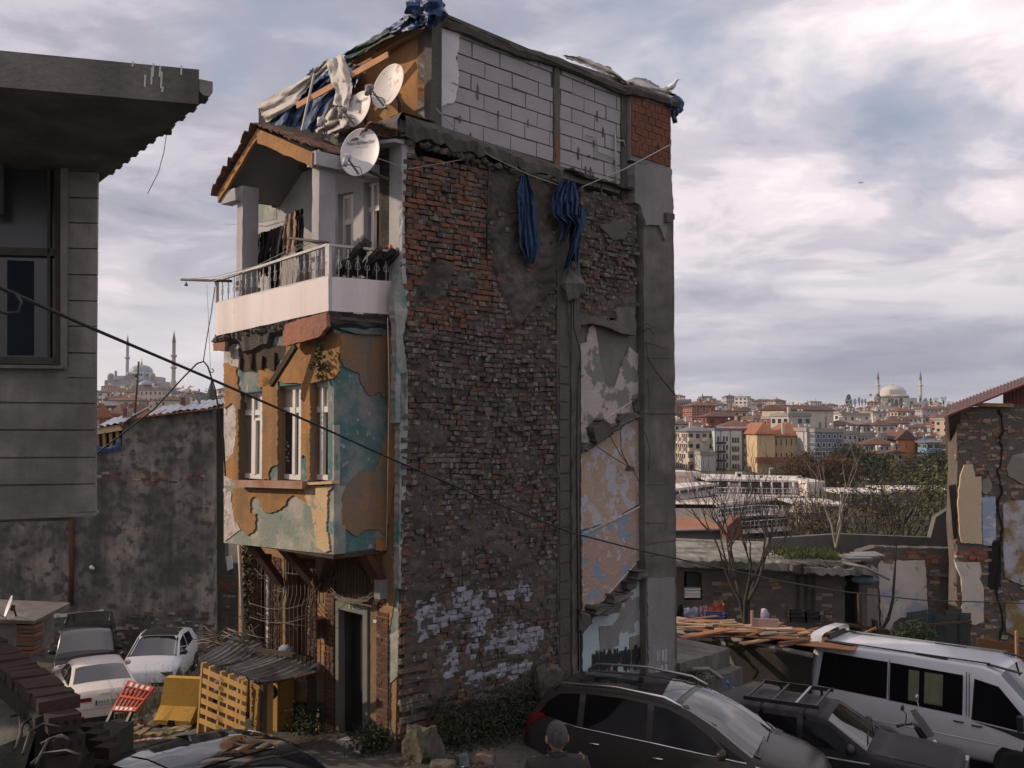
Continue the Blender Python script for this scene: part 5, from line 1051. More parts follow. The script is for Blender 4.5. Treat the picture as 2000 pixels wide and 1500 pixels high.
 pa=[(M_wplas,[(1716,1104),(1722,1096),(1806,1094),(1810,1130),(1812,1196),(1800,1202),(1760,1206),(1745,1216),(1738,1236),(1722,1230)]),(M_gplas,[(1690,1150),(1714,1150),(1718,1230),(1688,1225)])]
 for i,(m,p)in enumerate(pa):b=MB();b.prism([F2(x,y,.06)for x,y in rough_poly(p,6,1,i)],-N*.1);b.build('plaster_patch',m,lw)
 brick_mass(P2,X,N,xz2([(1710,1070),(1870,1074),(1870,1100),(1712,1098)]),M_rbr,(3,1,1,5),.32,.11,.05,17,[],.02,.06).build('brickwork',M_rbr,lw,kind='stuff')
 brick_mass(P2,X,N,xz2([(1812,1100),(1872,1100),(1872,1280),(1812,1280)]),M_rbr,(3,2,4,2),.25,.09,.03,18,[],.02,.3).build('brickwork',M_rbr,lw,kind='stuff')
 b=MB();b.bar(F2(1815,1123,.08),F2(1870,1125,.08),.06,.06,up=N);b.build('lintel_rod',M_conc,lw)
 b=MB();b.prism([at(x,y,31)for x,y in[(1500,1052),(1640,1043),(1818,1050),(1828,1010),(1868,985),(1868,1080),(1500,1080)]],Vector((0,.3,0)));tag(b.build('parapet_wall',surf('grey_parapet',(.125,.12,.108),(.09,.088,.08),1.2,c3=(.06,.066,.045),s3=1,t3=.6,streak=(.05,.05,.045),sa=.5,bump=.5,bs=10)),'grey rendered parapet behind the low ruin','wall')
 Y3=27.0;F3=lambda x,y,o=0:at(x,y,Y3-o);P3=Vector((0,Y3,0));xz3=lambda pts:[(F3(*p).x,F3(*p).z)for p in pts]
 lr=thing('low_ruin',(7,Y3,-2.2),'single storey ruin with mossy concrete roof and dark doorway','ruin')
 for p in([(1300,1090),(1336,1092),(1336,1250),(1300,1250)],[(1336,1092),(1372,1094),(1372,1118),(1336,1116)],[(1336,1172),(1372,1172),(1372,1250),(1336,1250)],[(1372,1094),(1650,1108),(1650,1260),(1372,1250)],[(1678,1108),(1694,1110),(1694,1260),(1678,1260)]):
  b=MB();b.prism([F3(*q)for q in p],Vector((0,.4,0)));b.build('ruin_wall',M_rmort,lr)
 b=MB();b.prism([F3(x,y,-.5)for x,y in[(1320,1095),(1694,1100),(1694,1260),(1320,1260)]],Vector((0,.1,0)));b.build('dark_room',M_dark,lr)
 b=MB();b.prism([F3(x,y,-.3)for x,y in[(1341,1118),(1368,1119),(1368,1150),(1341,1150)]],Vector((0,.05,0)));b.build('green_sheet',M_corrg,lr);b=MB()
 for k in range(4):b=MB();b.obox(F3(1337,1168-k*5,.02),X*.44,Vector((0,.3,0)),Z*.055,jit=.01);b.build('white_board',M_frame,lr)
 brick_mass(P3,X,N,xz3([(1372,1110),(1545,1112),(1545,1250),(1372,1250)]),M_rbr,(2,2,6,1),.26,.085,.03,21,[],.02,.35).build('brickwork',M_rbr,lr,kind='stuff')
 brick_mass(P3,X,N,xz3([(1590,1125),(1650,1125),(1650,1250),(1590,1250)]),M_rbr,(1,2,6,1),.26,.085,.05,22,[],.02,.2).build('brickwork',M_rbr,lr,kind='stuff')
 b=MB();b.prism([F3(x,y,.03)for x,y in[(1562,1126),(1592,1128),(1592,1220),(1562,1215)]],-N*.06);b.build('plaster_patch',M_conc_dk,lr)
 for k in range(3):b=MB();b.bar(F3(1560+k*15,1124,.05),F3(1560+k*15,1216,.05),.07,.05,up=N);b.build('door_stile',M_wood,lr)
 b=MB();rows=[]
 for i in range(46):
  x=1300+i*8.7;j=lambda:rnd.uniform(-.04,.04);yy=1092+i*.35;o=.45 if x<1545 else .9;p=F3(x,yy,0)
  rows.append([p+Vector((0,6.5,-.12)),p+Vector((0,3,-.02+j())),p+Vector((0,-o*.6,.12+j())),p+Vector((0,-o+j(),.06+j())),p+Vector((0,-o+j(),-.12+j())),p+Vector((0,-.3,-.18))])
 b.grid(rows,smooth=False);b.build('roof_slab',surf('mossy_roof',(.27,.255,.23),(.15,.145,.125),1.5,c3=(.07,.075,.05),s3=.9,t3=.55,w3=.08,bump=.7,bs=8),lr)
 for k in range(9):b=MB();b.obox(F3(1552+k*17,1118+k*.5,.85),X*.2,Vector((0,.5,0)),Z*.22,jit=.05);b.build('broken_block',M_conc_dk,lr)
 for k in range(3):b=MB();b.obox(F3(1655+k*12,1094-k*3,.7-k*.3),X*.7,Vector((0,.8,0)),Z*.05,jit=.02);b.build('loose_slab',M_conc_lt,lr)
 b=MB();b.tube([F3(1645,1098,.9),F3(1690,1108,1.2),F3(1738,1132,1.3)],.035,6);tag(b.build('bent_pipe',M_conc_lt),'thin grey pipe sticking out from the low ruin roof','pipe')
 b=MB();b.ball(F3(1690,1132,.5),(.35,.25,.14),8,jit=.2);tag(b.build('tarpaulin',surf('tarp_ltblue',(.16,.2,.26),(.1,.13,.18),4)),'pale blue sheet caught beside the dark doorway of the low ruin','tarpaulin')
 gr=MB()
 def blades(mb,fn,n,h,w=.012,lean=.4):
  for _ in range(n):
   p=fn();d=Vector((rnd.gauss(0,lean),rnd.gauss(0,lean),1)).normalized()*h*rnd.uniform(.5,1.2);s_=Vector((rnd.uniform(-1,1),rnd.uniform(-1,1),0)).normalized()*w;mb.add([p-s_,p+s_,p+d*.6+s_*.5+Vector((0,0,.01)),p+d],[(0,1,2,3)])
 def rp():x=rnd.uniform(1530,1640);p=F3(x,1098,0);return Vector((p.x+rnd.gauss(0,.2),Y3+rnd.uniform(-.5,1.6),p.z+.10+.10*float(vnoise(p.x*3,2))))
 blades(gr,rp,1500,.17,.018,.7);g_=gr.build('grass',surf('roof_grass',(.04,.058,.016),(.07,.085,.03),3,bump=0),kind='stuff')
 sh=thing('lumber_shed',(6.5,22,-1.8),'low shed under a roof heaped with scrap planks, between house corner and white van','shed')
 zr=.02
 b=MB();q=[on_z(1318,1240,zr),on_z(1590,1282,zr),on_z(1592,1232,zr+.1),on_z(1318,1206,zr+.1)];b.prism(q,Z*-.06);b.build('roof_board',M_wood,sh)
 b=MB();b.tube([on_z(1318,1233,.05),on_z(1450,1252,.05),on_z(1586,1280,.06)],.055,8);b.build('gutter_pipe',M_conc_lt,sh)
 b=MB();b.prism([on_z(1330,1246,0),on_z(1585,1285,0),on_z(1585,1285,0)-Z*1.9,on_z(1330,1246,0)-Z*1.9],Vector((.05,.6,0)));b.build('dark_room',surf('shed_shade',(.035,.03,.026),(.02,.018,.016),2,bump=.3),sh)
 for k,(x,w)in enumerate(((1462,30),(1496,32),(1530,34),(1560,22))):
  b=MB();p=on_z(x,1263+k*4.5,-.05);b.obox(p-Z*.45,Vector((.7*w/60,-.45*w/60,0)),Vector((0,.05,0)),Z*.42);b.build('fascia_board',surf('fibre_board%d'%k,(.16,.14,.12),(.12,.105,.09),3,bump=.2),sh)
 M_pl=[surf('plank_%s'%n,c,tuple(v*.66 for v in c),3,bump=.25,bs=20,streak=tuple(v*.5 for v in c),sa=.3)for n,c in(('orange',(.36,.17,.075)),('tan',(.40,.26,.16)),('brown',(.19,.10,.06)),('pale',(.45,.34,.25)),('grey',(.25,.21,.17)))]
 hp=thing('plank_heap',tuple(on_z(1450,1228,.1)),'heap of broken orange and brown scrap planks on the low shed roof','planks')
 for k in range(95):
  x,y=rnd.uniform(1325,1570),0;y=1216+(x-1320)*.105+rnd.uniform(-9,15);p=on_z(x,y,.10+rnd.random()*.24);a=rnd.choice((rnd.gauss(-.25,.16),rnd.gauss(.2,.3),rnd.gauss(-.35,.1)));l=rnd.uniform(.5,1.9)
  d=Vector((math.cos(a),math.sin(a),rnd.gauss(0,.05)))*l;b=MB();b.bar(p-d/2,p+d/2,rnd.uniform(.06,.22),rnd.uniform(.015,.04));b.build('plank',rnd.choices(M_pl,(4,3,4,2,2))[0],hp)
 for k in range(3):b=MB();p=on_z(1545+k*5,1252+k*4,.16+.04*k);b.obox(p,Vector((1.0,-.55,0)),Vector((.3,.5,0)),Z*.02);b.build('plank',M_pl[0 if k else 2],hp)
 b=MB();p=on_z(1471,1224,.42);b.obox(p,Vector((.52,-.12,0)),Vector((.02,.05,0)),Z*.18);b.obox(p+Vector((-.04,0,0)),Vector((.05,-.01,0)),Vector((.0,.05,0)),Z*.34);tag(b.build('drawer_front',surf('pink_board',(.46,.30,.25),(.40,.26,.22),3,bump=.1)),'pinkish drawer board standing on the plank heap','board')
 b=MB();p=on_z(1447,1335,-.9);b.bar(p,on_z(1440,1262,.0),.10,.05,up=(0,1,0));tag(b.build('timber_post',M_woodlt),'leaning timber post in front of the dark shed','post')
 b=MB();P=[[on_z(x-4,y,z),on_z(x+4,y+1,z)]for x,y,z in((1405,1240,.1),(1416,1262,0),(1424,1285,-.2),(1440,1312,-.5))];b.grid(P);tag(b.build('membrane_strip',M_conc_lt),'torn grey membrane strip hanging off the shed pipe','strip')
 for i,(x0,x1,y0,y1,c,lab)in enumerate(((1319,1334,1183,1212,(.02,.02,.024),'black garment, first on the yard washing line by the house corner'),(1335,1364,1188,1208,(.42,.40,.52),'lilac cloth on the yard washing line'),(1366,1382,1184,1206,(.48,.30,.30),'pink cloth between the lilac and the orange one'),(1386,1414,1180,1208,(.52,.13,.07),'orange red cloth at the end of the yard washing line'))):
  cloth(lambda x,y,o:at(x,y,24.6-o),[(x0,y0),(x0+1,y1)],[(x1,y0-3),(x1-1,y1-2+4*(i%2))],10,12,.06,1.8,60+i,lambda t:.02,surf('wash_%d'%i,c,tuple(v*.8 for v in c),5,bump=.2),'washing',lab,'cloth','washing on the yard line')
 b=MB();b.tube([at(1300,1186,24.6),at(1360,1186,24.6),at(1425,1176,24.6)],.01,4);tag(b.build('clothesline',M_cable),'washing line in the yard behind the plank heap','clothesline')
 def crate(c,d,m,lab,grp=None):
  t=thing('crate',c,lab,'crate',grp);c=Vector(c)
  for sx,sy,wx,wy in((0,-1,d[0],.02),(0,1,d[0],.02),(-1,0,.02,d[1]),(1,0,.02,d[1])):
   b=MB()
   for k in range(3):b.box(c+Vector((sx*d[0]/2,sy*d[1]/2,d[2]*(.15+.35*k))),(wx,wy,d[2]*.2))
   n=7
   for k in range(n):f=k/(n-1)-.5;b.box(c+Vector((sx*d[0]/2+(f*d[0]if sy else 0),sy*d[1]/2+(f*d[1]if sx else 0),d[2]/2)),(.022,.022,d[2]))
   b.build('crate_side',m,t,kind='stuff')
  b=MB();b.box(c+Z*.02,(d[0],d[1],.02));b.build('crate_base',m,t)
 crate(at(1396,1214,23.8),(.46,.3,.22),flat('crate_blue',(.04,.07,.18),.5),'blue plastic crate under the orange red washing')
 crate(at(1556,1213,24.5),(.40,.3,.28),flat('crate_black',(.014,.015,.016),.5),'black plastic crate on the plank heap, left of two','black crates');crate(at(1583,1213,24.5),(.34,.3,.28),bpy.data.materials['crate_black'],'black plastic crate on the plank heap, right of two','black crates')
 b=MB();b.ball(at(1494,1206,23.6),(.12,.1,.22),8,jit=.25);tag(b.build('cloth_bundle',surf('bundle',(.45,.40,.42),(.12,.10,.2),8)),'white and purple cloth bundle on the plank heap','cloth')
 st=thing('concrete_steps',tuple(SP(7.4,-.7,.3)),'massive stepped concrete block against the house corner','steps')
 def blk(t0,t1,o0,o1,z0,z1):
  b=MB();rows=[]
  n=10
  for i in range(n+1):
   t=t0+(t1-t0)*i/n;j=lambda:rnd.uniform(-.02,.02);rows.append([SP(t,z1,o0),SP(t,z1+j(),(o0+o1)/2),SP(t+j(),z1-.02+j(),o1+j()),SP(t,(z0+z1)/2,o1+j()),SP(t,z0,o1)])
  b.grid(rows,smooth=False);b.add(rows[-1],[(0,1,2,3,4)]);b.add(rows[0],[(4,3,2,1,0)]);b.build('step_block',M_conc,st)
 blk(6.64,8.35,-2.0,.10,-1.4,.30);blk(6.64,8.5,.09,.32,-1.4,-.05);blk(6.3,8.9,.31,.95,-1.5,-.42)
 b=MB();b.tube([SP(6.66,.22,.34),SP(7.1,.16,.42),SP(7.5,-.15,.6),SP(7.75,-.6,.9),SP(7.8,-1.0,1.0)],.04,8);tag(b.build('conduit_hose',flat('hose_grey',(.15,.15,.15),.5)),'grey conduit bowing out over the stepped concrete block','hose')
 b=MB()
 for p in([(1408,1325),(1420,1322),(1418,1350),(1412,1352),(1410,1338)],[(1424,1322),(1432,1322),(1430,1352),(1424,1350)]):b.prism([S(x,y,.985)for x,y in p],-NS*.003)
 b.build('graffiti',flat('graffiti_blue',(.07,.09,.16),.8),st,kind='stuff')
 fn=thing('corrugated_fence',tuple(at(1842,1265,26.5)),'battered grey green corrugated sheet fence below the painted wall','fence')
 for i,(x0,x1,y0,y1,dy)in enumerate(((1770,1800,1196,1262,-3),(1799,1826,1192,1264,-4),(1826,1846,1196,1266,8),(1846,1876,1193,1268,2),(1874,1896,1197,1268,0))):
  y=26.5+.12*(i%2);corr('fence_sheet',[at(x0,y0,y),at(x1,y0+dy,y),at(x1-2,y1,y),at(x0+1,y1,y)],5,.02,M_corrg,fn,N)
 b=MB();b.bar(at(1795,1222,26.3),at(1897,1214,26.3),.06,.08,up=N);b.build('fence_rail',M_wood,fn)
 pb=thing('plywood_sheet',tuple(at(1945,1300,25)),'brown plywood sheets leaning on the ruined house behind the van','board')
 for q in([(1909,1246),(1986,1258),(1986,1310),(1908,1298)],[(1988,1262),(2080,1275),(2080,1320),(1988,1310)]):b=MB();b.prism([at(x,y,25.4)for x,y in q],Vector((0,.03,0)));b.build('sheet',surf('plywood',(.17,.085,.04),(.12,.06,.03),1.5,bump=.2),pb)
 b=MB();b.bar(at(1987,1312,25.2),at(1985,1232,25.2),.06,.08,up=N);b.build('post',M_woodlt,pb)
 wf_=thing('board_fence',tuple(at(1690,1260,25.5)),'dark broken board fence with a leaning rail beyond the van roof','fence')
 for p,q,w in(((1642,1218),(1735,1232),.22),((1678,1160),(1680,1250),.16),((1708,1210),(1710,1262),.3),((1648,1232),(1700,1240),.14)):b=MB();b.bar(at(*p,25.6),at(*q,25.6),.06,w,up=N);b.build('board',M_wood,wf_)
 b=MB();b.bar(at(1676,1242,25.3),at(1712,1226,25.3),.05,.06,up=N);b.build('board',M_pl[0],wf_)
 hedge=thing('bush',tuple(at(1788,1265,25)),'dense dark green bush in front of the corrugated fence','bush')
 lf=MB();c=at(1786,1243,25)
 for _ in range(1500):
  v=Vector((rnd.gauss(0,1),rnd.gauss(0,1),rnd.gauss(0,1))).normalized()*(rnd.random()**.4);p=c+Vector((v.x*.55*(1+.2*math.sin(v.z*7)),v.y*.5,v.z*.42));a=Vector((rnd.uniform(-1,1),rnd.uniform(-1,1),rnd.uniform(-1,1))).normalized()*.045;e=a.orthogonal().normalized()*.025;lf.add([p-a,p+e,p+a,p-e],[(0,1,2,3)])
 lf.build('foliage',surf('bush_green',(.030,.042,.020),(.045,.06,.028),3,bump=0),hedge,kind='stuff')
right_side()
# ================================================================= trees
def leaf_quads(mb,pts,n,spread,size,flat_=.6):
 for _ in range(n):
  c=rnd.choice(pts);p=Vector((c[0]+rnd.gauss(0,spread),c[1]+rnd.gauss(0,spread),c[2]+rnd.gauss(0,spread*.8)));a=Vector((rnd.uniform(-1,1),rnd.uniform(-1,1),rnd.uniform(-flat_,flat_))).normalized()*size*rnd.uniform(.6,1.3);e=a.cross(Vector((rnd.uniform(-1,1),rnd.uniform(-1,1),rnd.uniform(-1,1)))).normalized()*size*.5
  mb.add([p-a,p+e,p+a,p-e],[(0,1,2,3)])
def grow(mb,p,d,L,r,lvl,rng,tips,up=.15,spread=.55,nb=(2,3),seg=4,shrink=.72,n=5):
 pts=[p];q=p
 for i in range(seg):
  d=(d+Vector((rng.gauss(0,.10),rng.gauss(0,.10),rng.gauss(0,.06)+up*.25))).normalized();q=q+d*(L/seg);pts.append(q)
 rs=[r*(1-.45*i/seg)for i in range(seg+1)]
 mb.tube(pts,rs,n if lvl>1 else 3,cap=False);tips.append(pts[-1]);tips.append(pts[seg//2])
 if lvl<=0:return
 for k in range(rng.randint(*nb)):
  t=rng.choice(pts[2:])if k else pts[-1];ax=d.orthogonal().normalized();nd=(d+(Matrix.Rotation(rng.uniform(0,6.28),3,d)@ax)*rng.uniform(.5,1.2)*spread*1.5).normalized()
  grow(mb,t,nd,L*shrink*rng.uniform(.75,1.15),r*.58,lvl-1,rng,tips,up,spread,nb,seg,shrink,n)
def tree(label,base,h,r,lvl,bark,leaf=None,nleaf=0,lsize=.1,seed=1,stems=1,lean=(0,0),up=.15,spread=.55,nb=(2,3),name='bare_tree',group=None,lspread=.3,shrink=.72,trunk=.3,splay=.5):
 rng=random.Random(seed);t=thing(name,base,label,'tree',group);tips=[];b=MB();tr=MB();base=Vector(base)
 for s_ in range(stems):
  a=s_*6.28/stems+rng.random();d=Vector((lean[0]+(splay*math.cos(a)if stems>1 else 0),lean[1]+(splay*math.sin(a)if stems>1 else 0),1)).normalized()
  q=base+d*h*trunk;tr.tube([base-Z*.2,base+d*h*trunk*.5+Vector((rng.gauss(0,.02),0,0))*h,q],[r,r*.85,r*.75],7,cap=False)
  for k in range(rng.randint(*nb)):grow(b,q,(d+Vector((rng.gauss(0,spread*.5),rng.gauss(0,spread*.5),.1))).normalized(),h*(1-trunk)*.45,r*.6,lvl,rng,tips,up,spread,nb,4,shrink)
 tr.build('trunk',bark,t);b.build('limbs',bark,t,kind='stuff')
 if leaf:l=MB();leaf_quads(l,[tuple(p)for p in tips],nleaf,lspread,lsize);l.build('crown',leaf,t,kind='stuff')
 return t
M_bark=surf('bark_grey',(.062,.052,.045),(.036,.030,.026),6,bump=.4);M_barkp=surf('bark_pale',(.30,.26,.22),(.17,.14,.115),5,bump=.4);M_barkd=surf('bark_dark',(.05,.040,.033),(.035,.028,.024),6,bump=.3)
M_lf_br=surf('leaf_brown',(.105,.055,.022),(.07,.040,.020),1.2,bump=0);M_lf_ol=surf('leaf_olive',(.070,.080,.030),(.095,.098,.038),1.0,bump=0);M_lf_dk=surf('leaf_evergreen',(.020,.030,.016),(.032,.042,.022),.8,bump=0);M_lf_gn=surf('leaf_green',(.05,.062,.026),(.07,.075,.03),1,bump=0);M_lf_or=surf('leaf_yellow',(.12,.085,.028),(.085,.06,.022),2,bump=0)
def ground_at(px,Y):x=at(px,830,Y).x;return(x,Y,G(x,Y))
def trees():
 def base(px,py,Y):p=at(px,py,Y);return(p.x,p.y,p.z)
 tree('large bare many-stemmed tree rising in front of the low ruin',base(1455,1205,25.8),3.7,.055,4,M_bark,seed=5,stems=5,up=.36,spread=.42,nb=(2,3),trunk=.26,shrink=.8,splay=.42)
 tree('bare pale barked tree on the low ruin roof',base(1632,1056,28.5),2.7,.034,3,M_barkp,seed=9,stems=3,up=.5,spread=.3,nb=(1,2),trunk=.35,splay=.3)
 b=MB();tips=[];rng=random.Random(4);tr=thing('sapling',base(1722,1240,26.2),'thin dark sapling standing against the white and blue painted wall','tree')
 b.tube([at(x,y,26.2)for x,y in((1718,1236),(1735,1210),(1744,1170),(1748,1110),(1751,1062))],[.05,.045,.04,.03,.015],6,cap=False);b.build('trunk',M_barkd,tr);b=MB()
 for k in range(9):x,y=((1751,1070),(1750,1085),(1749,1100),(1725,1222),(1730,1212))[k%5];grow(b,at(x,y,26.2),Vector((rng.uniform(-.7,.7),0,1)).normalized(),.42,.010,1,rng,tips,.3,.5)
 b.build('limbs',M_barkd,tr,kind='stuff')
 for i,(px,Y,h,s_,m,lf,n,lab)in enumerate(((1690,48,6.2,21,M_bark,M_lf_or,160,'bare tree with a few yellow leaves behind the parapet'),(1600,52,5.8,22,M_bark,None,0,'bare spreading tree in front of the white pavilion'),(1650,60,7.6,23,M_bark,None,0,'tall bare grey tree between the pavilion and the olive trees'),(1735,50,6.4,24,M_bark,M_lf_ol,1500,'olive leaved tree, left of the two behind the parapet'),(1805,47,6.6,25,M_bark,M_lf_ol,1700,'olive leaved tree nearest the ruined house'),(1640,46,4.2,26,M_bark,M_lf_or,160,'low shrub with yellow leaves behind the mossy roof'),(1560,56,5.0,27,M_bark,M_lf_br,500,'small brown leaved tree at the pavilion corner'))):
  gx=ground_at(px,Y);tree(lab,gx,h*1.25,.13,4 if n<1000 else 3,m,lf,n,.11,s_,3,up=.25,spread=.5,lspread=.35,group='trees behind the parapet')
 for i,(px,Y,h,w,lf,n,lab,nm)in enumerate(((1342,150,9.5,3.6,M_lf_br,5200,'olive brown tree beside the house corner in the valley','autumn_tree'),(1424,165,6.0,2.4,M_lf_gn,2400,'small round green tree before the balconied hotel','green_tree'),(1585,175,12,5.2,M_lf_br,8500,'large russet brown autumn tree below the yellow school','autumn_tree'),(1545,182,9,3.4,M_lf_gn,2600,'pale green tree at the end of the yellow school','green_tree'),(1640,178,10.5,4.4,M_lf_br,4200,'brown tree right of the russet autumn tree','autumn_tree'),(1660,195,12,5.0,M_lf_dk,7000,'broad dark evergreen tree below the grey blue block','evergreen_tree'),(1705,188,10,4.4,M_lf_dk,6000,'dark evergreen right of the broad one','evergreen_tree'),(1752,170,10,4.4,M_bark,4500,'grey leafless tree in the middle of the park','bare_tree'),(1790,178,10,4.6,M_bark,4500,'grey leafless tree right of the middle of the park','bare_tree'),(1822,185,11,4.8,M_lf_dk,6500,'dark evergreen under the blue house','evergreen_tree'),(1860,190,10,4.6,M_lf_dk,6000,'dark evergreen nearest the ruined house roof','evergreen_tree'),(1480,160,6.5,2.8,M_bark,1800,'grey leafless tree before the hotel glass end','bare_tree'),(1720,150,8,3.8,M_bark,3500,'grey scrub tree behind the white pavilion roof','bare_tree'))):
  h*=.73;p=ground_at(px,Y);t=thing(nm,p,lab,'tree','park trees in the valley');b=MB();b.tube([Vector(p)-Z*.5,Vector(p)+Z*h*.55],[.35,.2],6,cap=False);b.build('trunk',M_barkd,t)
  rng=random.Random(90+i);cl=[]
  for k in range(36):
   v=Vector((rng.gauss(0,1),rng.gauss(0,1),rng.gauss(0,1))).normalized()*rng.random()**.35;cl.append((p[0]+v.x*w,p[1]+v.y*w,p[2]+h*.62+v.z*h*.36))
  l=MB();leaf_quads(l,cl,n,w*.17,.24,1);l.build('crown',lf,t,kind='stuff')
trees()
# ================================================================= far town on the hills
WALLC={'cream':(.56,.48,.40),'white':(.66,.63,.61),'pale grey':(.42,.41,.41),'beige':(.46,.38,.29),'yellow':(.54,.42,.25),'pink':(.48,.34,.29),'brick red':(.24,.085,.055),'blue':(.14,.27,.38),'grey blue':(.135,.175,.225),'ochre':(.40,.27,.13),'brown':(.17,.10,.07),'orange':(.55,.20,.075),'lilac':(.40,.345,.37)}
M_wall={k:surf('town_'+k.replace(' ','_'),c,tuple(v*.82 for v in c),.25,streak=tuple(v*.55 for v in c),sa=.35,ss=.6,bump=0)for k,c in WALLC.items()}
M_roofs={'red tiled roof':surf('town_roof_red',(.17,.080,.058),(.115,.062,.050),.5,bump=.3,bs=4),'brown tiled roof':surf('town_roof_brown',(.125,.065,.048),(.085,.052,.042),.5,bump=.3,bs=4),'orange tiled roof':surf('town_roof_orange',(.30,.125,.065),(.22,.10,.06),.5,bump=.3,bs=4),'flat roof':surf('town_roof_flat',(.30,.28,.26),(.2,.19,.18),.4,bump=.2,bs=3),'grey roof':surf('town_roof_grey',(.17,.17,.175),(.12,.12,.125),.5,bump=.2,bs=3)}
M_win=flat('town_window',(.022,.026,.032),.15,spec=.7);M_winf=flat('town_window_frame',(.58,.56,.54),.6);M_dot=flat('town_dish',(.6,.6,.6),.6)
def town_house(c,w,d,h,rz,wall,roof,label,group=None,cols=4,rows=3,frames=True,cat='house',name='town_house',ww=.42,balc=False,dcols=None,rh=None,gable=False,extras=True,wallm=None):
 t=thing(name,c,label,cat,group,rz);b=MB();wm=wallm or M_wall[wall]
 b.box((0,0,h/2-2),(w,d,h+4));b.build('wall',wm,t,local=True)
 r=MB()
 if roof in('flat roof',):
  r.box((0,0,h+.06),(w+.5,d+.5,.25))
  for a in(-1,1):r.box((a*w/2,0,h+.45),(.25,d,.7));r.box((0,a*(d/2+.002),h+.45),(w-.3,.25,.7))
 else:
  q=rh or min(w,d)*.19;ov=.6;W,D=w/2+ov,d/2+ov
  if w>=d:e=0 if gable else D*.9;P=[(-W,-D,h),(W,-D,h),(W,D,h),(-W,D,h),(-W+e,0,h+q),(W-e,0,h+q)];F_=[(0,1,5,4),(1,2,5),(2,3,4,5),(3,0,4),(3,2,1,0)]
  else:e=0 if gable else W*.9;P=[(-W,-D,h),(W,-D,h),(W,D,h),(-W,D,h),(0,-D+e,h+q),(0,D-e,h+q)];F_=[(0,1,4),(1,2,5,4),(2,3,5),(3,0,4,5),(3,2,1,0)]
  r.add(P,F_);r.box((0,0,h-.08),(2*W-.1,2*D-.1,.2))
 ro=r.build('roof',M_roofs[roof],t,local=True)
 if extras:
  e=MB();x,y=rnd.uniform(-w*.3,w*.3),rnd.uniform(-d*.2,d*.2);e.box((x,y,h+(rh or min(w,d)*.26)*.7+.3),(.7,.7,1.6));e.build('chimney',wm,ro,local=True)
  e=MB();n=rnd.randint(1,3)
  for _ in range(n):e.ball((rnd.uniform(-w*.4,w*.4),-d*.3,h+1.1+rnd.random()),(.34,.15,.34),6)
  e.build('roof_dishes',M_dot,ro,local=True,kind='stuff')
 f=MB();st=h/rows
 def face(L,n,M):
  cw=L/n
  for i in range(n):
   for j in range(rows):
    if rnd.random()<.06:continue
    x=-L/2+cw*(i+.5);z=st*(j+.52);a,hh=cw*ww,st*.46
    for k,(aa,h2,dd)in enumerate(((a+.22,hh+.22,.04),(a,hh,.07))if frames else((a,hh,.05),)):
     P=[M(x-aa/2,z-h2/2,dd),M(x+aa/2,z-h2/2,dd),M(x+aa/2,z+h2/2,dd),M(x-aa/2,z+h2/2,dd)];f.add(P,[(0,1,2,3)],0 if(k==0 and frames)else 1)
    if balc and i%2==0 and j:f.obox(M(x-cw*.5,z-st*.5,0),Vector(M(1,0,0))-Vector(M(0,0,0)),(Vector(M(0,0,1.1))-Vector(M(0,0,0))),Vector((0,0,st*.36)),2);f.v[-8:]=[tuple(v)for v in f.v[-8:]]
 face(w,cols,lambda x,z,o:Vector((x,-d/2-o,z)));dc=dcols or max(2,int(cols*d/w))
 face(d,dc,lambda x,z,o:Vector((-w/2-o,-x,z)));face(d,dc,lambda x,z,o:Vector((w/2+o,x,z)))
 f.build('windows',[M_winf,M_win,wm],t,local=True,kind='stuff');return t
def placed(x0,x1,ybot,ytop,Y,dpt,rz,wall,roof,label,**k):
 """house whose front spans px x0..x1 at distance Y, foot at ybot and eaves at ytop"""
 p,q=at(x0,ybot,Y),at(x1,ytop,Y);w=(q.x-p.x)/max(.3,math.cos(rz));h=q.z-p.z
 c=Vector(((p.x+q.x)/2,Y,p.z))+Matrix.Rotation(rz,3,'Z')@Vector((0,dpt/2,0));return town_house(c,w,dpt,h,rz,wall,roof,label,**k)
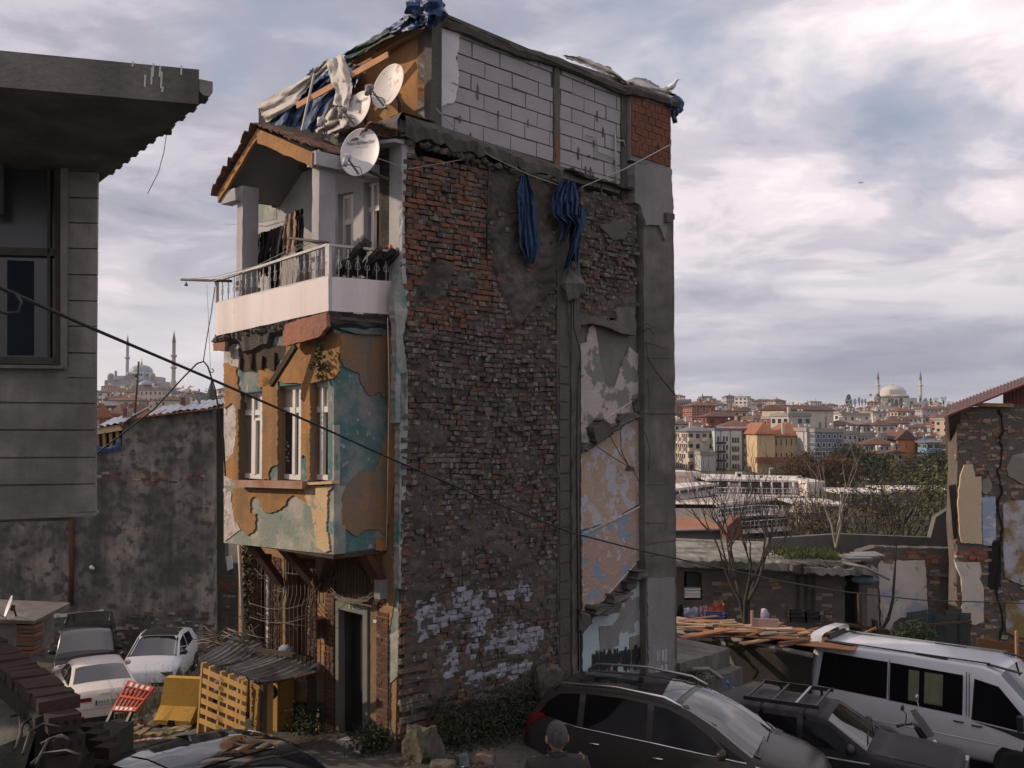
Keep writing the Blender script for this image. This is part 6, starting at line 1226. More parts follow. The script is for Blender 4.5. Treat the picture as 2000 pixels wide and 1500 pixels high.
def town():
 a=placed
 G1='apartment blocks at the foot of the hill'
 a(1316,1342,925,828,250,12,.15,'white','brown tiled roof','white block with brown roof right beside the house corner',cols=2,rows=5,group=G1,name='apartment_block',cat='apartment block')
 a(1343,1396,922,842,240,12,.12,'cream','grey roof','cream apartment block with recessed balconies left of the hotel',cols=4,rows=4,balc=True,group=G1,name='apartment_block',cat='apartment block',ww=.6)
 a(1369,1398,925,888,232,6,.05,'pale grey','flat roof','windowless pale grey annex below the cream apartment block',cols=1,rows=1,ww=.05,name='annex',cat='building',extras=False)
 p,q=at(1397,924,236),at(1450,842,236);h=q.z-p.z;w=q.x-p.x;ht=thing('hotel',((p.x+q.x)/2,236,p.z),'pale green hotel with arched windows, dark balconies and red rooftop letters','hotel')
 b=MB();b.obox((p.x,236,p.z-3),(w,0,0),(0,14,0),(0,0,h+3));b.build('wall',surf('hotel_wall',(.46,.50,.475),(.40,.44,.42),.4,bump=0),ht)
 b=MB();x2=at(1480,842,236).x-at(1450,842,236).x;b.obox((q.x,236.3,p.z-3),(x2,0,0),(0,13,0),(0,0,h+2.6));b.build('glazed_wing',surf('hotel_glass',(.045,.06,.065),(.10,.13,.14),.6,rough=.2,bump=0,spec=.6),ht)
 for k in range(7):
  for j in range(4):
   if k<3:
    b=MB();x=at(1432+k*5,900,236).x;z=at(0,859+j*17.2,236).z;b.prism([Vector((x+.24*math.cos(t)*1.0,235.95,z+.24*math.sin(t)+.35))for t in np.linspace(0,math.pi,7)]+[Vector((x-.24,235.95,z-.75)),Vector((x+.24,235.95,z-.75))],Vector((0,.04,0)));b.build('window',M_win,ht)
   elif k<6:
    b=MB();x=at((1403,1414,1420)[k-3],900,236).x;z=at(0,857+j*17.2,236).z;b.obox((x-.2,235.95,z-.6),(.42,0,0),(0,.04,0),(0,0,1.2));b.build('window',M_win,ht)
  if k<2:
   for j in range(4):b=MB();x=at((1403,1413)[k],900,236).x;z=at(0,861+j*17.2,236).z;b.obox((x-.45,235.2,z-.7),(.95,0,0),(0,.78,0),(0,0,.5));b.build('balcony',M_dark,ht)
 for j in range(4):
  for k in range(4):b=MB();x=at(1456+k*6.4,900,236).x;z=at(0,861+j*17.2,236).z;b.obox((x-.25,235.6,z-.8),(.5,0,0),(0,.7,0),(0,0,.6 if k else 1.3));b.build('balcony',M_dark if k else M_wall['pale grey'],ht)
 for x in(1397,1408,1427,1450):b=MB();b.obox(at(x-.5,924,235.9),(.18,0,0),(0,.2,0),(0,0,h));b.build('pilaster',M_wall['grey blue'],ht)
 b=MB();b.obox((p.x,236.5,q.z),(w+x2,0,0),(0,12,0),(0,0,.7));b.build('parapet',M_wall['grey blue'],ht)
 def letters(s_,px,py,Y,size,m,nm,par):
  cu=bpy.data.curves.new(nm,'FONT');cu.body=s_;cu.size=size;cu.extrude=.06;o=bpy.data.objects.new(nm,cu);col.objects.link(o);dg=bpy.context.evaluated_depsgraph_get();dg.update();me=bpy.data.meshes.new_from_object(o.evaluated_get(dg));bpy.data.objects.remove(o)
  c=at(px,py,Y)
  for v in me.vertices:v.co=Vector((c.x+v.co.x,Y-v.co.z,c.z+v.co.y))
  me.materials.clear();me.materials.append(m);link(nm,me,par)
 letters('BİTER·HOTELVIN',1418,841.6,236,.86,flat('sign_red',(.40,.045,.04),.6),'roof_letters',ht);letters('Cafe',1401,842.5,236,.8,flat('sign_blue',(.05,.16,.26),.6),'roof_letters',ht)
 b=MB();b.obox(at(1400,842,236.6),(9.6,0,0),(0,.1,0),(0,0,1.15));b.build('sign_board',M_wall['white'],ht)
 a(1479,1513,912,847,225,16,.0,'yellow','orange tiled roof','blank yellow end block of the school beside the hotel',cols=1,rows=1,ww=.01,frames=False,name='school',cat='school',rh=2.6,extras=False)
 a(1512,1580,905,851,228,14,-.06,'yellow','orange tiled roof','yellow school with tall windows, orange roof and chimney',cols=7,rows=2,ww=.22,frames=False,name='school',cat='school',rh=3.2)
 b=MB();c=at(1528,848,224);b.obox(c,(.6,0,0),(0,.6,0),(0,0,2.6));tag(b.build('chimney_stack',M_wall['cream']),'slim cream chimney on the orange school roof','chimney')
 b=MB();b.obox(at(1479,905,222),(8,0,0),(0,2,0),(0,0,1.4));tag(b.build('garden_wall',M_wall['brick red']),'low red wall at the foot of the yellow school','wall')
 a(1594,1646,895,844,215,12,-.12,'grey blue','flat roof','grey blue block with white framed windows right of the school',cols=5,rows=3,name='apartment_block',cat='apartment block',group=G1)
 a(1576,1597,890,842,222,12,.1,'pale grey','flat roof','blank pale wall between the school and the grey blue block',cols=1,rows=1,ww=.01,name='apartment_block',cat='apartment block',group=G1)
 a(1645,1676,890,848,235,10,.2,'pale grey','flat roof','grey house with terrace roof right of the grey blue block',cols=3,rows=3)
 a(1677,1730,880,852,240,10,-.15,'pale grey','flat roof','two storey house with long glazed top floor and awnings',cols=8,rows=2,ww=.7)
 a(1690,1755,898,868,226,10,-.1,'lilac','brown tiled roof','lilac house with red trimmed windows in front of the orange house',cols=7,rows=2)
 a(1754,1786,884,858,238,12,.0,'orange','brown tiled roof','bright orange house end wall with gable',cols=1,rows=1,ww=.04,frames=False,gable=True,rh=2.4)
 a(1786,1811,892,862,240,10,-.2,'brown','grey roof','dark brown house between the orange and the blue house',cols=2,rows=2,ww=.3)
 a(1811,1836,896,864,228,8,-.15,'blue','grey roof','sky blue house with two rows of white windows',cols=2,rows=2,ww=.75)
 a(1837,1860,900,868,232,9,.2,'brown','red tiled roof','small brown brick house right of the sky blue house',cols=3,rows=2)
 a(1857,1880,904,880,205,8,-.3,'beige','grey roof','small beige hut beside the ruined house roof',cols=1,rows=1)
 a(1710,1738,902,886,205,7,.2,'cream','brown tiled roof','small plastered cottage at the edge of the park',cols=2,rows=1);a(1738,1764,903,884,207,8,-.25,'ochre','brown tiled roof','small ochre gabled cottage at the edge of the park',cols=2,rows=1,gable=True)
 a(1494,1526,850,800,300,26,-.9,'cream','brown tiled roof','blank gable end of the long white apartment row',cols=1,rows=1,ww=.06,frames=False,gable=True,name='apartment_block',cat='apartment block')
 a(1506,1618,838,803,318,11,-.05,'pale grey','brown tiled roof','long white four storey apartment row under brown roofs',cols=16,rows=4,ww=.6,name='apartment_block',cat='apartment block',dcols=2)
 a(1352,1398,828,792,330,12,.1,'brick red','red tiled roof','brick red apartment block with white windows left on the hill',cols=4,rows=4,name='apartment_block',cat='apartment block')
 a(1316,1350,808,786,360,12,.1,'brick red','flat roof','red and yellow block at the house corner on the hill',cols=4,rows=3,name='apartment_block',cat='apartment block');a(1418,1460,830,803,320,10,-.1,'yellow','brown tiled roof','yellow house with grey dormer on the hill',cols=3,rows=2)
 a(1398,1418,826,805,335,10,0,'blue','flat roof','teal blue block left of the yellow hill house',cols=2,rows=2);a(1520,1545,850,818,275,9,.3,'brick red','flat roof','raw red brick block behind the school roof',cols=1,rows=2,ww=.2);a(1544,1565,850,822,285,9,-.2,'beige','flat roof','unfinished block beside the raw red brick one',cols=3,rows=3)
 b=MB();b.obox(at(1730,812,700),(7.2,0,0),(0,10,0),(0,0,9));tag(b.build('clad_tower',M_wall['grey blue']),'windowless blue grey clad building below the great dome','building')
 kinds=['cream','white','pale grey','beige','yellow','pink','brick red','grey blue','ochre','lilac','brown'];kw=(9,12,6,4,2,1.6,1.2,1.2,.7,1,.8)
 roofs=['red tiled roof','brown tiled roof','orange tiled roof','flat roof','grey roof'];rw=(4,4,.7,4,1.4)
 made=[]
 def fill(n,x0,x1,y0,y1,sd_,where,dens):
  r=random.Random(sd_);got=[];tries=0
  while len(got)<n and tries<9000:
   tries+=1;Y=y0+(y1-y0)*r.random()**.8;px=r.uniform(x0,x1);x=at(px,800,Y).x
   if any(abs(x-g[0])<dens and abs(Y-g[1])<dens*1.15 for g in got):continue
   got.append((x,Y,px))
  got.sort(key=lambda g:-g[1])
  for x,Y,px in got:
   w=r.uniform(6.5,12);d=r.uniform(7,10);rows=r.choice((2,2,3,3,4,4,5));nc=r.randint(3,5);wl=r.choices(kinds,kw)[0];rf=r.choices(roofs,rw)[0]
   lab=f'{wl} {("two", "three", "four", "five")[rows - 2]} storey house, {rf}, {("three", "four", "five")[nc - 3]} windows wide, {where(px, Y)}'
   o=town_house((x,Y,G(x,Y)-.5),w,d,rows*2.7,r.gauss(0,.35),wl,rf,lab,group=lab.split(' house,')[0]+' houses on the '+('left' if x<0 else 'right')+' hill',cols=nc,rows=rows,frames=r.random()<.7,ww=r.uniform(.35,.6),balc=False);made.append((lab,px,o))
 def wr(px,Y):
  a_='low' if Y<400 else 'halfway up' if Y<580 else 'skyline'
  b_='behind the hotel' if px<1490 else 'behind the school' if px<1600 else 'left below mosque' if px<1715 else 'right below mosque'
  return a_+' '+b_
 fill(275,1312,1885,255,850,5,wr,9.2)
 fill(80,150,445,300,650,8,lambda px,Y:('low' if Y<430 else 'high' if Y>560 else 'midway')+' below the '+('domed mosque' if px<300 else 'lone minaret'),11.5)
 for lab in set(m[0]for m in made):
  q=sorted([m for m in made if m[0]==lab],key=lambda m:m[1]);W_=('two','three','four','five','six')
  for i,m in enumerate(q):
   if len(q)>1:m[2]['label']=', '.join((('left' if i==0 else 'right' if i==len(q)-1 else('second','third','fourth','fifth')[i-1])+' of '+W_[len(q)-2])if 'windows' in s_ else s_ for s_ in lab.split(', '))
 bg=MB();mw=[M_wall[k]for k in('white','cream','pale grey','beige')]+[M_roofs['brown tiled roof'],M_win];r=random.Random(77)
 for _ in range(170):
  Y=r.uniform(240,820);x=at(r.uniform(455,1305),800,Y).x;w,d,h=r.uniform(7,13),r.uniform(7,11),r.uniform(6,12);z=G(x,Y);k=r.randint(0,3);bg.box((x,Y,z+h/2-1),(w,d,h+2),k);bg.box((x,Y,z+h+.2),(w+.8,d+.8,.5),4)
  for i in range(3):
   for j in range(2):bg.box((x-w*.3+i*w*.3,Y-d/2,z+h*(.3+.4*j)),(1.1,.1,1.4),5)
 bg.build('distant_town',mw,kind='stuff')
 a(193,262,786,766,470,12,.05,'white','brown tiled roof','long white building with blue window bands under the domed mosque',cols=9,rows=2,ww=.7,dcols=3);a(208,252,800,778,330,12,.25,'cream','flat roof','blank cream block above the broken eaves',cols=2,rows=1,ww=.1);a(262,318,800,762,360,12,-.1,'cream','flat roof','cream block with white window rows beside the antenna pole',cols=6,rows=3)
 a(178,228,815,792,290,14,.1,'brown','grey roof','dark brown shed block at the concrete house corner',cols=2,rows=1,ww=.05);a(186,215,835,815,230,10,.4,'brick red','orange tiled roof','orange tiled roof house low by the concrete house',cols=2,rows=1,ww=.05,gable=True,rh=3.4);a(212,240,832,812,240,12,-.3,'brick red','red tiled roof','red tiled roof house left of the short chimney',cols=2,rows=1,ww=.05,rh=3)
town()
def minaret(c,h,r,zb,label,m,ms,zb2=None):
 t=thing('minaret',c,label,'minaret');c=Vector(c);b=MB();b.lathe([(r*1.5,-8),(r*1.5,h*.10),(r*1.05,h*.14),(r,h*.16),(r*.95,zb)],c,12);b.build('shaft',m,t)
 b=MB();b.lathe([(r*.9,zb),(r*.82,h*.79),(r*.95,h*.795)],c,12);b.build('upper_shaft',m,t)
 for z in[zb]+([zb2]if zb2 else[]):b=MB();b.lathe([(r*.95,z-h*.03),(r*1.6,z-h*.003),(r*1.6,z+h*.016),(r*.9,z+h*.016)],c,12);b.build('balcony',m,t)
 b=MB();b.lathe([(r*1.02,h*.79),(r*.95,h*.80),(r*.5,h*.90),(.08,h*.985),(.05,h*1.02),(.0,h*1.03)],c,12);b.build('spire',ms,t)
def mosques():
 M_st=surf('mosque_stone',(.52,.46,.40),(.42,.375,.33),.3,bump=0);M_lead=surf('lead_dome',(.46,.445,.42),(.38,.37,.355),.2,rough=.6,bump=0);M_lead2=surf('lead_dome_blue',(.25,.285,.325),(.2,.235,.27),.2,rough=.55,bump=0);M_st2=surf('mosque_stone_grey',(.36,.34,.33),(.29,.275,.27),.3,bump=0);M_sp=surf('spire_lead',(.12,.14,.165),(.09,.11,.13),.3,bump=0)
 M_gold=flat('gilding',(.5,.34,.12),.4,metal=.3)
 def dome(b,c,r,hr=.72,n=28):b.lathe([(r,0),(r*.985,r*hr*.22),(r*.92,r*hr*.45),(r*.78,r*hr*.68),(r*.55,r*hr*.87),(r*.28,r*hr*.97),(.01,r*hr)],c,n)
 Y=880;t=thing('mosque',tuple(at(1757,805,Y)),'large domed mosque between two minarets on the right hilltop','mosque');k=Y/FPX
 P=lambda x,y,d=0:at(x,y,Y+d)
 b=MB();p,q=P(1723,808),P(1791,777);b.obox(p-Z*6,(q.x-p.x,0,0),(0,30,0),(0,0,q.z-p.z+6));b.build('prayer_hall',M_st,t)
 b=MB();c=P(1757,778);c.y+=15;b.lathe([(29*k,-.5),(29*k,3.2),(25*k,3.4),(25*k,5.0)],c,32);dr=b.build('drum',M_st,t);f=MB()
 for i in range(26):a=math.pi+i*math.pi/26+.06;x=c+Vector((29.1*k*math.cos(a),29.1*k*math.sin(a),.5));f.box(x,(.9,.9,3.2),rz=a)
 f.build('drum_windows',M_win,dr,kind='stuff')
 b=MB();dome(b,c+Z*4.9,24.6*k,.66);d=b.build('dome',M_lead,t);b=MB();z=c.z+4.9+24.6*k*.66;b.tube([(c.x,c.y,z-.3),(c.x,c.y,z+1.2),(c.x,c.y,z+3.2)],[.9,.6,.1],8);b.build('finial',M_gold,d)
 for px,m_ in((1716,0),(1799,1)):c=at(px,806,Y+6);minaret(tuple(c),at(px,724-m_*0,Y+6).z-c.z,1.25,at(px,752,Y).z-c.z,('left' if not m_ else 'right')+' stone minaret of the mosque on the right hilltop',M_st,M_sp)
 for i,(px,yb,yt,w)in enumerate(((1765,802,786,17),(1794,809,784,20),(1826,808,784,20))):
  Y2=800;tt=thing('domed_tomb',tuple(at(px,yb,Y2)),('small domed tomb half hidden below the great dome','domed stone tomb below the right minaret','domed stone tomb among pines right of the mosque')[i],'tomb','domed tombs below the mosque');kk=Y2/FPX;c=at(px,yb,Y2);r=w/2*kk;hh=(yb-yt)*kk
  b=MB();b.lathe([(r,-5),(r,hh*.58),(r*1.06,hh*.6),(r*.94,hh*.62)],c,8,smooth=False);b.build('wall',M_st,tt);b=MB();dome(b,c+Z*hh*.62,r*.92,.8,16);b.build('dome',M_lead,tt);f=MB()
  for a in range(8):an=a*math.pi/4+math.pi/8;f.box(c+Vector((r*.94*math.cos(an),r*.94*math.sin(an),hh*.33)),(.3,.6,hh*.22),rz=an)
  f.build('tomb_windows',M_win,tt,kind='stuff')
 Y=720;k=Y/FPX;P=lambda x,y,d=0:at(x,y,Y+d)
 t=thing('mosque',tuple(P(254,752)),'grey blue multi domed mosque on the left hilltop','mosque');c0=P(254,755);c0.y+=22
 b=MB();p,q=P(214,760),P(296,742);b.obox(p-Z*8,(q.x-p.x,0,0),(0,44,0),(0,0,q.z-p.z+8));p,q=P(222,745),P(288,733);b.obox(Vector((p.x,Y+6,p.z)),(q.x-p.x,0,0),(0,32,0),(0,0,q.z-p.z));b.build('prayer_hall',M_st2,t,kind='stuff')
 b=MB();c=P(254,735);c.y+=22;b.lathe([(27*k,-1),(26*k,3.2),(23*k,4.0)],c,32);dr=b.build('drum',M_st2,t);f=MB()
 for i in range(22):a=math.pi+i*math.pi/22+.07;f.box(c+Vector((26.6*k*math.cos(a),26.6*k*math.sin(a),1.4)),(.6,.9,2.4),rz=a)
 f.build('drum_windows',M_win,dr,kind='stuff')
 b=MB();dome(b,c+Z*3.9,22.5*k,.70);d=b.build('dome',M_lead2,t);b=MB();z=c.z+3.9+22.5*k*.7;b.tube([(c.x,c.y,z-.2),(c.x,c.y,z+2),(c.x,c.y,z+5)],[.9,.6,.1],6);b.build('finial',M_gold,d)
 for px,py,r,dy in((232,743,14,4),(276,744,14,4),(286,752,14,-4)):b=MB();dome(b,P(px,py,dy),r*k,.62,20);b.build('half_dome',M_lead2,t)
 for px,py,w,h in((216,743,6,9),(297,743,6,9),(252,742,6,10),(208,752,4,7),(301,750,4,8),(226,735,2.5,9),(282,735,2.5,9),(308,756,5,6)):
  b=MB();c=P(px,py,2);b.lathe([(w*k,-6),(w*k,h*k*.9),(w*k*1.1,h*k)],c,10);tu=b.build('turret',M_st2,t);b=MB();dome(b,c+Z*h*k,w*k,.9,12);b.build('turret_dome',M_lead2,tu)
 c=at(248,752,Y+50);minaret(tuple(c),at(248,653,Y+50).z-c.z,1.3,at(248,699,Y+50).z-c.z,'slim minaret rising behind the grey blue dome',M_st2,M_sp)
 c=at(338.5,758,Y-30);minaret(tuple(c),at(338.5,645,Y-30).z-c.z,1.45,at(338.5,695,Y-30).z-c.z,'tall minaret standing apart right of the grey blue dome',M_st2,M_sp,at(338.5,718,Y-30).z-c.z)
 c=at(412,800,150);t=thing('tower_spire',tuple(c),'dark green pointed spire rising behind the rendered wall roof','tower');b=MB();z=at(412,742,150).z-c.z;b.lathe([(1.25,-9),(1.2,.0),(.7,z*.5),(.25,z*.82),(.03,z),(0,z)],c,8,smooth=False);b.build('spire',surf('spire_green',(.05,.065,.06),(.035,.045,.043),1,bump=.2),t);b=MB();b.lathe([(1.5,-14),(1.5,-9)],c,8);b.build('tower_wall',M_st2,t)
 b=MB();c=at(1703,790,850);z=at(1703,769,850);b.tube([c,z],.12,5);f=b.build('flagpole',M_winf);b=MB();P_=[[z+Vector((-2.4*s_,.3*math.sin(s_*5),-.1-1.6*v-.4*s_))for v in(0,.5,1)]for s_ in np.linspace(0,1,8)];b.grid(P_);b.build('flag',flat('flag_red',(.45,.03,.03),.7),f);tag(f,'thin flagpole with a red flag left of the hilltop mosque','flagpole')
 def conifer(px,yb,yt,wpx,Y,lab,nm='cypress_tree',n=420):
  c=at(px,yb,Y);h=at(px,yt,Y).z-c.z;r=wpx/2*Y/FPX;t=thing(nm,tuple(c),lab,'tree','dark conifers round the hilltop mosque');b=MB();b.tube([c-Z*2,c+Z*h*.8],[.4,.1],5,cap=False);b.build('trunk',M_barkd,t);l=MB()
  for _ in range(n):
   u=rnd.random();a=rnd.uniform(0,6.28);q=(math.sin(math.pi*min(1,u*.85+.12))**.7)if nm=='cypress_tree' else(1.0 if u>.55 else .25);rr=r*q*rnd.uniform(.5,1.08)
   p=c+Vector((rr*math.cos(a),rr*math.sin(a),h*u));e=Vector((rnd.uniform(-1,1),rnd.uniform(-1,1),rnd.uniform(.2,1.6))).normalized()*h*.055;g=e.orthogonal().normalized()*h*.03;l.add([p-e,p+g,p+e,p-g],[(0,1,2,3)])
  l.build('crown',M_lf_dk,t,kind='stuff')
 for i,(px,yb,yt,w)in enumerate(((1658,802,771,13),(1670,790,779,8),(1678,788,776,4),(1684,788,779,5),(1690,787,779,4),(1715,794,769,14),(1737,787,777,4),(1743,788,778,7),(1751,800,780,6),(1760,796,777,8),(1781,804,784,8),(1797,784,777,4),(1808,800,778,12),(1818,790,777,6))):
  conifer(px,yb,yt,w,790+(i%3)*8,('broad dark cypress left of the flag','small cypress beside the broad one','needle thin cypress left of the flag','short cypress left of the flag','short thin cypress nearest the flag','widest dark cypress in front of the left minaret','thin cypress against the prayer hall, left','stubby cypress against the prayer hall','tall cypress right of the blue grey clad building','tall dark cypress beside the half hidden tomb','cypress between the two lower tombs','thin cypress at the foot of the right minaret','big dark cypress right of the right minaret','slim cypress left of the last tomb')[i])
 for i,(px,yb,yt,w)in enumerate(((1828,788,777,10),(1843,792,775,12),(1852,794,783,16),(1866,795,785,14))):conifer(px,yb,yt,w,820,('flat topped pine above the last tomb','wind bent pine right of the last tomb','low pine mass at the right end of the skyline','low pine behind the ruined house roof')[i],'pine_tree',300)
 l=MB();pts=[]
 for _ in range(900):Y=rnd.uniform(330,640);px=rnd.uniform(305,450);x=at(px,780,Y).x;pts.append((x,Y,G(x,Y)+rnd.uniform(1,7)))
 leaf_quads(l,pts,15000,1.6,.55,1);l.build('wood',surf('bare_wood',(.075,.068,.058),(.048,.046,.036),.05,bump=0),kind='stuff')
 l=MB();pts=[]
 for _ in range(420):Y=rnd.uniform(240,860);px=rnd.uniform(1315,1880);x=at(px,800,Y).x;pts.append((x,Y,G(x,Y)+rnd.uniform(1,5)))
 leaf_quads(l,pts,8000,1.5,.5,1);l.build('undergrowth',surf('town_green',(.04,.045,.025),(.075,.062,.042),.05,bump=0),kind='stuff')
mosques()
def campus():
 M_cw=surf('campus_white',(.62,.56,.53),(.54,.49,.465),.6,streak=(.36,.33,.31),sa=.3,bump=0);M_cr=surf('campus_roof',(.34,.30,.27),(.25,.225,.205),.4,bump=.1,bs=5);M_cg=flat('campus_glass',(.03,.036,.04),.12,spec=.8)
 t=thing('campus_building',tuple(at(1450,1050,125)),'low white modern building with terraces, glazing and roof units in the valley','building')
 def slab(q,th,nm,m,par=t,ext=None):b=MB();b.prism([Vector(p)for p in q],ext or Vector((0,0,-th)));return b.build(nm,m,par)
 def quad(pts,d,nm,m,par=t):b=MB();b.prism([at(x,y,Y)for x,y,Y in pts],Vector((0,d,0)));return b.build(nm,m,par)
 quad([(1380,935,130),(1612,940,130),(1612,943.5,130),(1380,939,130)],14,'roof_slab',M_cw);quad([(1400,943,131),(1580,944,131),(1580,969,131),(1400,967,131)],10,'glazing',M_cg)
 for i in range(9):quad([(1402+i*21,942,129.5),(1404.5+i*21,942,129.5),(1404.5+i*21,968,129.5),(1402+i*21,968,129.5)],.4,'column',M_cw)
 for x0,x1 in((1420,1446),(1540,1558)):quad([(x0,943,130.6),(x1,943.5,130.6),(x1,965,130.6),(x0,964,130.6)],.3,'wall_panel',M_cw)
 quad([(1577,941,126),(1600,941,126),(1600,985,126),(1577,985,126)],14,'end_block',M_cw);quad([(1600,941,126.2),(1612,941,132),(1612,985,132),(1600,985,126.2)],10,'end_block',M_cr)
 quad([(1400,967,127),(1578,970,127),(1578,973,127),(1400,969.5,127)],5,'terrace_slab',M_cw)
 def rail(p,q,n,h=1.0):
  b=MB();p,q=Vector(p),Vector(q);b.tube([p+Z*h,q+Z*h],.05,4);b.tube([p+Z*h*.5,q+Z*h*.5],.03,4)
  for i in range(n+1):s_=p+(q-p)*i/n;b.tube([s_,s_+Z*h],.035,4)
  b.build('railing',M_winf,t,kind='stuff')
 rail(at(1400,967.5,126.9),at(1578,970.5,126.9),22)
 quad([(1300,957,122),(1402,943,130),(1402,967,130),(1300,979,122)],8,'wing_wall',M_cw);quad([(1306,961.5,121.6),(1400,948.5,129.6),(1400,953.5,129.6),(1306,967.5,121.6)],.35,'ribbon_window',M_cg)
 for i in range(6):x=1310+i*17;Y=121.4+i*1.4;quad([(x,961-i*2.3,Y),(x+1.6,961-i*2.3,Y),(x+1.6,968-i*2.5,Y),(x,968-i*2.5,Y)],.3,'window_mullion',M_cw)
 pent=thing('rooftop_block',tuple(at(1343,940,134)),'pinkish white plant room with faint graffiti on the wing roof','building');quad([(1300,921,134),(1350,922,134),(1350,943,134),(1300,944,134)],6,'wall',surf('pinkish_white',(.60,.47,.42),(.52,.41,.37),1,bump=0),pent);quad([(1350,922,134),(1370,923,137),(1370,941,137),(1350,943,134)],4,'wall',M_cw,pent);quad([(1312,928,133.9),(1320,928,133.9),(1320,938,133.9),(1312,939,133.9)],.05,'green_door',flat('door_green',(.05,.11,.09)),pent)
 b=MB()
 for i in range(6):p=at(1325+i*3.4,933,133.9);b.tube([p,p+Vector((.1,0,.25)),p+Vector((.17,0,-.05))],.02,4)
 b.build('graffiti',M_conc,pent,kind='stuff')
 slab([at(1300,985,108),at(1400,986,108),at(1520,971,122),at(1420,967.5,128),at(1300,979,121)],.4,'flat_roof',M_cr)
 quad([(1300,984,108),(1400,985,108),(1400,1030,108),(1300,1026,108)],3,'blank_wall',surf('campus_cream',(.60,.50,.40),(.53,.445,.36),.6,bump=0));quad([(1399,984,107.8),(1520,970,122),(1520,974,122),(1399,990,107.8)],.5,'roof_fascia',M_cw)
 quad([(1401,990,108.6),(1518,974,122.6),(1518,1000,122.6),(1401,1014,108.6)],.4,'glazing',M_cg);quad([(1401,1020,108.6),(1500,1004,120),(1500,1052,120),(1401,1052,108.6)],.4,'glazing',M_cg)
 for i in range(9):f=i/8;x=1402+112*f;Y=108.3+13.6*f;quad([(x,989-15*f,Y),(x+1.6,989-15*f,Y),(x+1.6,1013-13*f,Y),(x,1014-13*f,Y)],.3,'mullion',M_cw)
 quad([(1400,1013,107),(1480,1003,116),(1560,1006,117),(1560,1010,117),(1480,1008,116),(1400,1019,107)],1.5,'terrace_slab',M_cw);rail(at(1401,1013,106.9),at(1480,1003,115.9),12);rail(at(1480,1003,115.9),at(1560,1006,117),10)
 quad([(1486,992,117.5),(1556,994,117.5),(1556,1004,117.5),(1486,1003,117.5)],.4,'parapet',M_cw);quad([(1490,974,124),(1580,975,124),(1580,994,124),(1490,992,124)],.4,'glazing',M_cg);quad([(1480,1009,117),(1545,1011,117),(1545,1052,117),(1480,1052,117)],.6,'glazing',M_dark)
 for x in(1498,1516,1540):quad([(x,1008,116.4),(x+4,1008,116.4),(x+4,1052,116.4),(x,1052,116.4)],.5,'column',M_conc_lt)
 quad([(1440,1036,112),(1545,1028,115.5),(1545,1036,115.5),(1440,1044,112)],.6,'terrace_slab',M_cw);rail(at(1440,1037,111.8),at(1540,1029,115.3),12)
 for i,(x,y,w,h)in enumerate(((1444,935,11,13),(1487,936,7,7),(1524,939,9,9),(1562,939,8,10),(1404,934,6,4),(1500,937,5,4),(1545,939,6,4))):
  b=MB();p=at(x-w/2,y,136);k=136/FPX;b.obox(p,(w*k,0,0),(0,.7,0),(0,0,h*k));u=b.build('roof_unit',M_winf if i%2==0 else M_cr,t);b=MB();b.lathe([(0,0),(w*k*.28,0)],p+Vector((w*k*.5,-.02,h*k*.55)),12,M=Matrix.Rotation(math.pi/2,3,'X'));b.build('fan_grille',M_dark,u)
 kk=thing('kiosk',tuple(at(1572,1010,112)),'round kiosk with pale hipped roof at the campus terrace','kiosk');b=MB();c=at(1573,989,112);b.lathe([(1.9,-.6),(1.5,.35),(0,.4)],c,8,smooth=False);b.build('roof',surf('kiosk_roof',(.50,.40,.35),(.42,.34,.30),1,bump=0),kk);b=MB();b.lathe([(1.35,-2.2),(1.35,-.4)],c,8,smooth=False);b.build('wall',M_cr,kk)
 for i,(x0,x1,y0,y1,Y,lab)in enumerate(((1640,1742,961,978,120,'long white canopy roof on posts behind the bare trees'),(1740,1880,956,972,126,'low white building roof with units behind the olive trees'),(1560,1660,984,1002,112,'low white terrace building behind the bare trees'))):
  w=thing('pavilion',tuple(at((x0+x1)/2,y1,Y)),lab,'building');quad([(x0,y0,Y),(x1,y0+1,Y),(x1,y0+5,Y),(x0,y0+4,Y)],9,'roof_slab',M_cw,w);quad([(x0+2,y0+4,Y+1),(x1-2,y0+5,Y+1),(x1-2,y1+14,Y+1),(x0+2,y1+14,Y+1)],3,'wall',M_cr if i else M_cg,w)
  for k in range(6):x=x0+2+k*(x1-x0-4)/5;quad([(x,y0+4,Y+.2),(x+1.5,y0+4,Y+.2),(x+1.5,y1+8,Y+.2),(x,y1+8,Y+.2)],.2,'post',M_cw,w)
 oh=thing('tiled_outhouse',tuple(at(1365,1055,60)),'low grey outhouse with a faded orange tiled roof below the campus','house');q=[at(1290,1034,60),at(1418,1033,60),at(1375,1013,66),at(1290,1010,66)];b=MB();b.prism(q,Z*-.12);b.build('roof',M_roofs['orange tiled roof'],oh);quad([(1290,1036,60.3),(1416,1035,60.3),(1416,1075,60.3),(1290,1075,60.3)],1,'wall',surf('outhouse_wall',(.15,.15,.15),(.10,.10,.105),1,bump=.2),oh);b=MB();b.tube([at(1290,1036,59.9),at(1416,1035,59.9)],.08,6);b.build('eaves_gutter',M_conc_lt,oh)
 b=MB();b.prism([at(x,y,58)for x,y in[(1420,1030),(1442,1008),(1450,1030),(1456,1075),(1420,1075)]],Vector((0,2,0)));tag(b.build('gabled_wall',surf('dull_red_wall',(.15,.07,.055),(.11,.055,.045),1)),'dull red gabled wall beside the orange tiled outhouse','wall')
 b=MB();p=at(1500,945,150);q=at(1503,916,150);b.tube([p-Z*3,q],.08,5);l=b.build('street_lamp',M_winf);b=MB();b.box(q+Vector((.3,0,.1)),(.8,.3,.2));b.build('lamp_head',M_winf,l);tag(l,'slim white street lamp behind the campus roof','street lamp')
campus()
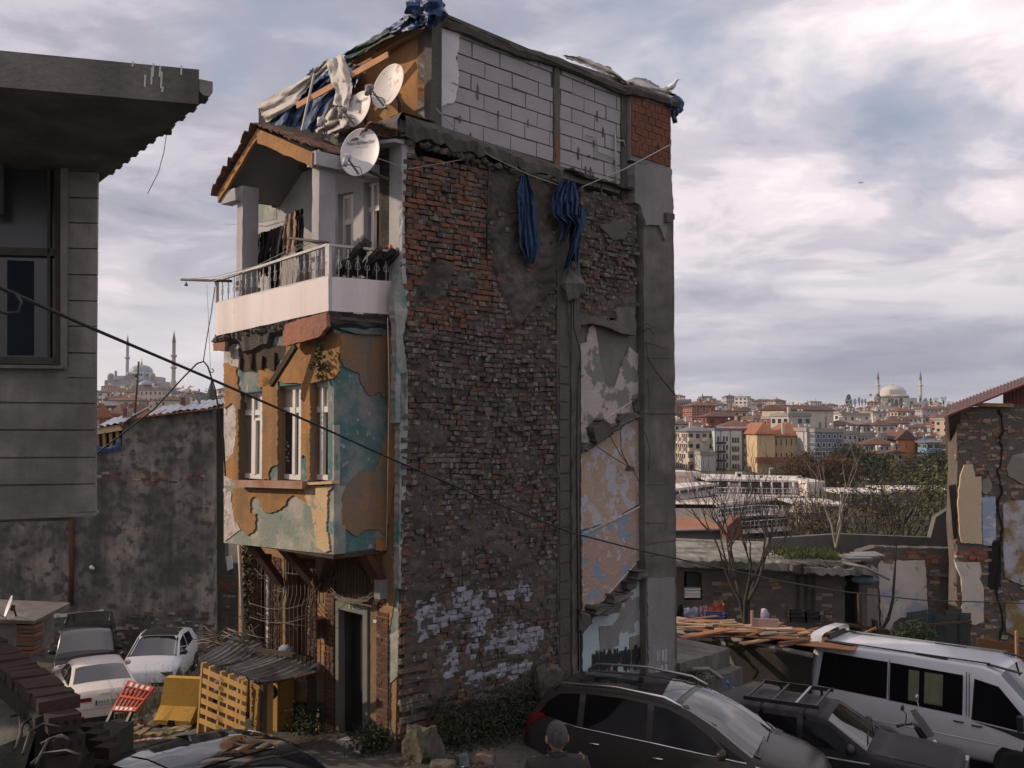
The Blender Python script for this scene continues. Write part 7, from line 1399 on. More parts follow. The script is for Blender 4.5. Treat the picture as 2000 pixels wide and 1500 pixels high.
# ================================================================= vehicles
def paint(nm,c,rough=.22,metal=.0):return surf(nm,c,tuple(v*.9 for v in c),2,rough=rough,metal=metal,spec=.3,bump=0,coat=.12)
M_cglass=flat('car_glass',(.008,.009,.010),.03,spec=.5);M_cglass.node_tree.nodes['Principled BSDF'].inputs['IOR'].default_value=1.95;M_cside=flat('tinted_glass',(.006,.006,.007),.05,spec=.14);M_tyre=flat('tyre',(.018,.018,.018),.85);M_rim=flat('alloy',(.35,.35,.36),.35,metal=.8);M_trim=flat('black_trim',(.014,.014,.015),.5);M_chrome=flat('chrome',(.6,.6,.6),.15,metal=1);M_lampr=flat('tail_red',(.15,.008,.008),.15,spec=.5);M_lampw=flat('lamp_clear',(.45,.46,.47),.1,spec=1.0)
class Car:
 def __init__(s,name,label,c,hd,k,paint_m,top,plan,belt,zs=.2,W=.9,rt=.74,cat='car',group='parked cars'):
  s.t=thing(name,c,label,cat,group,math.atan2(hd[1],hd[0]));s.t.scale=(k,k,k);s.top,s.plan,s.belt,s.zs,s.W,s.rt,s.m=top,plan,belt,zs,W,rt,paint_m
  xs=sorted(set([p[0]for p in top]+[p[0]for p in plan]));X=[]
  for a,b in zip(xs,xs[1:]):n=max(1,int((b-a)/.14));X+=[a+(b-a)*i/n for i in range(n)]
  X.append(xs[-1]);s.X=X;s.cab=max(z for _,z in top)-belt[0][1]
  rows=[]
  for x in X:r=s.ring(x);rows.append([(x,y,z)for y,z in r]+[(x,-y,z)for y,z in r[-2::-1]])
  b=MB();b.grid(rows);n=len(rows[0]);b.add(rows[0],[tuple(range(n))],smooth=True);b.add(rows[-1],[tuple(range(n-1,-1,-1))],smooth=True);s.body=b.build('body',paint_m,s.t,local=True)
 def ip(s,l,x):return float(np.interp(x,[p[0]for p in l],[p[1]for p in l]))
 def ring(s,x):
  w=s.W*s.ip(s.plan,x);zt=s.ip(s.top,x);zb=min(s.ip(s.belt,x),zt-.05);f=min(1,max(0,(zt-zb-.05)/s.cab));yr=w*(.90+(s.rt-.90)*f);z0=s.zs
  return[(0,z0),(w*.86,z0),(w*.955,z0+.09),(w*.995,z0+(zb-z0)*.35),(w,z0+(zb-z0)*.62),(w*.985,z0+(zb-z0)*.85),(w*.955,zb),(w*.955+(yr-w*.955)*.55,zb+(zt-.045-zb)*.55),(yr,zt-.045),(yr*.86,zt-.014),(yr*.5,zt+.006),(0,zt+.014)]
 def sy(s,x,z):
  r=s.ring(x)[1:9];return float(np.interp(z,[p[1]for p in r],[p[0]for p in r]))
 def side(s,pts,m,nm,o=.006,sides=(-1,1),step=.12,par=None):
  q=[]
  for i,(x,z)in enumerate(pts):
   x2,z2=pts[(i+1)%len(pts)];n=max(1,int(math.hypot(x2-x,z2-z)/step));q+=[(x+(x2-x)*k/n,z+(z2-z)*k/n)for k in range(n)]
  for sg in sides:
   b=MB();cx=sum(p[0]for p in q)/len(q);cz=sum(p[1]for p in q)/len(q);V_=[(x,sg*(s.sy(x,z)+o),z)for x,z in q];mid=[((x+cx)/2,sg*(s.sy((x+cx)/2,(z+cz)/2)+o),(z+cz)/2)for x,z in q];n=len(q)
   b.add(V_+mid+[(cx,sg*(s.sy(cx,cz)+o),cz)],[(i,(i+1)%n,n+(i+1)%n,n+i)for i in range(n)]+[(n+i,n+(i+1)%n,2*n)for i in range(n)],0,True);b.build(nm,m,par or s.t,local=True)
 def over(s,x0,x1,w0,w1,m,nm,o=.008,n=9,y0=-1,y1=1):
  P=[]
  for i in range(n):
   x=x0+(x1-x0)*i/(n-1);ww=w0+(w1-w0)*i/(n-1);r=s.ring(x)[-4:][::-1];row=[]
   for j in range(n):
    f=y0+(y1-y0)*j/(n-1);y=f*ww*r[-1][0];z=float(np.interp(abs(y),[p[0]for p in r],[p[1]for p in r]));dz=(s.ip(s.top,x+.02)-s.ip(s.top,x-.02))/.04;L=math.hypot(1,dz);row.append((x-dz/L*o,y,z+o/L))
   P.append(row)
  b=MB();b.grid(P);return b.build(nm,m,s.t,local=True)
 def line(s,pts,r,m,nm,sides=(-1,1),o=.004):
  for sg in sides:b=MB();b.tube([(x,sg*(s.sy(x,z)+o),z)for x,z in pts],r,4);b.build(nm,m,s.t,local=True)
 def wheels(s,xs,r,w=.2,tr=.02):
  for x in xs:
   for sg in(-1,1):
    y=sg*(s.W*s.ip(s.plan,x)*.985);b=MB();b.prism([(x+(r+.07)*math.cos(a),y+sg*.012,r+(r+.07)*math.sin(a))for a in np.linspace(-.35,math.pi+.35,24)],(0,-sg*.25,0));b.build('wheel_arch',M_trim,s.t,local=True)
    Mx=Matrix.Rotation(-sg*math.pi/2,3,'X');b=MB();b.lathe([(r*.62,-.1),(r*.9,-.1),(r,-.06),(r,.06),(r*.92,.1),(r*.64,.1)],(x,y-sg*.08,r),24,M=Mx);wh=b.build('wheel',M_tyre,s.t,local=True)
    b=MB();b.lathe([(r*.64,.09),(r*.6,.06),(r*.16,.055),(0,.06)],(x,y-sg*.08,r),24,M=Mx)
    for k in range(5):a=k*1.2566;b.obox(Vector((x,y-sg*.008,r))+Vector((math.cos(a)*.04,0,math.sin(a)*.04))-Vector((-math.sin(a),0,math.cos(a)))*.02,Vector((math.cos(a),0,math.sin(a)))*r*.55,(0,sg*.015,0),Vector((-math.sin(a),0,math.cos(a)))*.045)
    b.build('rim',M_rim,wh,local=True)
 def mirror(s,x,z,m,sides=(-1,1)):
  for sg in sides:b=MB();y=sg*(s.sy(x,z)+.12);b.ball((x,y,z+.05),(.075,.11,.085),10);b.bar((x,sg*(s.sy(x,z)-.02),z),(x,y,z),.05,.04);b.build('wing_mirror',m,s.t,local=True)
 def handle(s,x,z,m=M_chrome):
  for sg in(-1,1):b=MB();y=sg*(s.sy(x,z)+.022);b.tube([(x-.09,y-sg*.02,z),(x-.06,y,z),(x+.06,y,z),(x+.09,y-sg*.02,z)],.014,6);b.build('door_handle',m,s.t,local=True)
 def wiper(s,x0,y0,x1,y1):
  b=MB();z=lambda x:s.ip(s.top,x)+.03;b.tube([(x0,y0,z(x0)),((x0+x1)/2,(y0+y1)/2,z((x0+x1)/2)+.01),(x1,y1,z(x1))],.008,5);b.build('wiper',M_trim,s.t,local=True)
def plate(car,x,y,z,w,txt,front):
 b=MB();b.box((x,y,z),(.02,w,.115));p=b.build('number_plate',flat('plate_white',(.55,.55,.53),.5),car.t,local=True);b=MB();b.box((x+(-.003),y+w*.46,z),(.022,w*.08,.115));b.build('plate_band',flat('plate_blue',(.02,.06,.3),.5),p,local=True)
 cu=bpy.data.curves.new('plate_text','FONT');cu.body=txt;cu.size=.11;cu.align_x='CENTER';cu.align_y='CENTER';cu.extrude=.001;o=bpy.data.objects.new('plate_text',cu);col.objects.link(o);dg=bpy.context.evaluated_depsgraph_get();dg.update();me=bpy.data.meshes.new_from_object(o.evaluated_get(dg));bpy.data.objects.remove(o)
 for v in me.vertices:v.co=Vector((x-.0125,y-v.co.x-.02,z+v.co.y))
 me.materials.clear();me.materials.append(M_trim);link('plate_text',me,p,local=True)
def vehicles():
 def gp(x,y):return(x,y,G(x,y))
 hd=(.883,-.469);he=(.875,-.485)
 c=Car('dark_mpv','dark grey green people carrier with roof rails beside the bare brick wall',(2.40,14.42,-.60),hd,.95,surf('paint_mpv',(.034,.033,.030),rough=.25,spec=.2,bump=0),[(-2.26,.75),(-2.22,1.02),(-2.05,1.30),(-1.85,1.55),(-1.5,1.62),(-.7,1.65),(0,1.62),(.35,1.55),(.8,1.36),(1.25,1.10),(1.4,1.02),(1.8,.93),(2.1,.80),(2.22,.62),(2.27,.45)],[(-2.26,.84),(-2.1,.95),(-1.7,1),(1.3,1),(1.8,.95),(2.1,.82),(2.27,.62)],[(-2.26,1.16),(-1.2,1.09),(.5,.97),(1.4,.87),(2.27,.68)],W=.92)
 c.side([(-1.28,1.12),(-1.95,1.20),(-1.80,1.40),(-1.62,1.52),(-1.30,1.55)],M_cside,'quarter_window');c.side([(-1.18,1.10),(-.18,1.06),(-.20,1.54),(-.6,1.57),(-1.2,1.56)],M_cside,'rear_door_window');c.side([(-.08,1.05),(1.05,.99),(.75,1.22),(.42,1.40),(.1,1.51),(-.1,1.53)],M_cside,'front_door_window');c.side([(1.08,.985),(1.32,.96),(1.12,1.05),(.85,1.20)],M_cside,'corner_window')
 c.over(.28,1.36,.93,.98,M_cglass,'windscreen');c.over(-1.5,.18,.75,.80,flat('roof_glass',(.010,.011,.012),.05,spec=.8),'glass_roof');c.over(-2.18,-1.88,.85,.85,M_cglass,'tailgate_window')
 c.line([(-1.95,1.17),(-1.28,1.095),(-.1,1.035),(1.3,.945)],.014,M_chrome,'chrome_strip');c.line([(-.13,.98),(-.14,.7),(-.12,.32)],.006,M_trim,'door_seam');c.line([(1.08,.93),(1.05,.65),(1.0,.32)],.006,M_trim,'door_seam');c.line([(-1.22,1.06),(-1.1,.8),(-.9,.4)],.006,M_trim,'door_seam')
 c.side([(-2.15,1.17),(-1.88,1.22),(-1.80,1.16),(-2.0,1.08),(-2.12,.95),(-2.18,.78),(-2.2,.95)],M_lampr,'tail_light',o=.006);c.side([(2.0,.70),(1.55,.90),(1.42,.93),(1.5,.84),(1.75,.70),(2.02,.58)],M_lampw,'headlight',o=.012);c.handle(-.98,.90);c.handle(.02,.84);c.mirror(.98,1.0,c.m);c.wheels((-1.42,1.32),.33);c.wiper(1.40,-.6,1.34,.05);c.wiper(1.40,.0,1.34,.62)
 for sg in(-1,1):b=MB();b.tube([(-1.75,sg*.66,1.56),(-1.6,sg*.67,1.68),(-.7,sg*.69,1.72),(.05,sg*.68,1.66),(.3,sg*.67,1.56)],.022,8);b.build('roof_rail',M_chrome if sg<0 else M_rim,c.t,local=True)
 b=MB();b.box((1.42,0,1.005),(.10,1.4,.03),rot=Matrix.Rotation(.3,3,'Y'));b.build('scuttle',M_trim,c.t,local=True)
 c=Car('black_estate','old matt black estate car with a roof rack between the people carrier and white van',(4.90,15.35,-.87),he,.93,surf('paint_old',(.014,.014,.015),(.022,.022,.022),3,c3=(.045,.045,.045),s3=2.2,t3=.62,w3=.05,rough=.5,bump=.05,spec=.12),[(-2.1,.6),(-2.08,.9),(-1.95,1.15),(-1.7,1.38),(-1.2,1.42),(-.2,1.42),(.1,1.38),(.72,1.0),(.85,.94),(1.5,.90),(2.0,.84),(2.08,.7),(2.1,.45)],[(-2.1,.93),(-1.9,.98),(-1,1),(1.2,1),(1.9,.96),(2.1,.92)],[(-2.1,.90),(2.1,.84)],W=.82,rt=.80)
 c.side([(-1.1,.95),(-1.85,.98),(-1.68,1.27),(-1.12,1.33)],M_cside,'quarter_window');c.side([(-1.0,.95),(-.32,.94),(-.34,1.33),(-1.0,1.33)],M_cside,'rear_door_window');c.side([(-.24,.94),(.60,.93),(.16,1.28),(-.24,1.33)],M_cside,'front_door_window');c.over(.14,.74,.90,.95,M_cglass,'windscreen');c.over(-2.0,-1.74,.85,.85,M_cglass,'tailgate_window')
 c.line([(-1.95,.83),(.8,.80)],.016,M_rim,'side_trim');c.line([(-.28,.92),(-.28,.3)],.006,M_dark,'door_seam');c.line([(.75,.9),(.72,.3)],.006,M_dark,'door_seam');c.mirror(.52,.95,M_trim);c.wheels((-1.25,1.3),.29);c.wiper(.74,-.5,.66,-.02);c.wiper(.74,.05,.66,.5);c.handle(-.1,.82,M_trim)
 c.over(.9,1.95,.9,.9,c.m,'bonnet',.006);b=MB()
 b.box((2.09,0,.62),(.06,1.2,.16));b.build('grille',M_trim,c.t,local=True)
 for sg in(-1,1):b=MB();b.box((2.08,sg*.58,.63),(.06,.26,.16));b.build('headlight',M_lampw,c.t,local=True)
 rk=thing('roof_rack',(4.90,15.35,.46),'black roof rack frame clamped over the old black estate','roof rack',None,math.atan2(he[1],he[0]));b=MB()
 for y in(-.55,.55):b.bar((-1.15,y,.08),(.0,y,.08),.025,.06)
 b.build('side_rail',M_trim,rk,local=True,kind='stuff')
 for x in(-1.1,-.7,-.35,-.05):b=MB();b.bar((x,-.55,.09),(x,.55,.09),.035,.025);b.build('cross_bar',M_trim if x!=-.35 else M_rim,rk,local=True)
 for x in(-.85,-.2):
  for y in(-.58,.58):b=MB();b.tube([(x,y*.97,.06),(x,y*1.1,-.0),(x,y*1.1,-.09)],.022,6);b.build('clamp',M_trim,rk,local=True)
 vm=paint('paint_van',(.50,.51,.55),.25)
 c=Car('white_van','silver white minibus with tinted side windows, black roof strips and rear spoiler',(8.66,19.69,-1.77),(.766,-.643),1.0,vm,[(-2.43,.8),(-2.42,1.6),(-2.36,1.95),(-2.2,2.02),(-.5,2.05),(.9,2.04),(1.2,1.96),(1.75,1.42),(1.95,1.22),(2.3,1.05),(2.42,.8),(2.43,.5)],[(-2.43,.96),(-2.3,.99),(-1.8,1),(1.6,1),(2.1,.95),(2.43,.80)],[(-2.43,1.22),(.8,1.18),(1.6,1.05),(2.43,.9)],zs=.28,W=.985,rt=.84)
 c.side([(-2.25,1.18),(-.83,1.15),(-.83,1.86),(-2.15,1.87)],M_cside,'rear_side_window');c.side([(-.78,1.14),(.58,1.10),(.58,1.83),(-.78,1.86)],M_cside,'sliding_door_window');c.side([(.74,1.06),(1.55,1.00),(1.72,1.08),(1.60,1.28),(1.20,1.72),(.78,1.80)],M_cside,'front_door_window');c.side([(.74,1.04),(1.5,.98),(1.85,.98),(1.85,.86),(1.6,.86),(1.3,.94)],M_trim,'door_trim',o=.009)
 c.over(1.22,1.92,.93,.97,M_cglass,'windscreen');c.over(-2.42,-2.37,.8,.8,M_cglass,'rear_window')
 for x0,z0,x1,z1 in((-.80,1.9,-.80,.4),(.64,1.9,.66,.35),(.69,1.88,.71,.35),(1.75,.95,1.6,.55)):c.line([(x0,z0),((x0+x1)/2,(z0+z1)/2),(x1,z1)],.007,M_trim,'door_seam')
 c.line([(-2.3,.72),(1.2,.68)],.012,vm,'swage_line');c.handle(.52,.98,M_trim);c.handle(.84,.96,M_trim);c.wheels((-1.35,1.52),.34)
 for x in(-1.9,-.05,1.25):
  for sg in(-1,1):b=MB();b.bar((x-.3,sg*.62,2.05),(x+.3,sg*.66,2.05 if x<1 else 1.98),.10,.02);b.build('roof_strip',M_trim,c.t,local=True)
 for sg in(-1,1):b=MB();b.bar((-2.0,sg*.60,2.055),(1.0,sg*.64,2.07),.05,.02);b.build('roof_rail',M_trim if sg<0 else M_rim,c.t,local=True)
 b=MB();rows=[[(-2.46+.06*k,y,2.03+z)for y,z in((-.78,0),(-.74,.13),(-.6,.17),(0,.19),(.6,.17),(.74,.13),(.78,0))]for k in range(5)];b.grid(rows);b.build('spoiler',vm,c.t,local=True);b=MB();b.bar((-2.2,-.45,2.09),(-2.2,.45,2.09),.05,.10);b.build('spoiler_gap',M_trim,c.t,local=True)
 for sg in(-1,1):b=MB();y=sg*1.12;b.box((1.62,y,1.18),(.10,.16,.26),jit=.01);b.bar((1.62,sg*.95,1.08),(1.62,y,1.1),.1,.06);b.build('wing_mirror',M_trim,c.t,local=True)
 cm=surf('curtain_olive',(.16,.17,.11),(.12,.13,.085),6,bump=.2,streak=(.07,.075,.05),ss=9)
 for x0,x1,k in((-.42,-.22,1),(-.12,.22,0)):
  b=MB();P=[]
  for i in range(13):x=x0+(x1-x0)*i/12;P.append([(x+(.04 if k and z<1.35 else 0)*0,-(c.sy(x,z)+.008+.003*(i%2)),z)for z in(1.20,1.4,1.6,1.78)])
  b.grid(P);b.build('curtain',cm,c.t,local=True)
 c=Car('black_saloon','glossy black saloon roof in the foreground below the yellow barrier',(-2.33,7.81,.77),(.74,-.67),1.0,surf('paint_black',(.012,.012,.013),rough=.06,spec=.6,bump=0,coat=.5),[(-2.3,.6),(-2.25,.95),(-1.7,1.05),(-1.35,1.10),(-.75,1.36),(-.3,1.42),(.1,1.43),(.35,1.38),(.7,1.22),(1.15,.98),(1.6,.92),(2.2,.78),(2.3,.5)],[(-2.3,.85),(-1.9,.96),(-1,1),(1.2,1),(2,.93),(2.3,.75)],[(-2.3,.98),(0,.94),(2.3,.8)],W=.92,rt=.70)
 c.side([(-.95,1.0),(-.28,.99),(-.28,1.33),(-.62,1.30),(-.85,1.2)],M_cside,'rear_door_window');c.side([(-.2,.99),(.85,.97),(.6,1.14),(.2,1.29),(-.2,1.34)],M_cside,'front_door_window');c.line([(-1.05,1.0),(-.85,1.22),(-.62,1.325),(-.24,1.365),(.2,1.32),(.6,1.17),(.9,.97)],.012,M_chrome,'window_trim');c.over(.33,1.12,.94,.98,M_cglass,'windscreen');c.over(-1.32,-.78,.9,.92,M_cglass,'rear_window');c.line([(-.24,.95),(-.24,.35)],.006,M_dark,'door_seam');c.mirror(.8,.97,c.m);c.wheels((-1.4,1.4),.33)
 c.over(-.62,.18,.62,.66,flat('sunroof_glass',(.010,.010,.012),.04,spec=.8),'sunroof')
 b=MB();b.prism([(-.62,-.02,1.44),(-.5,.02,1.47),(-.42,0,1.44)],(0,.02,0));b.build('aerial_fin',c.m,c.t,local=True)
 wm=paint('paint_cream',(.60,.55,.50),.25)
 c=Car('white_saloon','cream white saloon seen from behind, left of the red and yellow barriers',(-10.72,25.3,-2.46),(-.5,.866),.93,wm,[(-2.2,.55),(-2.18,.85),(-2.1,.99),(-1.75,1.05),(-1.55,1.08),(-.9,1.36),(-.4,1.42),(.1,1.40),(.9,1.02),(1.6,.95),(2.15,.75),(2.2,.5)],[(-2.2,.84),(-2.05,.95),(-1.5,1),(1.4,1),(2,.92),(2.2,.78)],[(-2.2,.95),(2.2,.85)],W=.9,rt=.70)
 c.side([(-.35,.99),(-1.38,1.02),(-1.0,1.22),(-.7,1.31),(-.36,1.33)],M_cside,'rear_door_window');c.side([(-.27,.99),(.75,.97),(.2,1.26),(-.27,1.33)],M_cside,'front_door_window');c.over(-1.52,-.88,.93,.9,M_cglass,'rear_window');c.over(.15,.85,.9,.95,M_cglass,'windscreen');c.wheels((-1.3,1.3),.32);c.mirror(.6,.98,wm)
 def back(y0,y1,z0,z1,m,nm,x=-2.205,d=.03):
  b=MB();n=6;f=lambda y:x+.02*(abs(y)/.8)**2.5;P=[[(f(y0+(y1-y0)*i/n)-.004,y0+(y1-y0)*i/n,z)for z in(z0,z1)]for i in range(n+1)];b.grid(P);b.build(nm,m,c.t,local=True)
 for sg in(-1,1):back(sg*.34,sg*.73,.76,.86,M_lampr,'tail_light');back(sg*.5,sg*.78,.36,.40,M_lampr,'reflector')
 back(-.6,.6,.22,.36,M_trim,'rear_diffuser');back(-.75,.75,.56,.565,M_trim,'bumper_seam');plate(c,-2.215,.0,.72,.5,'34 LG 25',False)
 b=MB()
 for k in range(4):b.lathe([(.035,-.004),(.042,0),(.035,.004)],(-2.19,.105-k*.07,.935),14,M=Matrix.Rotation(math.pi/2,3,'Y'))
 b.build('badge',M_rim,c.t,local=True)
 b=MB()
 for k,l in enumerate((((0,0),(.03,.06),(.06,0)),((.08,.06),(.12,.06),(.09,.03),(.12,.0),(.08,0)))):b.tube([(-2.17,.62-x,.70+z)for x,z in l],.006,4)
 b.build('model_letters',M_rim,c.t,local=True,kind='stuff')
 c=Car('dark_van','tall black van parked against the soot stained wall, behind the white saloon',(-13.05,30.2,-2.98),(.36,-.93),.95,paint('paint_dkvan',(.014,.015,.017),.2),[(-2.1,.7),(-2.08,1.6),(-1.9,1.8),(0,1.84),(.5,1.80),(.75,1.68),(1.3,1.16),(1.45,1.08),(1.9,.98),(2.1,.8),(2.15,.5)],[(-2.1,.95),(1.5,1),(1.95,.93),(2.15,.82)],[(-2.1,1.1),(1.3,1.05),(2.15,.85)],W=.92,rt=.80)
 c.over(.66,1.30,.92,.97,M_cglass,'windscreen');c.side([(.15,1.1),(1.05,1.08),(.6,1.55),(.15,1.66)],M_cside,'front_door_window');c.mirror(1.0,1.1,M_trim);c.wheels((-1.3,1.35),.32)
 for sg in(-1,1):b=MB();b.ball((2.03,sg*.68,.84),(.10,.17,.12),10);b.build('headlight',M_lampw,c.t,local=True);b=MB();b.tube([(-1.7,sg*.66,1.82),(.3,sg*.66,1.85)],.025,6);b.build('roof_rail',M_trim,c.t,local=True)
 b=MB();b.box((2.13,0,.72),(.05,1.0,.16));b.build('grille',M_trim,c.t,local=True)
 c=Car('white_hatchback','silver white hatchback with a black roof, right of the black van',(-10.75,30.0,-3.0),(.12,-.993),.95,paint('paint_hatch',(.52,.53,.56),.22),[(-2.0,.6),(-1.95,1.1),(-1.5,1.4),(-.8,1.53),(-.2,1.54),(.2,1.47),(1.0,1.05),(1.2,.98),(1.7,.90),(2.0,.74),(2.08,.45)],[(-2,.9),(-1.5,1),(1.3,1),(1.85,.92),(2.08,.76)],[(-2,1.02),(2.08,.82)],W=.9,rt=.72)
 c.over(.18,1.02,.95,.98,M_cglass,'windscreen');c.over(-.9,.14,.86,.90,M_trim,'black_roof');c.side([(-.2,1.05),(.82,1.0),(.3,1.33),(-.2,1.43)],M_cside,'front_door_window');c.side([(-1.1,1.08),(-.28,1.05),(-.28,1.43),(-1.0,1.38)],M_cside,'rear_door_window');c.mirror(.72,1.02,M_trim);c.wheels((-1.25,1.3),.33);b=MB();b.box((2.06,0,.42),(.05,1.3,.12));b.build('grille',M_trim,c.t,local=True)
 for sg in(-1,1):b=MB();b.box((1.93,sg*.62,.72),(.2,.36,.07),rz=-sg*.4);b.build('headlight',M_trim,c.t,local=True)
 plate(c,2.09,0,.42,.5,'34',True)
 s=thing('motor_scooter',gp(6.15,15.9),'dark grey motor scooter with twin mirrors, standing in front of the white van','scooter',None,math.atan2(-.62,.78));L=dict(local=True)
 b=MB();b.grid([[(x,y,z)for y in(-.02-w,-.5*w,0,.5*w,.02+w)]for x,z,w in((.30,1.05,.10),(.44,.95,.17),(.62,.72,.16),(.74,.5,.10))]);b.build('front_fairing',paint('scooter_dark',(.03,.031,.034),.25),s,**L)
 b=MB();b.grid([[(x+.03-abs(y)*.4,y,z)for y in(-w,-w*.5,0,w*.5,w)]for x,z,w in((.30,1.22,.10),(.46,1.06,.17),(.60,.86,.15))]);b.build('windshield',M_trim,s,**L)
 for sg in(-1,1):b=MB();b.tube([(.30,sg*.06,1.0),(.26,sg*.3,1.04),(.2,sg*.38,1.03)],.018,6);b.tube([(.24,sg*.31,1.04),(.19,sg*.42,1.03)],.026,8);b.build('handlebar',M_trim,s,**L);b=MB();b.tube([(.27,sg*.26,1.05),(.30,sg*.32,1.22),(.26,sg*.36,1.28)],.008,5);b.ball((.26,sg*.38,1.32),(.02,.075,.05),8);b.build('mirror',M_rim if sg>0 else M_trim,s,**L)
 b=MB();b.tube([(-.75,0,.82),(-.4,0,.80),(-.1,0,.74),(.1,0,.70)],[.10,.14,.15,.08],10);b.build('seat',M_trim,s,**L);b=MB();b.grid([[(x,y,z)for y,z in((-w,z0),(-w,z1),(w,z1),(w,z0))]for x,w,z0,z1 in((-.85,.06,.55,.72),(-.4,.15,.38,.72),(.0,.15,.3,.62),(.35,.14,.3,.42),(.5,.12,.4,.7))]);b.build('body',bpy.data.materials['scooter_dark'],s,**L);b=MB();b.prism([(.60,-.08,.78),(.68,-.1,.66),(.72,0,.62),(.68,.1,.66),(.60,.08,.78)],(.02,0,0));b.build('headlight',M_lampw,s,**L)
 for x in(-.62,.72):b=MB();b.lathe([(.16,-.06),(.26,-.05),(.28,0),(.26,.05),(.16,.06)],(x,0,.28),20,M=Matrix.Rotation(math.pi/2,3,'X'));b.lathe([(.16,-.03),(0,-.03)],(x,0,.28),16,M=Matrix.Rotation(math.pi/2,3,'X'));b.build('wheel',M_tyre,s,**L)
 b=MB();b.tube([(.34,0,.95),(.72,0,.28)],.03,6);b.build('fork',M_trim,s,**L)
vehicles()
# ================================================================= yard props on the left
def gp(x,y,dz=0):return Vector((x,y,G(x,y)+dz))
def leafy(fn,n,size,mat,label,name,cat='plant',kind=None,tall=1.0):
 b=MB()
 for _ in range(n):
  p=Vector(fn());a=Vector((rnd.uniform(-1,1),rnd.uniform(-1,1),rnd.uniform(-.3,1)*tall)).normalized()*size*rnd.uniform(.6,1.3);e=a.cross(Vector((rnd.uniform(-1,1),rnd.uniform(-1,1),rnd.uniform(-1,1)))).normalized()*size*.45;b.add([p-a,p+e,p+a,p-e],[(0,1,2,3)])
 return tag(b.build(name,mat),label,cat,None,kind)
def rock(p,r,mat,label=None,group=None,name='rock',seed=1):
 b=MB();rr=random.Random(seed);bm=bmesh.new();bmesh.ops.create_icosphere(bm,subdivisions=3,radius=1)
 for v in bm.verts:f=1+(float(fbm(v.co.x*1.3+seed*7,v.co.y*1.3,v.co.z*1.3))-.5)*1.0+(float(vnoise(v.co.x*5+seed,v.co.y*5,v.co.z*5))-.5)*.16;v.co=Vector((math.copysign(min(1,abs(v.co.x)*1.25),v.co.x),math.copysign(min(1,abs(v.co.y)*1.25),v.co.y),math.copysign(min(.8,abs(v.co.z)*1.2),v.co.z)));v.co=Vector((v.co.x*r[0]*f,v.co.y*r[1]*f,max(-r[2]*.5,v.co.z*r[2]*f)))
 me=bpy.data.meshes.new(name);bm.to_mesh(me);bm.free();me.materials.append(mat);return link(name,me,None,False,None,label,'rock' if label else None,group,loc=p,rot=(0,0,rr.random()*6))
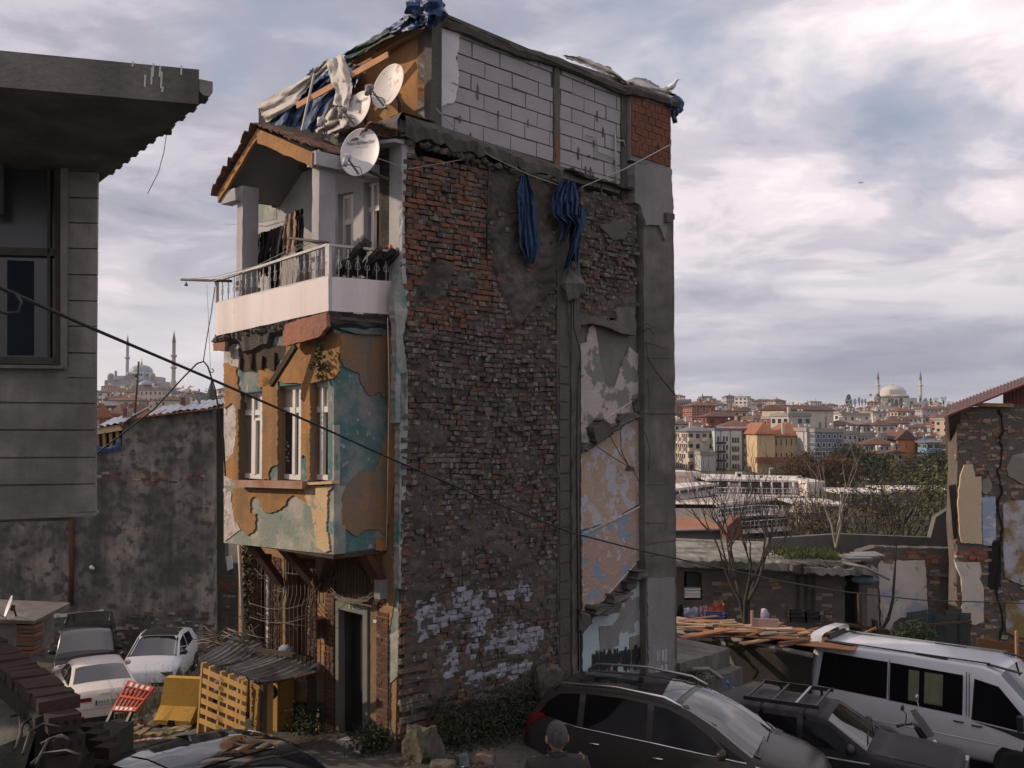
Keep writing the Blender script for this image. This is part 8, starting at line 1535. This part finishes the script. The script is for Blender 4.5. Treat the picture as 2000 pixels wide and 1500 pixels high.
def props():
 lt=thing('corrugated_canopy',FP(2.9,.3,.8),'rusty corrugated canopy sagging over the side entrance of the derelict house','canopy')
 M_cs=surf('canopy_sheet',(.24,.235,.23),(.14,.135,.13),2.5,c3=(.095,.075,.065),s3=2.2,t3=.58,w3=.05,rough=.5,bump=.1)
 q=[FA(462,1242,.05),FA(628,1302,.05),FA(509,1334,1.35),FA(384,1290,1.5)]
 for k,(a0,a1,dz)in enumerate(((0,.36,.02),(.34,.7,0),(.68,1,.03))):
  b=MB();P=[]
  for i in range(25):
   t=a0+(a1-a0)*i/24;a,c=q[0]+(q[1]-q[0])*t,q[3]+(q[2]-q[3])*t;P.append([a+(c-a)*f+Z*(.022*math.sin(t*110)+dz-.05*math.sin(f*3.1)+.03*math.sin(t*9+f*3))for f in(0,.25,.5,.75,1)])
  b.grid(P);b.build('metal_sheet',M_cs,lt)
 for x,y0,y1,o in((516,1330,1432,1.28),(612,1304,1440,.1)):b=MB();b.bar(FA(x,y0,o),FA(x-2,y1,o),.07,.07,up=NF);b.build('post',M_wood,lt)
 for p,w in((((405,1280),(450,1277)),.08),(((500,1268),(575,1280)),.10),(((508,1338),(620,1310)),.08)):b=MB();b.bar(FA(*p[0],.7),FA(*p[1],.6),.09,w*.5);b.build('loose_board',M_woodlt if p[0][0]==405 else M_wood,lt)
 b=MB()
 for k in range(26):
  x,y=395+rnd.random()*90,1240+rnd.random()*26;p=FA(x,y,.5);b.tube([p,p+Vector((rnd.uniform(-.4,.4),rnd.uniform(-.3,.3),rnd.uniform(.0,.22))),p+Vector((rnd.uniform(-.6,.6),rnd.uniform(-.3,.3),rnd.uniform(-.1,.1)))],.008,4)
 b.build('dry_stems',surf('dry_stem',(.22,.20,.17),(.14,.125,.105),4),lt,kind='stuff')
 M_yel=surf('yellow_render',(.36,.22,.055),(.27,.165,.05),2,streak=(.12,.08,.04),sa=.6,bump=.4)
 b=MB();b.obox(FA(493,1440,1.2)-Z*.3,-V*.20,-NF*.22,Z*1.1);tag(b.build('gate_pillar',M_yel),'yellow rendered pillar under the corrugated canopy','pillar')
 b=MB();b.obox(FA(541,1440,.35)-Z*.2,V*.2,-NF*.3,Z*1.05);tag(b.build('porch_pier',M_yel),'narrow yellow pier behind the canopy post','pillar')
 b=MB();b.tube([FA(532+6*math.cos(a),1352+10*math.sin(a),.6)for a in np.linspace(0,6.28,12)],.035,6);tag(b.build('cable_coil',M_cable),'black coil hanging on the pier under the canopy','coil')
 leafy(lambda:FA(rnd.uniform(493,513),rnd.uniform(1335,1430),.9+rnd.random()*.3),420,.04,surf('dead_ivy',(.05,.04,.025),(.04,.045,.02),3,bump=0),'dark withered creeper under the corrugated canopy','creeper','plant')
 M_pal=surf('yellow_pallet',(.46,.28,.095),(.36,.21,.075),3,bump=.2,bs=20,streak=(.22,.14,.06),sa=.4)
 for lab,xs,y0,y1,dy,posts in(('yellow painted pallet leaning at the canopy, outer one',(397,438),1305,1410,.46,(399,414,436)),('yellow painted pallet leaning at the canopy, inner one',(429,481),1318,1424,.46,(452,470,478))):
  pt=thing('pallet',FA(xs[0],y1,1.7),lab,'pallet','yellow pallets at the canopy')
  for i in range(6):
   y=y0+(y1-y0)*i/5.4;sk=(i/5)*-8;b=MB();b.prism([FA(xs[0]+sk,y,1.72),FA(xs[1]+sk*.5,y+(xs[1]-xs[0])*dy,1.72),FA(xs[1]+sk*.5,y+10+(xs[1]-xs[0])*dy,1.72),FA(xs[0]+sk,y+10,1.72)],-NF*.022);b.build('slat',M_pal,pt)
  for x in posts:b=MB();b.bar(FA(x,y0-12+(x-xs[0])*dy,1.66),FA(x-9,y1+22+(x-xs[0])*dy*.5,1.66),.05,.08,up=NF);b.build('stringer',M_pal,pt)
 jb=thing('concrete_barrier',gp(-6.4,17.9),'chipped yellow concrete road barrier standing on the rubble','barrier');X=Vector((1,-.16,0)).normalized();Y_=Vector((.16,1,0)).normalized();o=at(298,1416,17.8)
 pr=[(0,0),(0,.08),(.20,.30),(.28,.78),(.44,.78),(.52,.30),(.66,.08),(.66,0)]
 b=MB();n=8;rows=[[o+X*(.72*i/n+(.0 if 0<i<n else .0))+Y_*d+Z*(z+(.02*float(vnoise(i*.9,d*5))if z<.1 else 0))+X*(z*.10)for d,z in pr]for i in range(n+1)];b.grid(rows,smooth=False);b.add(rows[0],[tuple(range(8))]);b.add(rows[-1],[tuple(range(7,-1,-1))]);b.build('barrier_body',surf('barrier_yellow',(.52,.31,.055),(.44,.25,.05),1.8,c4=(.28,.24,.18),s4=8,t4=.66,w4=.03,streak=(.25,.16,.06),sa=.3,bump=.25,bs=20),jb)
 b=MB();b.prism([o+X*(.28)+Z*0-Y_*.004,o+X*.30+Z*.10-Y_*.004,o+X*.42+Z*.10-Y_*.004,o+X*.44-Y_*.004],Y_*.05);b.build('drain_notch',M_dark,jb)
 rb=thing('plastic_barrier',gp(-7.0,18.2),'red and white plastic road barrier tipped over against the white saloon','barrier');Q=[at(*p,Yv)for p,Yv in(((251,1330),18.5),((303,1343),18.3),((265,1391),17.9),((218,1389),18.1))]
 def bl(u,v,d=0):n_=(Q[1]-Q[0]).cross(Q[3]-Q[0]).normalized();return(Q[0]*(1-u)+Q[1]*u)*(1-v)+(Q[3]*(1-u)+Q[2]*u)*v+n_*d
 M_red=surf('barrier_red',(.48,.055,.030),(.38,.05,.03),3,rough=.5,bump=.1)
 def cell(u0,v0,u1,v1,m,nm,d=.03):b=MB();b.prism([bl(u0,v0,d),bl(u1,v0,d),bl(u1,v1,d),bl(u0,v1,d)],bl(.5,.5,-d)-bl(.5,.5,d));return b.build(nm,m,rb)
 cell(0,0,1,.2,M_red,'top_rail');cell(0,.48,1,.56,M_red,'middle_rail');cell(0,.84,1,1,M_red,'bottom_rail')
 for k in range(7):cell(k*.157,.2,k*.157+.05,.48,M_red,'upright',.022);cell(k*.157,.56,k*.157+.05,.84,M_red,'upright',.022)
 for k in range(4):cell(.14+k*.21,.04,.25+k*.21,.17,M_frame,'white_stripe',.034);cell(.14+k*.19,.87,.25+k*.19,.97,M_frame,'white_stripe',.034)
 for x in(.05,.85):b=MB();b.bar(bl(x,1,0),bl(x,1,0)+Vector((-.1,-.1,-.28)),.08,.05);b.bar(bl(x,1,0)+Vector((-.25,-.1,-.28)),bl(x,1,0)+Vector((.1,-.1,-.22)),.1,.05);b.build('foot',M_trim,rb)
 kb=thing('kerb',tuple(at(290,1450,16.2)),'short kerb of worn yellow and black painted stones before the rubble','kerb')
 for k in range(6):b=MB();p=at(238+k*20,1448+(2-abs(k-2))*2,16.4+.02*k);b.obox(p,X*.155,Y_*.35,Z*.15,jit=.018);b.build('kerb_stone',surf('kerb_y',(.34,.235,.10),(.20,.16,.11),4,c4=(.07,.065,.05),s4=5,t4=.56,w4=.05,bump=.6)if k==0 else bpy.data.materials['kerb_y'],kb)
 rub=MB();M_rb=[M_conc,M_clay,M_woodlt,M_frame,M_conc_dk]
 for k in range(750):
  x,y=rnd.gauss(-5.9,1.1),rnd.gauss(18.6,.9)
  if rnd.random()<.3:x,y=rnd.uniform(-8.3,-4.4),rnd.uniform(16.5,19.5)
  hgt=.55*math.exp(-((x+5.6)**2/1.1+(y-19)**2/.8));s_=abs(rnd.gauss(.05,.04))+.025;p=gp(x,y,hgt*rnd.random());rub.box(p,(s_*rnd.uniform(1,2.6),s_,s_*rnd.uniform(.3,.9)),rnd.choices(range(5),(5,3,2,.6,4))[0],rot=Euler((rnd.uniform(-.6,.6),rnd.uniform(-.6,.6),rnd.uniform(0,6))).to_matrix(),jit=s_*.2)
 rub.build('rubble',M_rb,kind='stuff')
 b=MB();rows=[]
 for i in range(24):
  row=[]
  for j in range(24):
   x,y=-7.6+i*.16,17.2+j*.15;row.append((x,y,G(x,y)-.02+.75*math.exp(-((x+5.5)**2/1.2+(y-19.1)**2/.9))+.06*float(fbm(x*3,y*3))-.05))
  rows.append(row)
 b.grid(rows);b.build('rubble_mound',surf('mound',(.085,.07,.055),(.14,.12,.10),4,c4=(.2,.18,.15),s4=12,t4=.62,bump=1,bs=12),kind='stuff')
 sb=thing('scrap_heap',gp(-5.2,18.2,.5),'splintered scrap boards sliding off the rubble mound behind the yellow barrier','boards')
 for k in range(9):b=MB();p=gp(-5.2+rnd.uniform(-.5,.6),18.2+rnd.uniform(-.4,.4),.5+rnd.random()*.2);d=Vector((rnd.uniform(-.8,-.3),.2,rnd.uniform(-.35,.1)));b.bar(p,p+d*1.3,.1,.02);b.build('board',M_wood if k%2 else M_cs,sb)
 M_dry=surf('dry_weed',(.20,.155,.085),(.12,.11,.05),2,bump=0)
 b=MB();blades_=[]
 for _ in range(420):
  x,y=-7.7+rnd.gauss(0,.55),22.5+rnd.gauss(0,.4);p=gp(x,y);d=Vector((rnd.gauss(0,.3),rnd.gauss(0,.3),1)).normalized()*rnd.uniform(.5,1.3);s_=Vector((.012,0,0));b.add([p-s_,p+s_,p+d],[(0,1,2)])
  for t in(.6,.8,1.0):a=Vector((rnd.uniform(-1,1),rnd.uniform(-1,1),.4))*.06;b.add([p+d*t,p+d*t+a+s_,p+d*t+a*1.6],[(0,1,2)])
 tag(b.build('dry_weeds',M_dry),'straw coloured dry weeds before the silver white hatchback','weeds')
 b=MB();b.tube([FA(467,1064,.25),FA(476,1242,.3)],.03,8);tag(b.build('conduit_pole',M_cablew),'thin grey conduit pole at the left end of the house','pole')
 leafy(lambda:FA(rnd.gauss(482,5),rnd.uniform(1066,1250),.02+rnd.random()*.22),900,.04,surf('creeper_leaf',(.045,.055,.02),(.07,.055,.03),2,bump=0),'creeper climbing the left end of the house behind the pole','creeper','plant')
 w=MB()
 for k in range(30):
  x,y=rnd.uniform(478,620),rnd.uniform(1085,1260);p=[FA(x+dx,y+dy+10*math.sin(dx*.2),.3)for dx,dy in((0,0),(rnd.uniform(-15,15),12),(rnd.uniform(-28,28),rnd.uniform(-5,28)))];w.tube(p,.005,4)
 for y in(1178,1205):w.tube([FA(x,y+12*math.sin((x-488)/36),.32)for x in range(488,606,12)],.006,4)
 for k in range(16):a=rnd.uniform(0,6.28);w.tube([FA(640+100*t+8*math.sin(t*9+a),1150+26*math.sin(t*3.1)+rnd.gauss(0,3),.14)for t in np.linspace(rnd.uniform(0,.3),rnd.uniform(.6,1),9)],.006,4)
 w.build('tangled_wires',surf('dull_wire',(.14,.125,.11),bump=0),house,kind='stuff')
 b=MB();b.ball(FA(559,1271,.28),(.12,.1,.1),9,jit=.2);tag(b.build('cloth_bundle',surf('bundle2',(.5,.48,.47),(.06,.09,.22),7)),'white and blue cloth bundle on the canopy by the window bars','cloth')
 def wallfoot():t=rnd.uniform(.4,3.6);o_=abs(rnd.gauss(0,.28));p=SP(t,0,o_+.02);return(p.x,p.y,G(p.x,p.y)+rnd.random()**1.6*max(.05,.75-o_))
 M_wd=surf('weed_green',(.022,.034,.014),(.038,.05,.02),2,bump=0);leafy(wallfoot,5200,.035,M_wd,'dense dark weeds along the foot of the bare brick wall','weeds','weeds')
 leafy(lambda:(lambda p:(p.x+rnd.gauss(0,.16),p.y+rnd.gauss(0,.16),G(p.x,p.y)+rnd.random()*.35))(FP(.35,0,.25)),700,.035,M_wd,'clump of weeds right of the doorway','weeds','weeds');leafy(lambda:(lambda p:(p.x+rnd.gauss(0,.14),p.y+rnd.gauss(0,.14),G(p.x,p.y)+rnd.random()*.5))(FP(1.95,0,.2)),700,.035,M_wd,'clump of weeds left of the doorway','weeds','weeds');leafy(lambda:(lambda p:(p.x+rnd.gauss(0,.16),p.y+rnd.gauss(0,.16),-.35+rnd.random()*.5))(SP(6.75,0,.25)),600,.035,M_wd,'weeds at the foot of the rear corner column','weeds','weeds')
 M_rk=surf('rock_grey',(.125,.108,.09),(.07,.064,.05),5,c3=(.04,.046,.025),s3=4,t3=.56,bump=.7,bs=18)
 for i,(px,py,Y,r,lab)in enumerate(((822,1455,13.75,(.23,.2,.38),'tall mossy boulder at the house corner beside the doorway'),(866,1484,13.3,(.17,.15,.13),'round pale stone in the dirt left of the pink block'),(942,1470,13.8,(.22,.15,.13),'pinkish broken stone block in the dirt'),(1072,1300,16.0,(.24,.2,.50),'big pale boulder jammed between bare wall and column'))):
  p=at(px,py,Y);z=G(p.x,p.y);r=(r[0],r[1],r[2]*(.75 if i in(1,2)else 1));rock((p.x,p.y,z+r[2]*.3 if i!=3 else .45),r,surf('rock_pink',(.15,.105,.09),(.10,.078,.068),4,bump=.5)if i==2 else M_rk,lab,seed=i+2)
 b=MB();p=at(902,1470,13.6);b.box((p.x,p.y,G(p.x,p.y)+.06),(.16,.12,.16),rz=.5,jit=.03);tag(b.build('plastic_tub',flat('tub_grey',(.11,.14,.14),.4)),'cracked grey plastic tub between the two stones','tub')
 b=MB()
 for k in range(260):x,y=rnd.uniform(-1.6,.9),rnd.uniform(12.0,14.6);s_=rnd.uniform(.01,.035);b.box(gp(x,y,.01),(s_*2,s_*1.4,s_),rnd.choices((0,1,3),(5,2,.5))[0],rz=rnd.random()*6,jit=s_*.3)
 b.build('gravel',M_rb,kind='stuff')
 b=MB()
 for _ in range(2600):
  px,py=rnd.uniform(-20,110),rnd.uniform(1450,1530);p=on_z(px,py,2.6)+Vector((-.15,-.35,-.1));d=Vector((rnd.gauss(0,.5),rnd.gauss(0,.5),1)).normalized()*rnd.uniform(.04,.12);s_=Vector((.004,.002,0));b.add([p-s_,p+s_,p+d],[(0,1,2)])
 b.build('grass',surf('shade_grass',(.035,.05,.018),(.06,.065,.028),6,bump=0),kind='stuff')
 def cable(l,r,label,m=M_cable,sag=0):b=MB();b.tube([at(*p)for p in l],r,6);return tag(b.build('cable',m),label,'cable',None)
 cable([(-60,533,5.2),(0,562,5.7),(200,650,7.2),(400,735,8.8),(600,822,10.6),(780,903,12.4),(950,975,13.8),(1115,1040,15.2),(1250,1075,16.8),(1380,1104,18.2),(1530,1136,20),(1650,1156,21.5),(1800,1172,23.5),(2050,1180,27)],.0135,'thick black cable crossing the whole view in front of the house')
 cable([(-20,600,5.6),(10,612,5.7),(36,610,5.75),(42,590,5.75),(30,572,5.8)],.009,'black cable loop beside the concrete house window')
 cable([(150,912,13.2),(186,888,13.2),(300,800,13.4),(360,735,13.5),(385,710,13.5),(398,706,13.5),(406,716,13.5),(420,760,13.6),(437,860,13.7),(440,930,13.8)],.011,'black cable looping up to a knot left of the bay');cable([(397,706,13.5),(404,660,13.6),(412,615,13.7),(420,560,13.8)],.007,'thin dark line tying the cable knot to the balcony');cable([(404,556,14),(407,620,14),(411,720,14),(412,745,14)],.0035,'hair thin pale line hanging from the balcony pole',M_cablew)
 b=MB();c=at(413,724,14);b.tube([c+Vector((.03*math.cos(a),0,.03*math.sin(a)))for a in np.linspace(-2.4,1.6,9)],.007,5);tag(b.build('hook',M_iron),'small iron hook on the line left of the bay','hook')
 b=MB();b.tube([S(x,y,.12)for x,y in((852,212),(900,262),(960,306),(1030,340),(1092,362))],.008,5);tag(b.build('washing_line',M_cablew),'line from the attic corner down to the torn blue cloth','line','lines on the side wall');b=MB();b.tube([S(x,y,.14)for x,y in((1135,366),(1220,330),(1310,282))],.011,5);tag(b.build('washing_line',M_cablew),'line from the torn blue cloth up to the rear roof corner','line','lines on the side wall')
 b=MB();b.tube([S(x,y,.1)for x,y in((740,310),(800,330),(900,312))],.005,4);b.tube([S(757,620,.25),S(760,760,.3),S(755,1070,.3)],.005,4);b.build('thin_wires',M_cablew,house,kind='stuff')
 M_gw=surf('gull_white',(.70,.68,.67),bump=0);M_gg=flat('gull_grey',(.22,.225,.24),.8)
 def gull(c,L,hd,lab):
  t=thing('gull',c,lab,'gull',None,hd);k=L
  b=MB();pts=[(-.5,.02,.0),(-.3,.0,.0),(-.05,0,.03),(.18,0,.10),(.28,0,.20),(.34,0,.30),(.42,0,.33),(.48,0,.31)];rs=[.02,.09,.15,.14,.09,.075,.07,.02];b.tube([(x*k,y*k,(z+.32)*k)for x,y,z in pts],[r*k for r in rs],12);b.build('body',M_gw,t,local=True)
  for sg in(-1,1):b=MB();b.grid([[(x*k,sg*(.12+.02*math.sin(j))*k*(1 if x>-.4 else .4),(.42-j*.06+x*.1)*k)for j in range(4)]for x in(.12,0,-.2,-.4,-.62)]);b.build('wing',M_gg,t,local=True);b=MB();b.tube([(.0,sg*.05*k,.22*k),(.02*k,sg*.05*k,0),(.08*k,sg*.05*k,0)],.014*k,5);b.build('leg',flat('gull_leg',(.45,.30,.2),.6),t,local=True)
  b=MB();b.tube([(.46*k,0,.64*k),(.56*k,0,.62*k),(.60*k,0,.60*k)],[.025*k,.018*k,.004],6);b.build('beak',flat('gull_beak',(.5,.36,.06),.5),t,local=True)
 gull(tuple(S(1310,183,-.35)),.38,-.7,'grey backed gull standing on the rear roof corner');gull(tuple(at(357,777,33.8)),.62,.1,'gull standing on the chimney above the rendered wall')
 b=MB();c=at(1682,357,170);b.add([c,c+Vector((.25,0,.12)),c+Vector((.5,.1,.0)),c+Vector((-.25,0,.12)),c+Vector((-.5,.1,0)),c+Vector((0,.3,-.03))],[(0,1,5),(1,2,5),(0,5,3),(3,5,4)]);tag(b.build('flying_gull',M_gg),'tiny gull flying in the clouds on the right','gull')
props()
# ================================================================= the man in front of the dark people carrier
def person():
 C=Vector((.345,7.55,0));g=G(C.x,C.y);Hh=1.70;top=4.8-(1402-830)*7.55/1900;g=top-Hh
 t=thing('person',(C.x,C.y,g),'grey haired man in a dark jacket seen from behind, facing the dark people carrier','person',None,.18)
 def skin(nm,V_,E_,rad,m,lv=2):
  me=bpy.data.meshes.new(nm);me.from_pydata(V_,E_,[]);o=link(nm,me,t,local=True);md=o.modifiers.new('s','SKIN');sv=me.skin_vertices[0].data
  for i,r in enumerate(rad):sv[i].radius=r if isinstance(r,tuple)else(r,r)
  sv[0].use_root=True;sb=o.modifiers.new('d','SUBSURF');sb.levels=sb.render_levels=lv;dg=bpy.context.evaluated_depsgraph_get();dg.update();m2=bpy.data.meshes.new_from_object(o.evaluated_get(dg));o.modifiers.clear();o.data=m2;m2.materials.clear();m2.materials.append(m);m2.polygons.foreach_set('use_smooth',[True]*len(m2.polygons));return o
 V_=[(0,0,.95),(0,0,1.15),(0,.0,1.32),(0,0,1.42),(0,.01,1.50)];E_=[(0,1),(1,2),(2,3),(3,4)];r=[(.15,.11),(.14,.11),(.16,.11),(.09,.08),(.058,.058)]
 for sg in(-1,1):
  n=len(V_);V_+=[(sg*.17,0,1.39),(sg*.23,.0,1.12),(sg*.25,.08,.88),(sg*.25,.10,.80)];E_+=[(2,n),(n,n+1),(n+1,n+2),(n+2,n+3)];r+=[.065,.045,.034,.036]
  n=len(V_);V_+=[(sg*.10,0,.85),(sg*.11,.02,.48),(sg*.12,-.02,.08),(sg*.13,.10,.04)];E_+=[(0,n),(n,n+1),(n+1,n+2),(n+2,n+3)];r+=[.09,.06,.045,.035]
  for k in range(5):n=len(V_);V_+=[(sg*(.25+(k-2)*.018),.11,.765),(sg*(.245+(k-2)*.019),.125,.725+(.03 if k in(0,4)else 0))];E_+=[(n-1 if False else[i for i,v in enumerate(V_)if v==(sg*.25,.10,.80)][0],n),(n,n+1)];r+=[.009,.008]
 sk=surf('skin',(.36,.21,.145),(.30,.17,.12),6,bump=.05,rough=.6);body=skin('body',V_,E_,r,sk)
 b=MB();rows=[]
 for i in range(25):
  ph=math.pi*i/24;row=[]
  for j in range(32):
   a=2*math.pi*j/32;x,y,z=math.sin(ph)*math.cos(a),math.sin(ph)*math.sin(a),math.cos(ph);w=.078*(1-.22*max(0,-z));d=.098*(1-.1*max(0,-z));yy=y*d+(.018 if y>0 and z<-.3 else 0)+(.022*math.exp(-((x/.16)**2+((z+.22)/.22)**2))if y>0 else 0)-(.008*math.exp(-(((abs(x)-.38)/.16)**2+((z+.02)/.12)**2))if y>0 else 0);row.append((x*w,yy+.01,1.585+z*.115))
  rows.append(row+[row[0]])
 b.grid(rows)
 for sg in(-1,1):b.ball((sg*.080,-.005,1.575),(.014,.022,.033),10)
 b.build('head',sk,body,local=True)
 for sg in(-1,1):b=MB();b.ball((sg*.03,.098,1.59),(.012,.008,.007),8);b.build('eye',flat('eye',(.05,.04,.03),.2),t,local=True)
 b=MB();b.box((0,.108,1.515),(.045,.006,.006));b.build('mouth',flat('lip',(.22,.09,.08)),t,local=True)
 b=MB();rows=[]
 for i in range(22):
  ph=math.pi*.66*i/21;row=[]
  for j in range(48):
   a=2*math.pi*j/48;back=-math.sin(a);q=min(ph,(1.05 if back<-.2 else 1.55+.5*max(0,back)));x,y,z=math.sin(q)*math.cos(a),math.sin(q)*math.sin(a),math.cos(q);f=1+.05*(float(fbm(x*9+4,y*9,z*9))-.5);row.append((x*.085*f,y*.108*f+.004,1.588+z*.124*f))
  rows.append(row+[row[0]])
 b.grid(rows);hs=MB();b.build('hair',surf('grey_hair',(.09,.087,.083),(.035,.034,.033),40,bump=.9,bs=160,streak=(.15,.148,.145),ss=90,sa=.6,rough=.6),t,local=True)
 jm=surf('jacket',(.020,.019,.019),(.028,.026,.025),5,bump=.3,bs=14,rough=.75)
 V2=[(0,0,.84),(0,0,1.0),(0,-.005,1.2),(0,-.01,1.36),(0,0,1.45)];E2=[(0,1),(1,2),(2,3),(3,4)];r2=[(.20,.14),(.19,.14),(.20,.15),(.155,.12),(.075,.075)]
 for sg in(-1,1):n=len(V2);V2+=[(sg*.185,-.005,1.375),(sg*.25,.0,1.12),(sg*.265,.06,.86)];E2+=[(3,n),(n,n+1),(n+1,n+2)];r2+=[.088,.075,.056]
 skin('jacket',V2,E2,r2,jm)
 b=MB();b.lathe([(.066,1.425),(.073,1.46),(.070,1.497),(.062,1.49),(.060,1.43)],(0,.0,0),24);b.build('collar',jm,t,local=True)
 V3=[(0,0,.92),(0,0,.80)];E3=[(0,1)];r3=[(.17,.125),(.15,.12)]
 for sg in(-1,1):n=len(V3);V3+=[(sg*.10,.0,.70),(sg*.115,.02,.46),(sg*.12,-.01,.10)];E3+=[(1,n),(n,n+1),(n+1,n+2)];r3+=[.095,.08,.07]
 skin('trousers',V3,E3,r3,flat('trouser',(.03,.03,.034),.8))
 for sg in(-1,1):b=MB();b.ball((sg*.13,.06,.045),(.05,.13,.05),12);b.build('shoe',M_trim,t,local=True)
person()
# ---------------------------------------------------------------- air
def haze():
 m=bpy.data.materials.new('haze_air');m.use_nodes=True;nt=m.node_tree;nt.nodes.remove(nt.nodes['Principled BSDF']);v=nt.nodes.new('ShaderNodeVolumePrincipled');v.inputs['Color'].default_value=(.80,.82,.88,1);v.inputs['Density'].default_value=.00011;v.inputs['Anisotropy'].default_value=.2
 nt.links.new(v.outputs[0],nt.nodes['Material Output'].inputs['Volume']);b=MB();b.box((0,2400,14),(7600,5600,160));b.build('haze',m,kind='stuff')
haze()
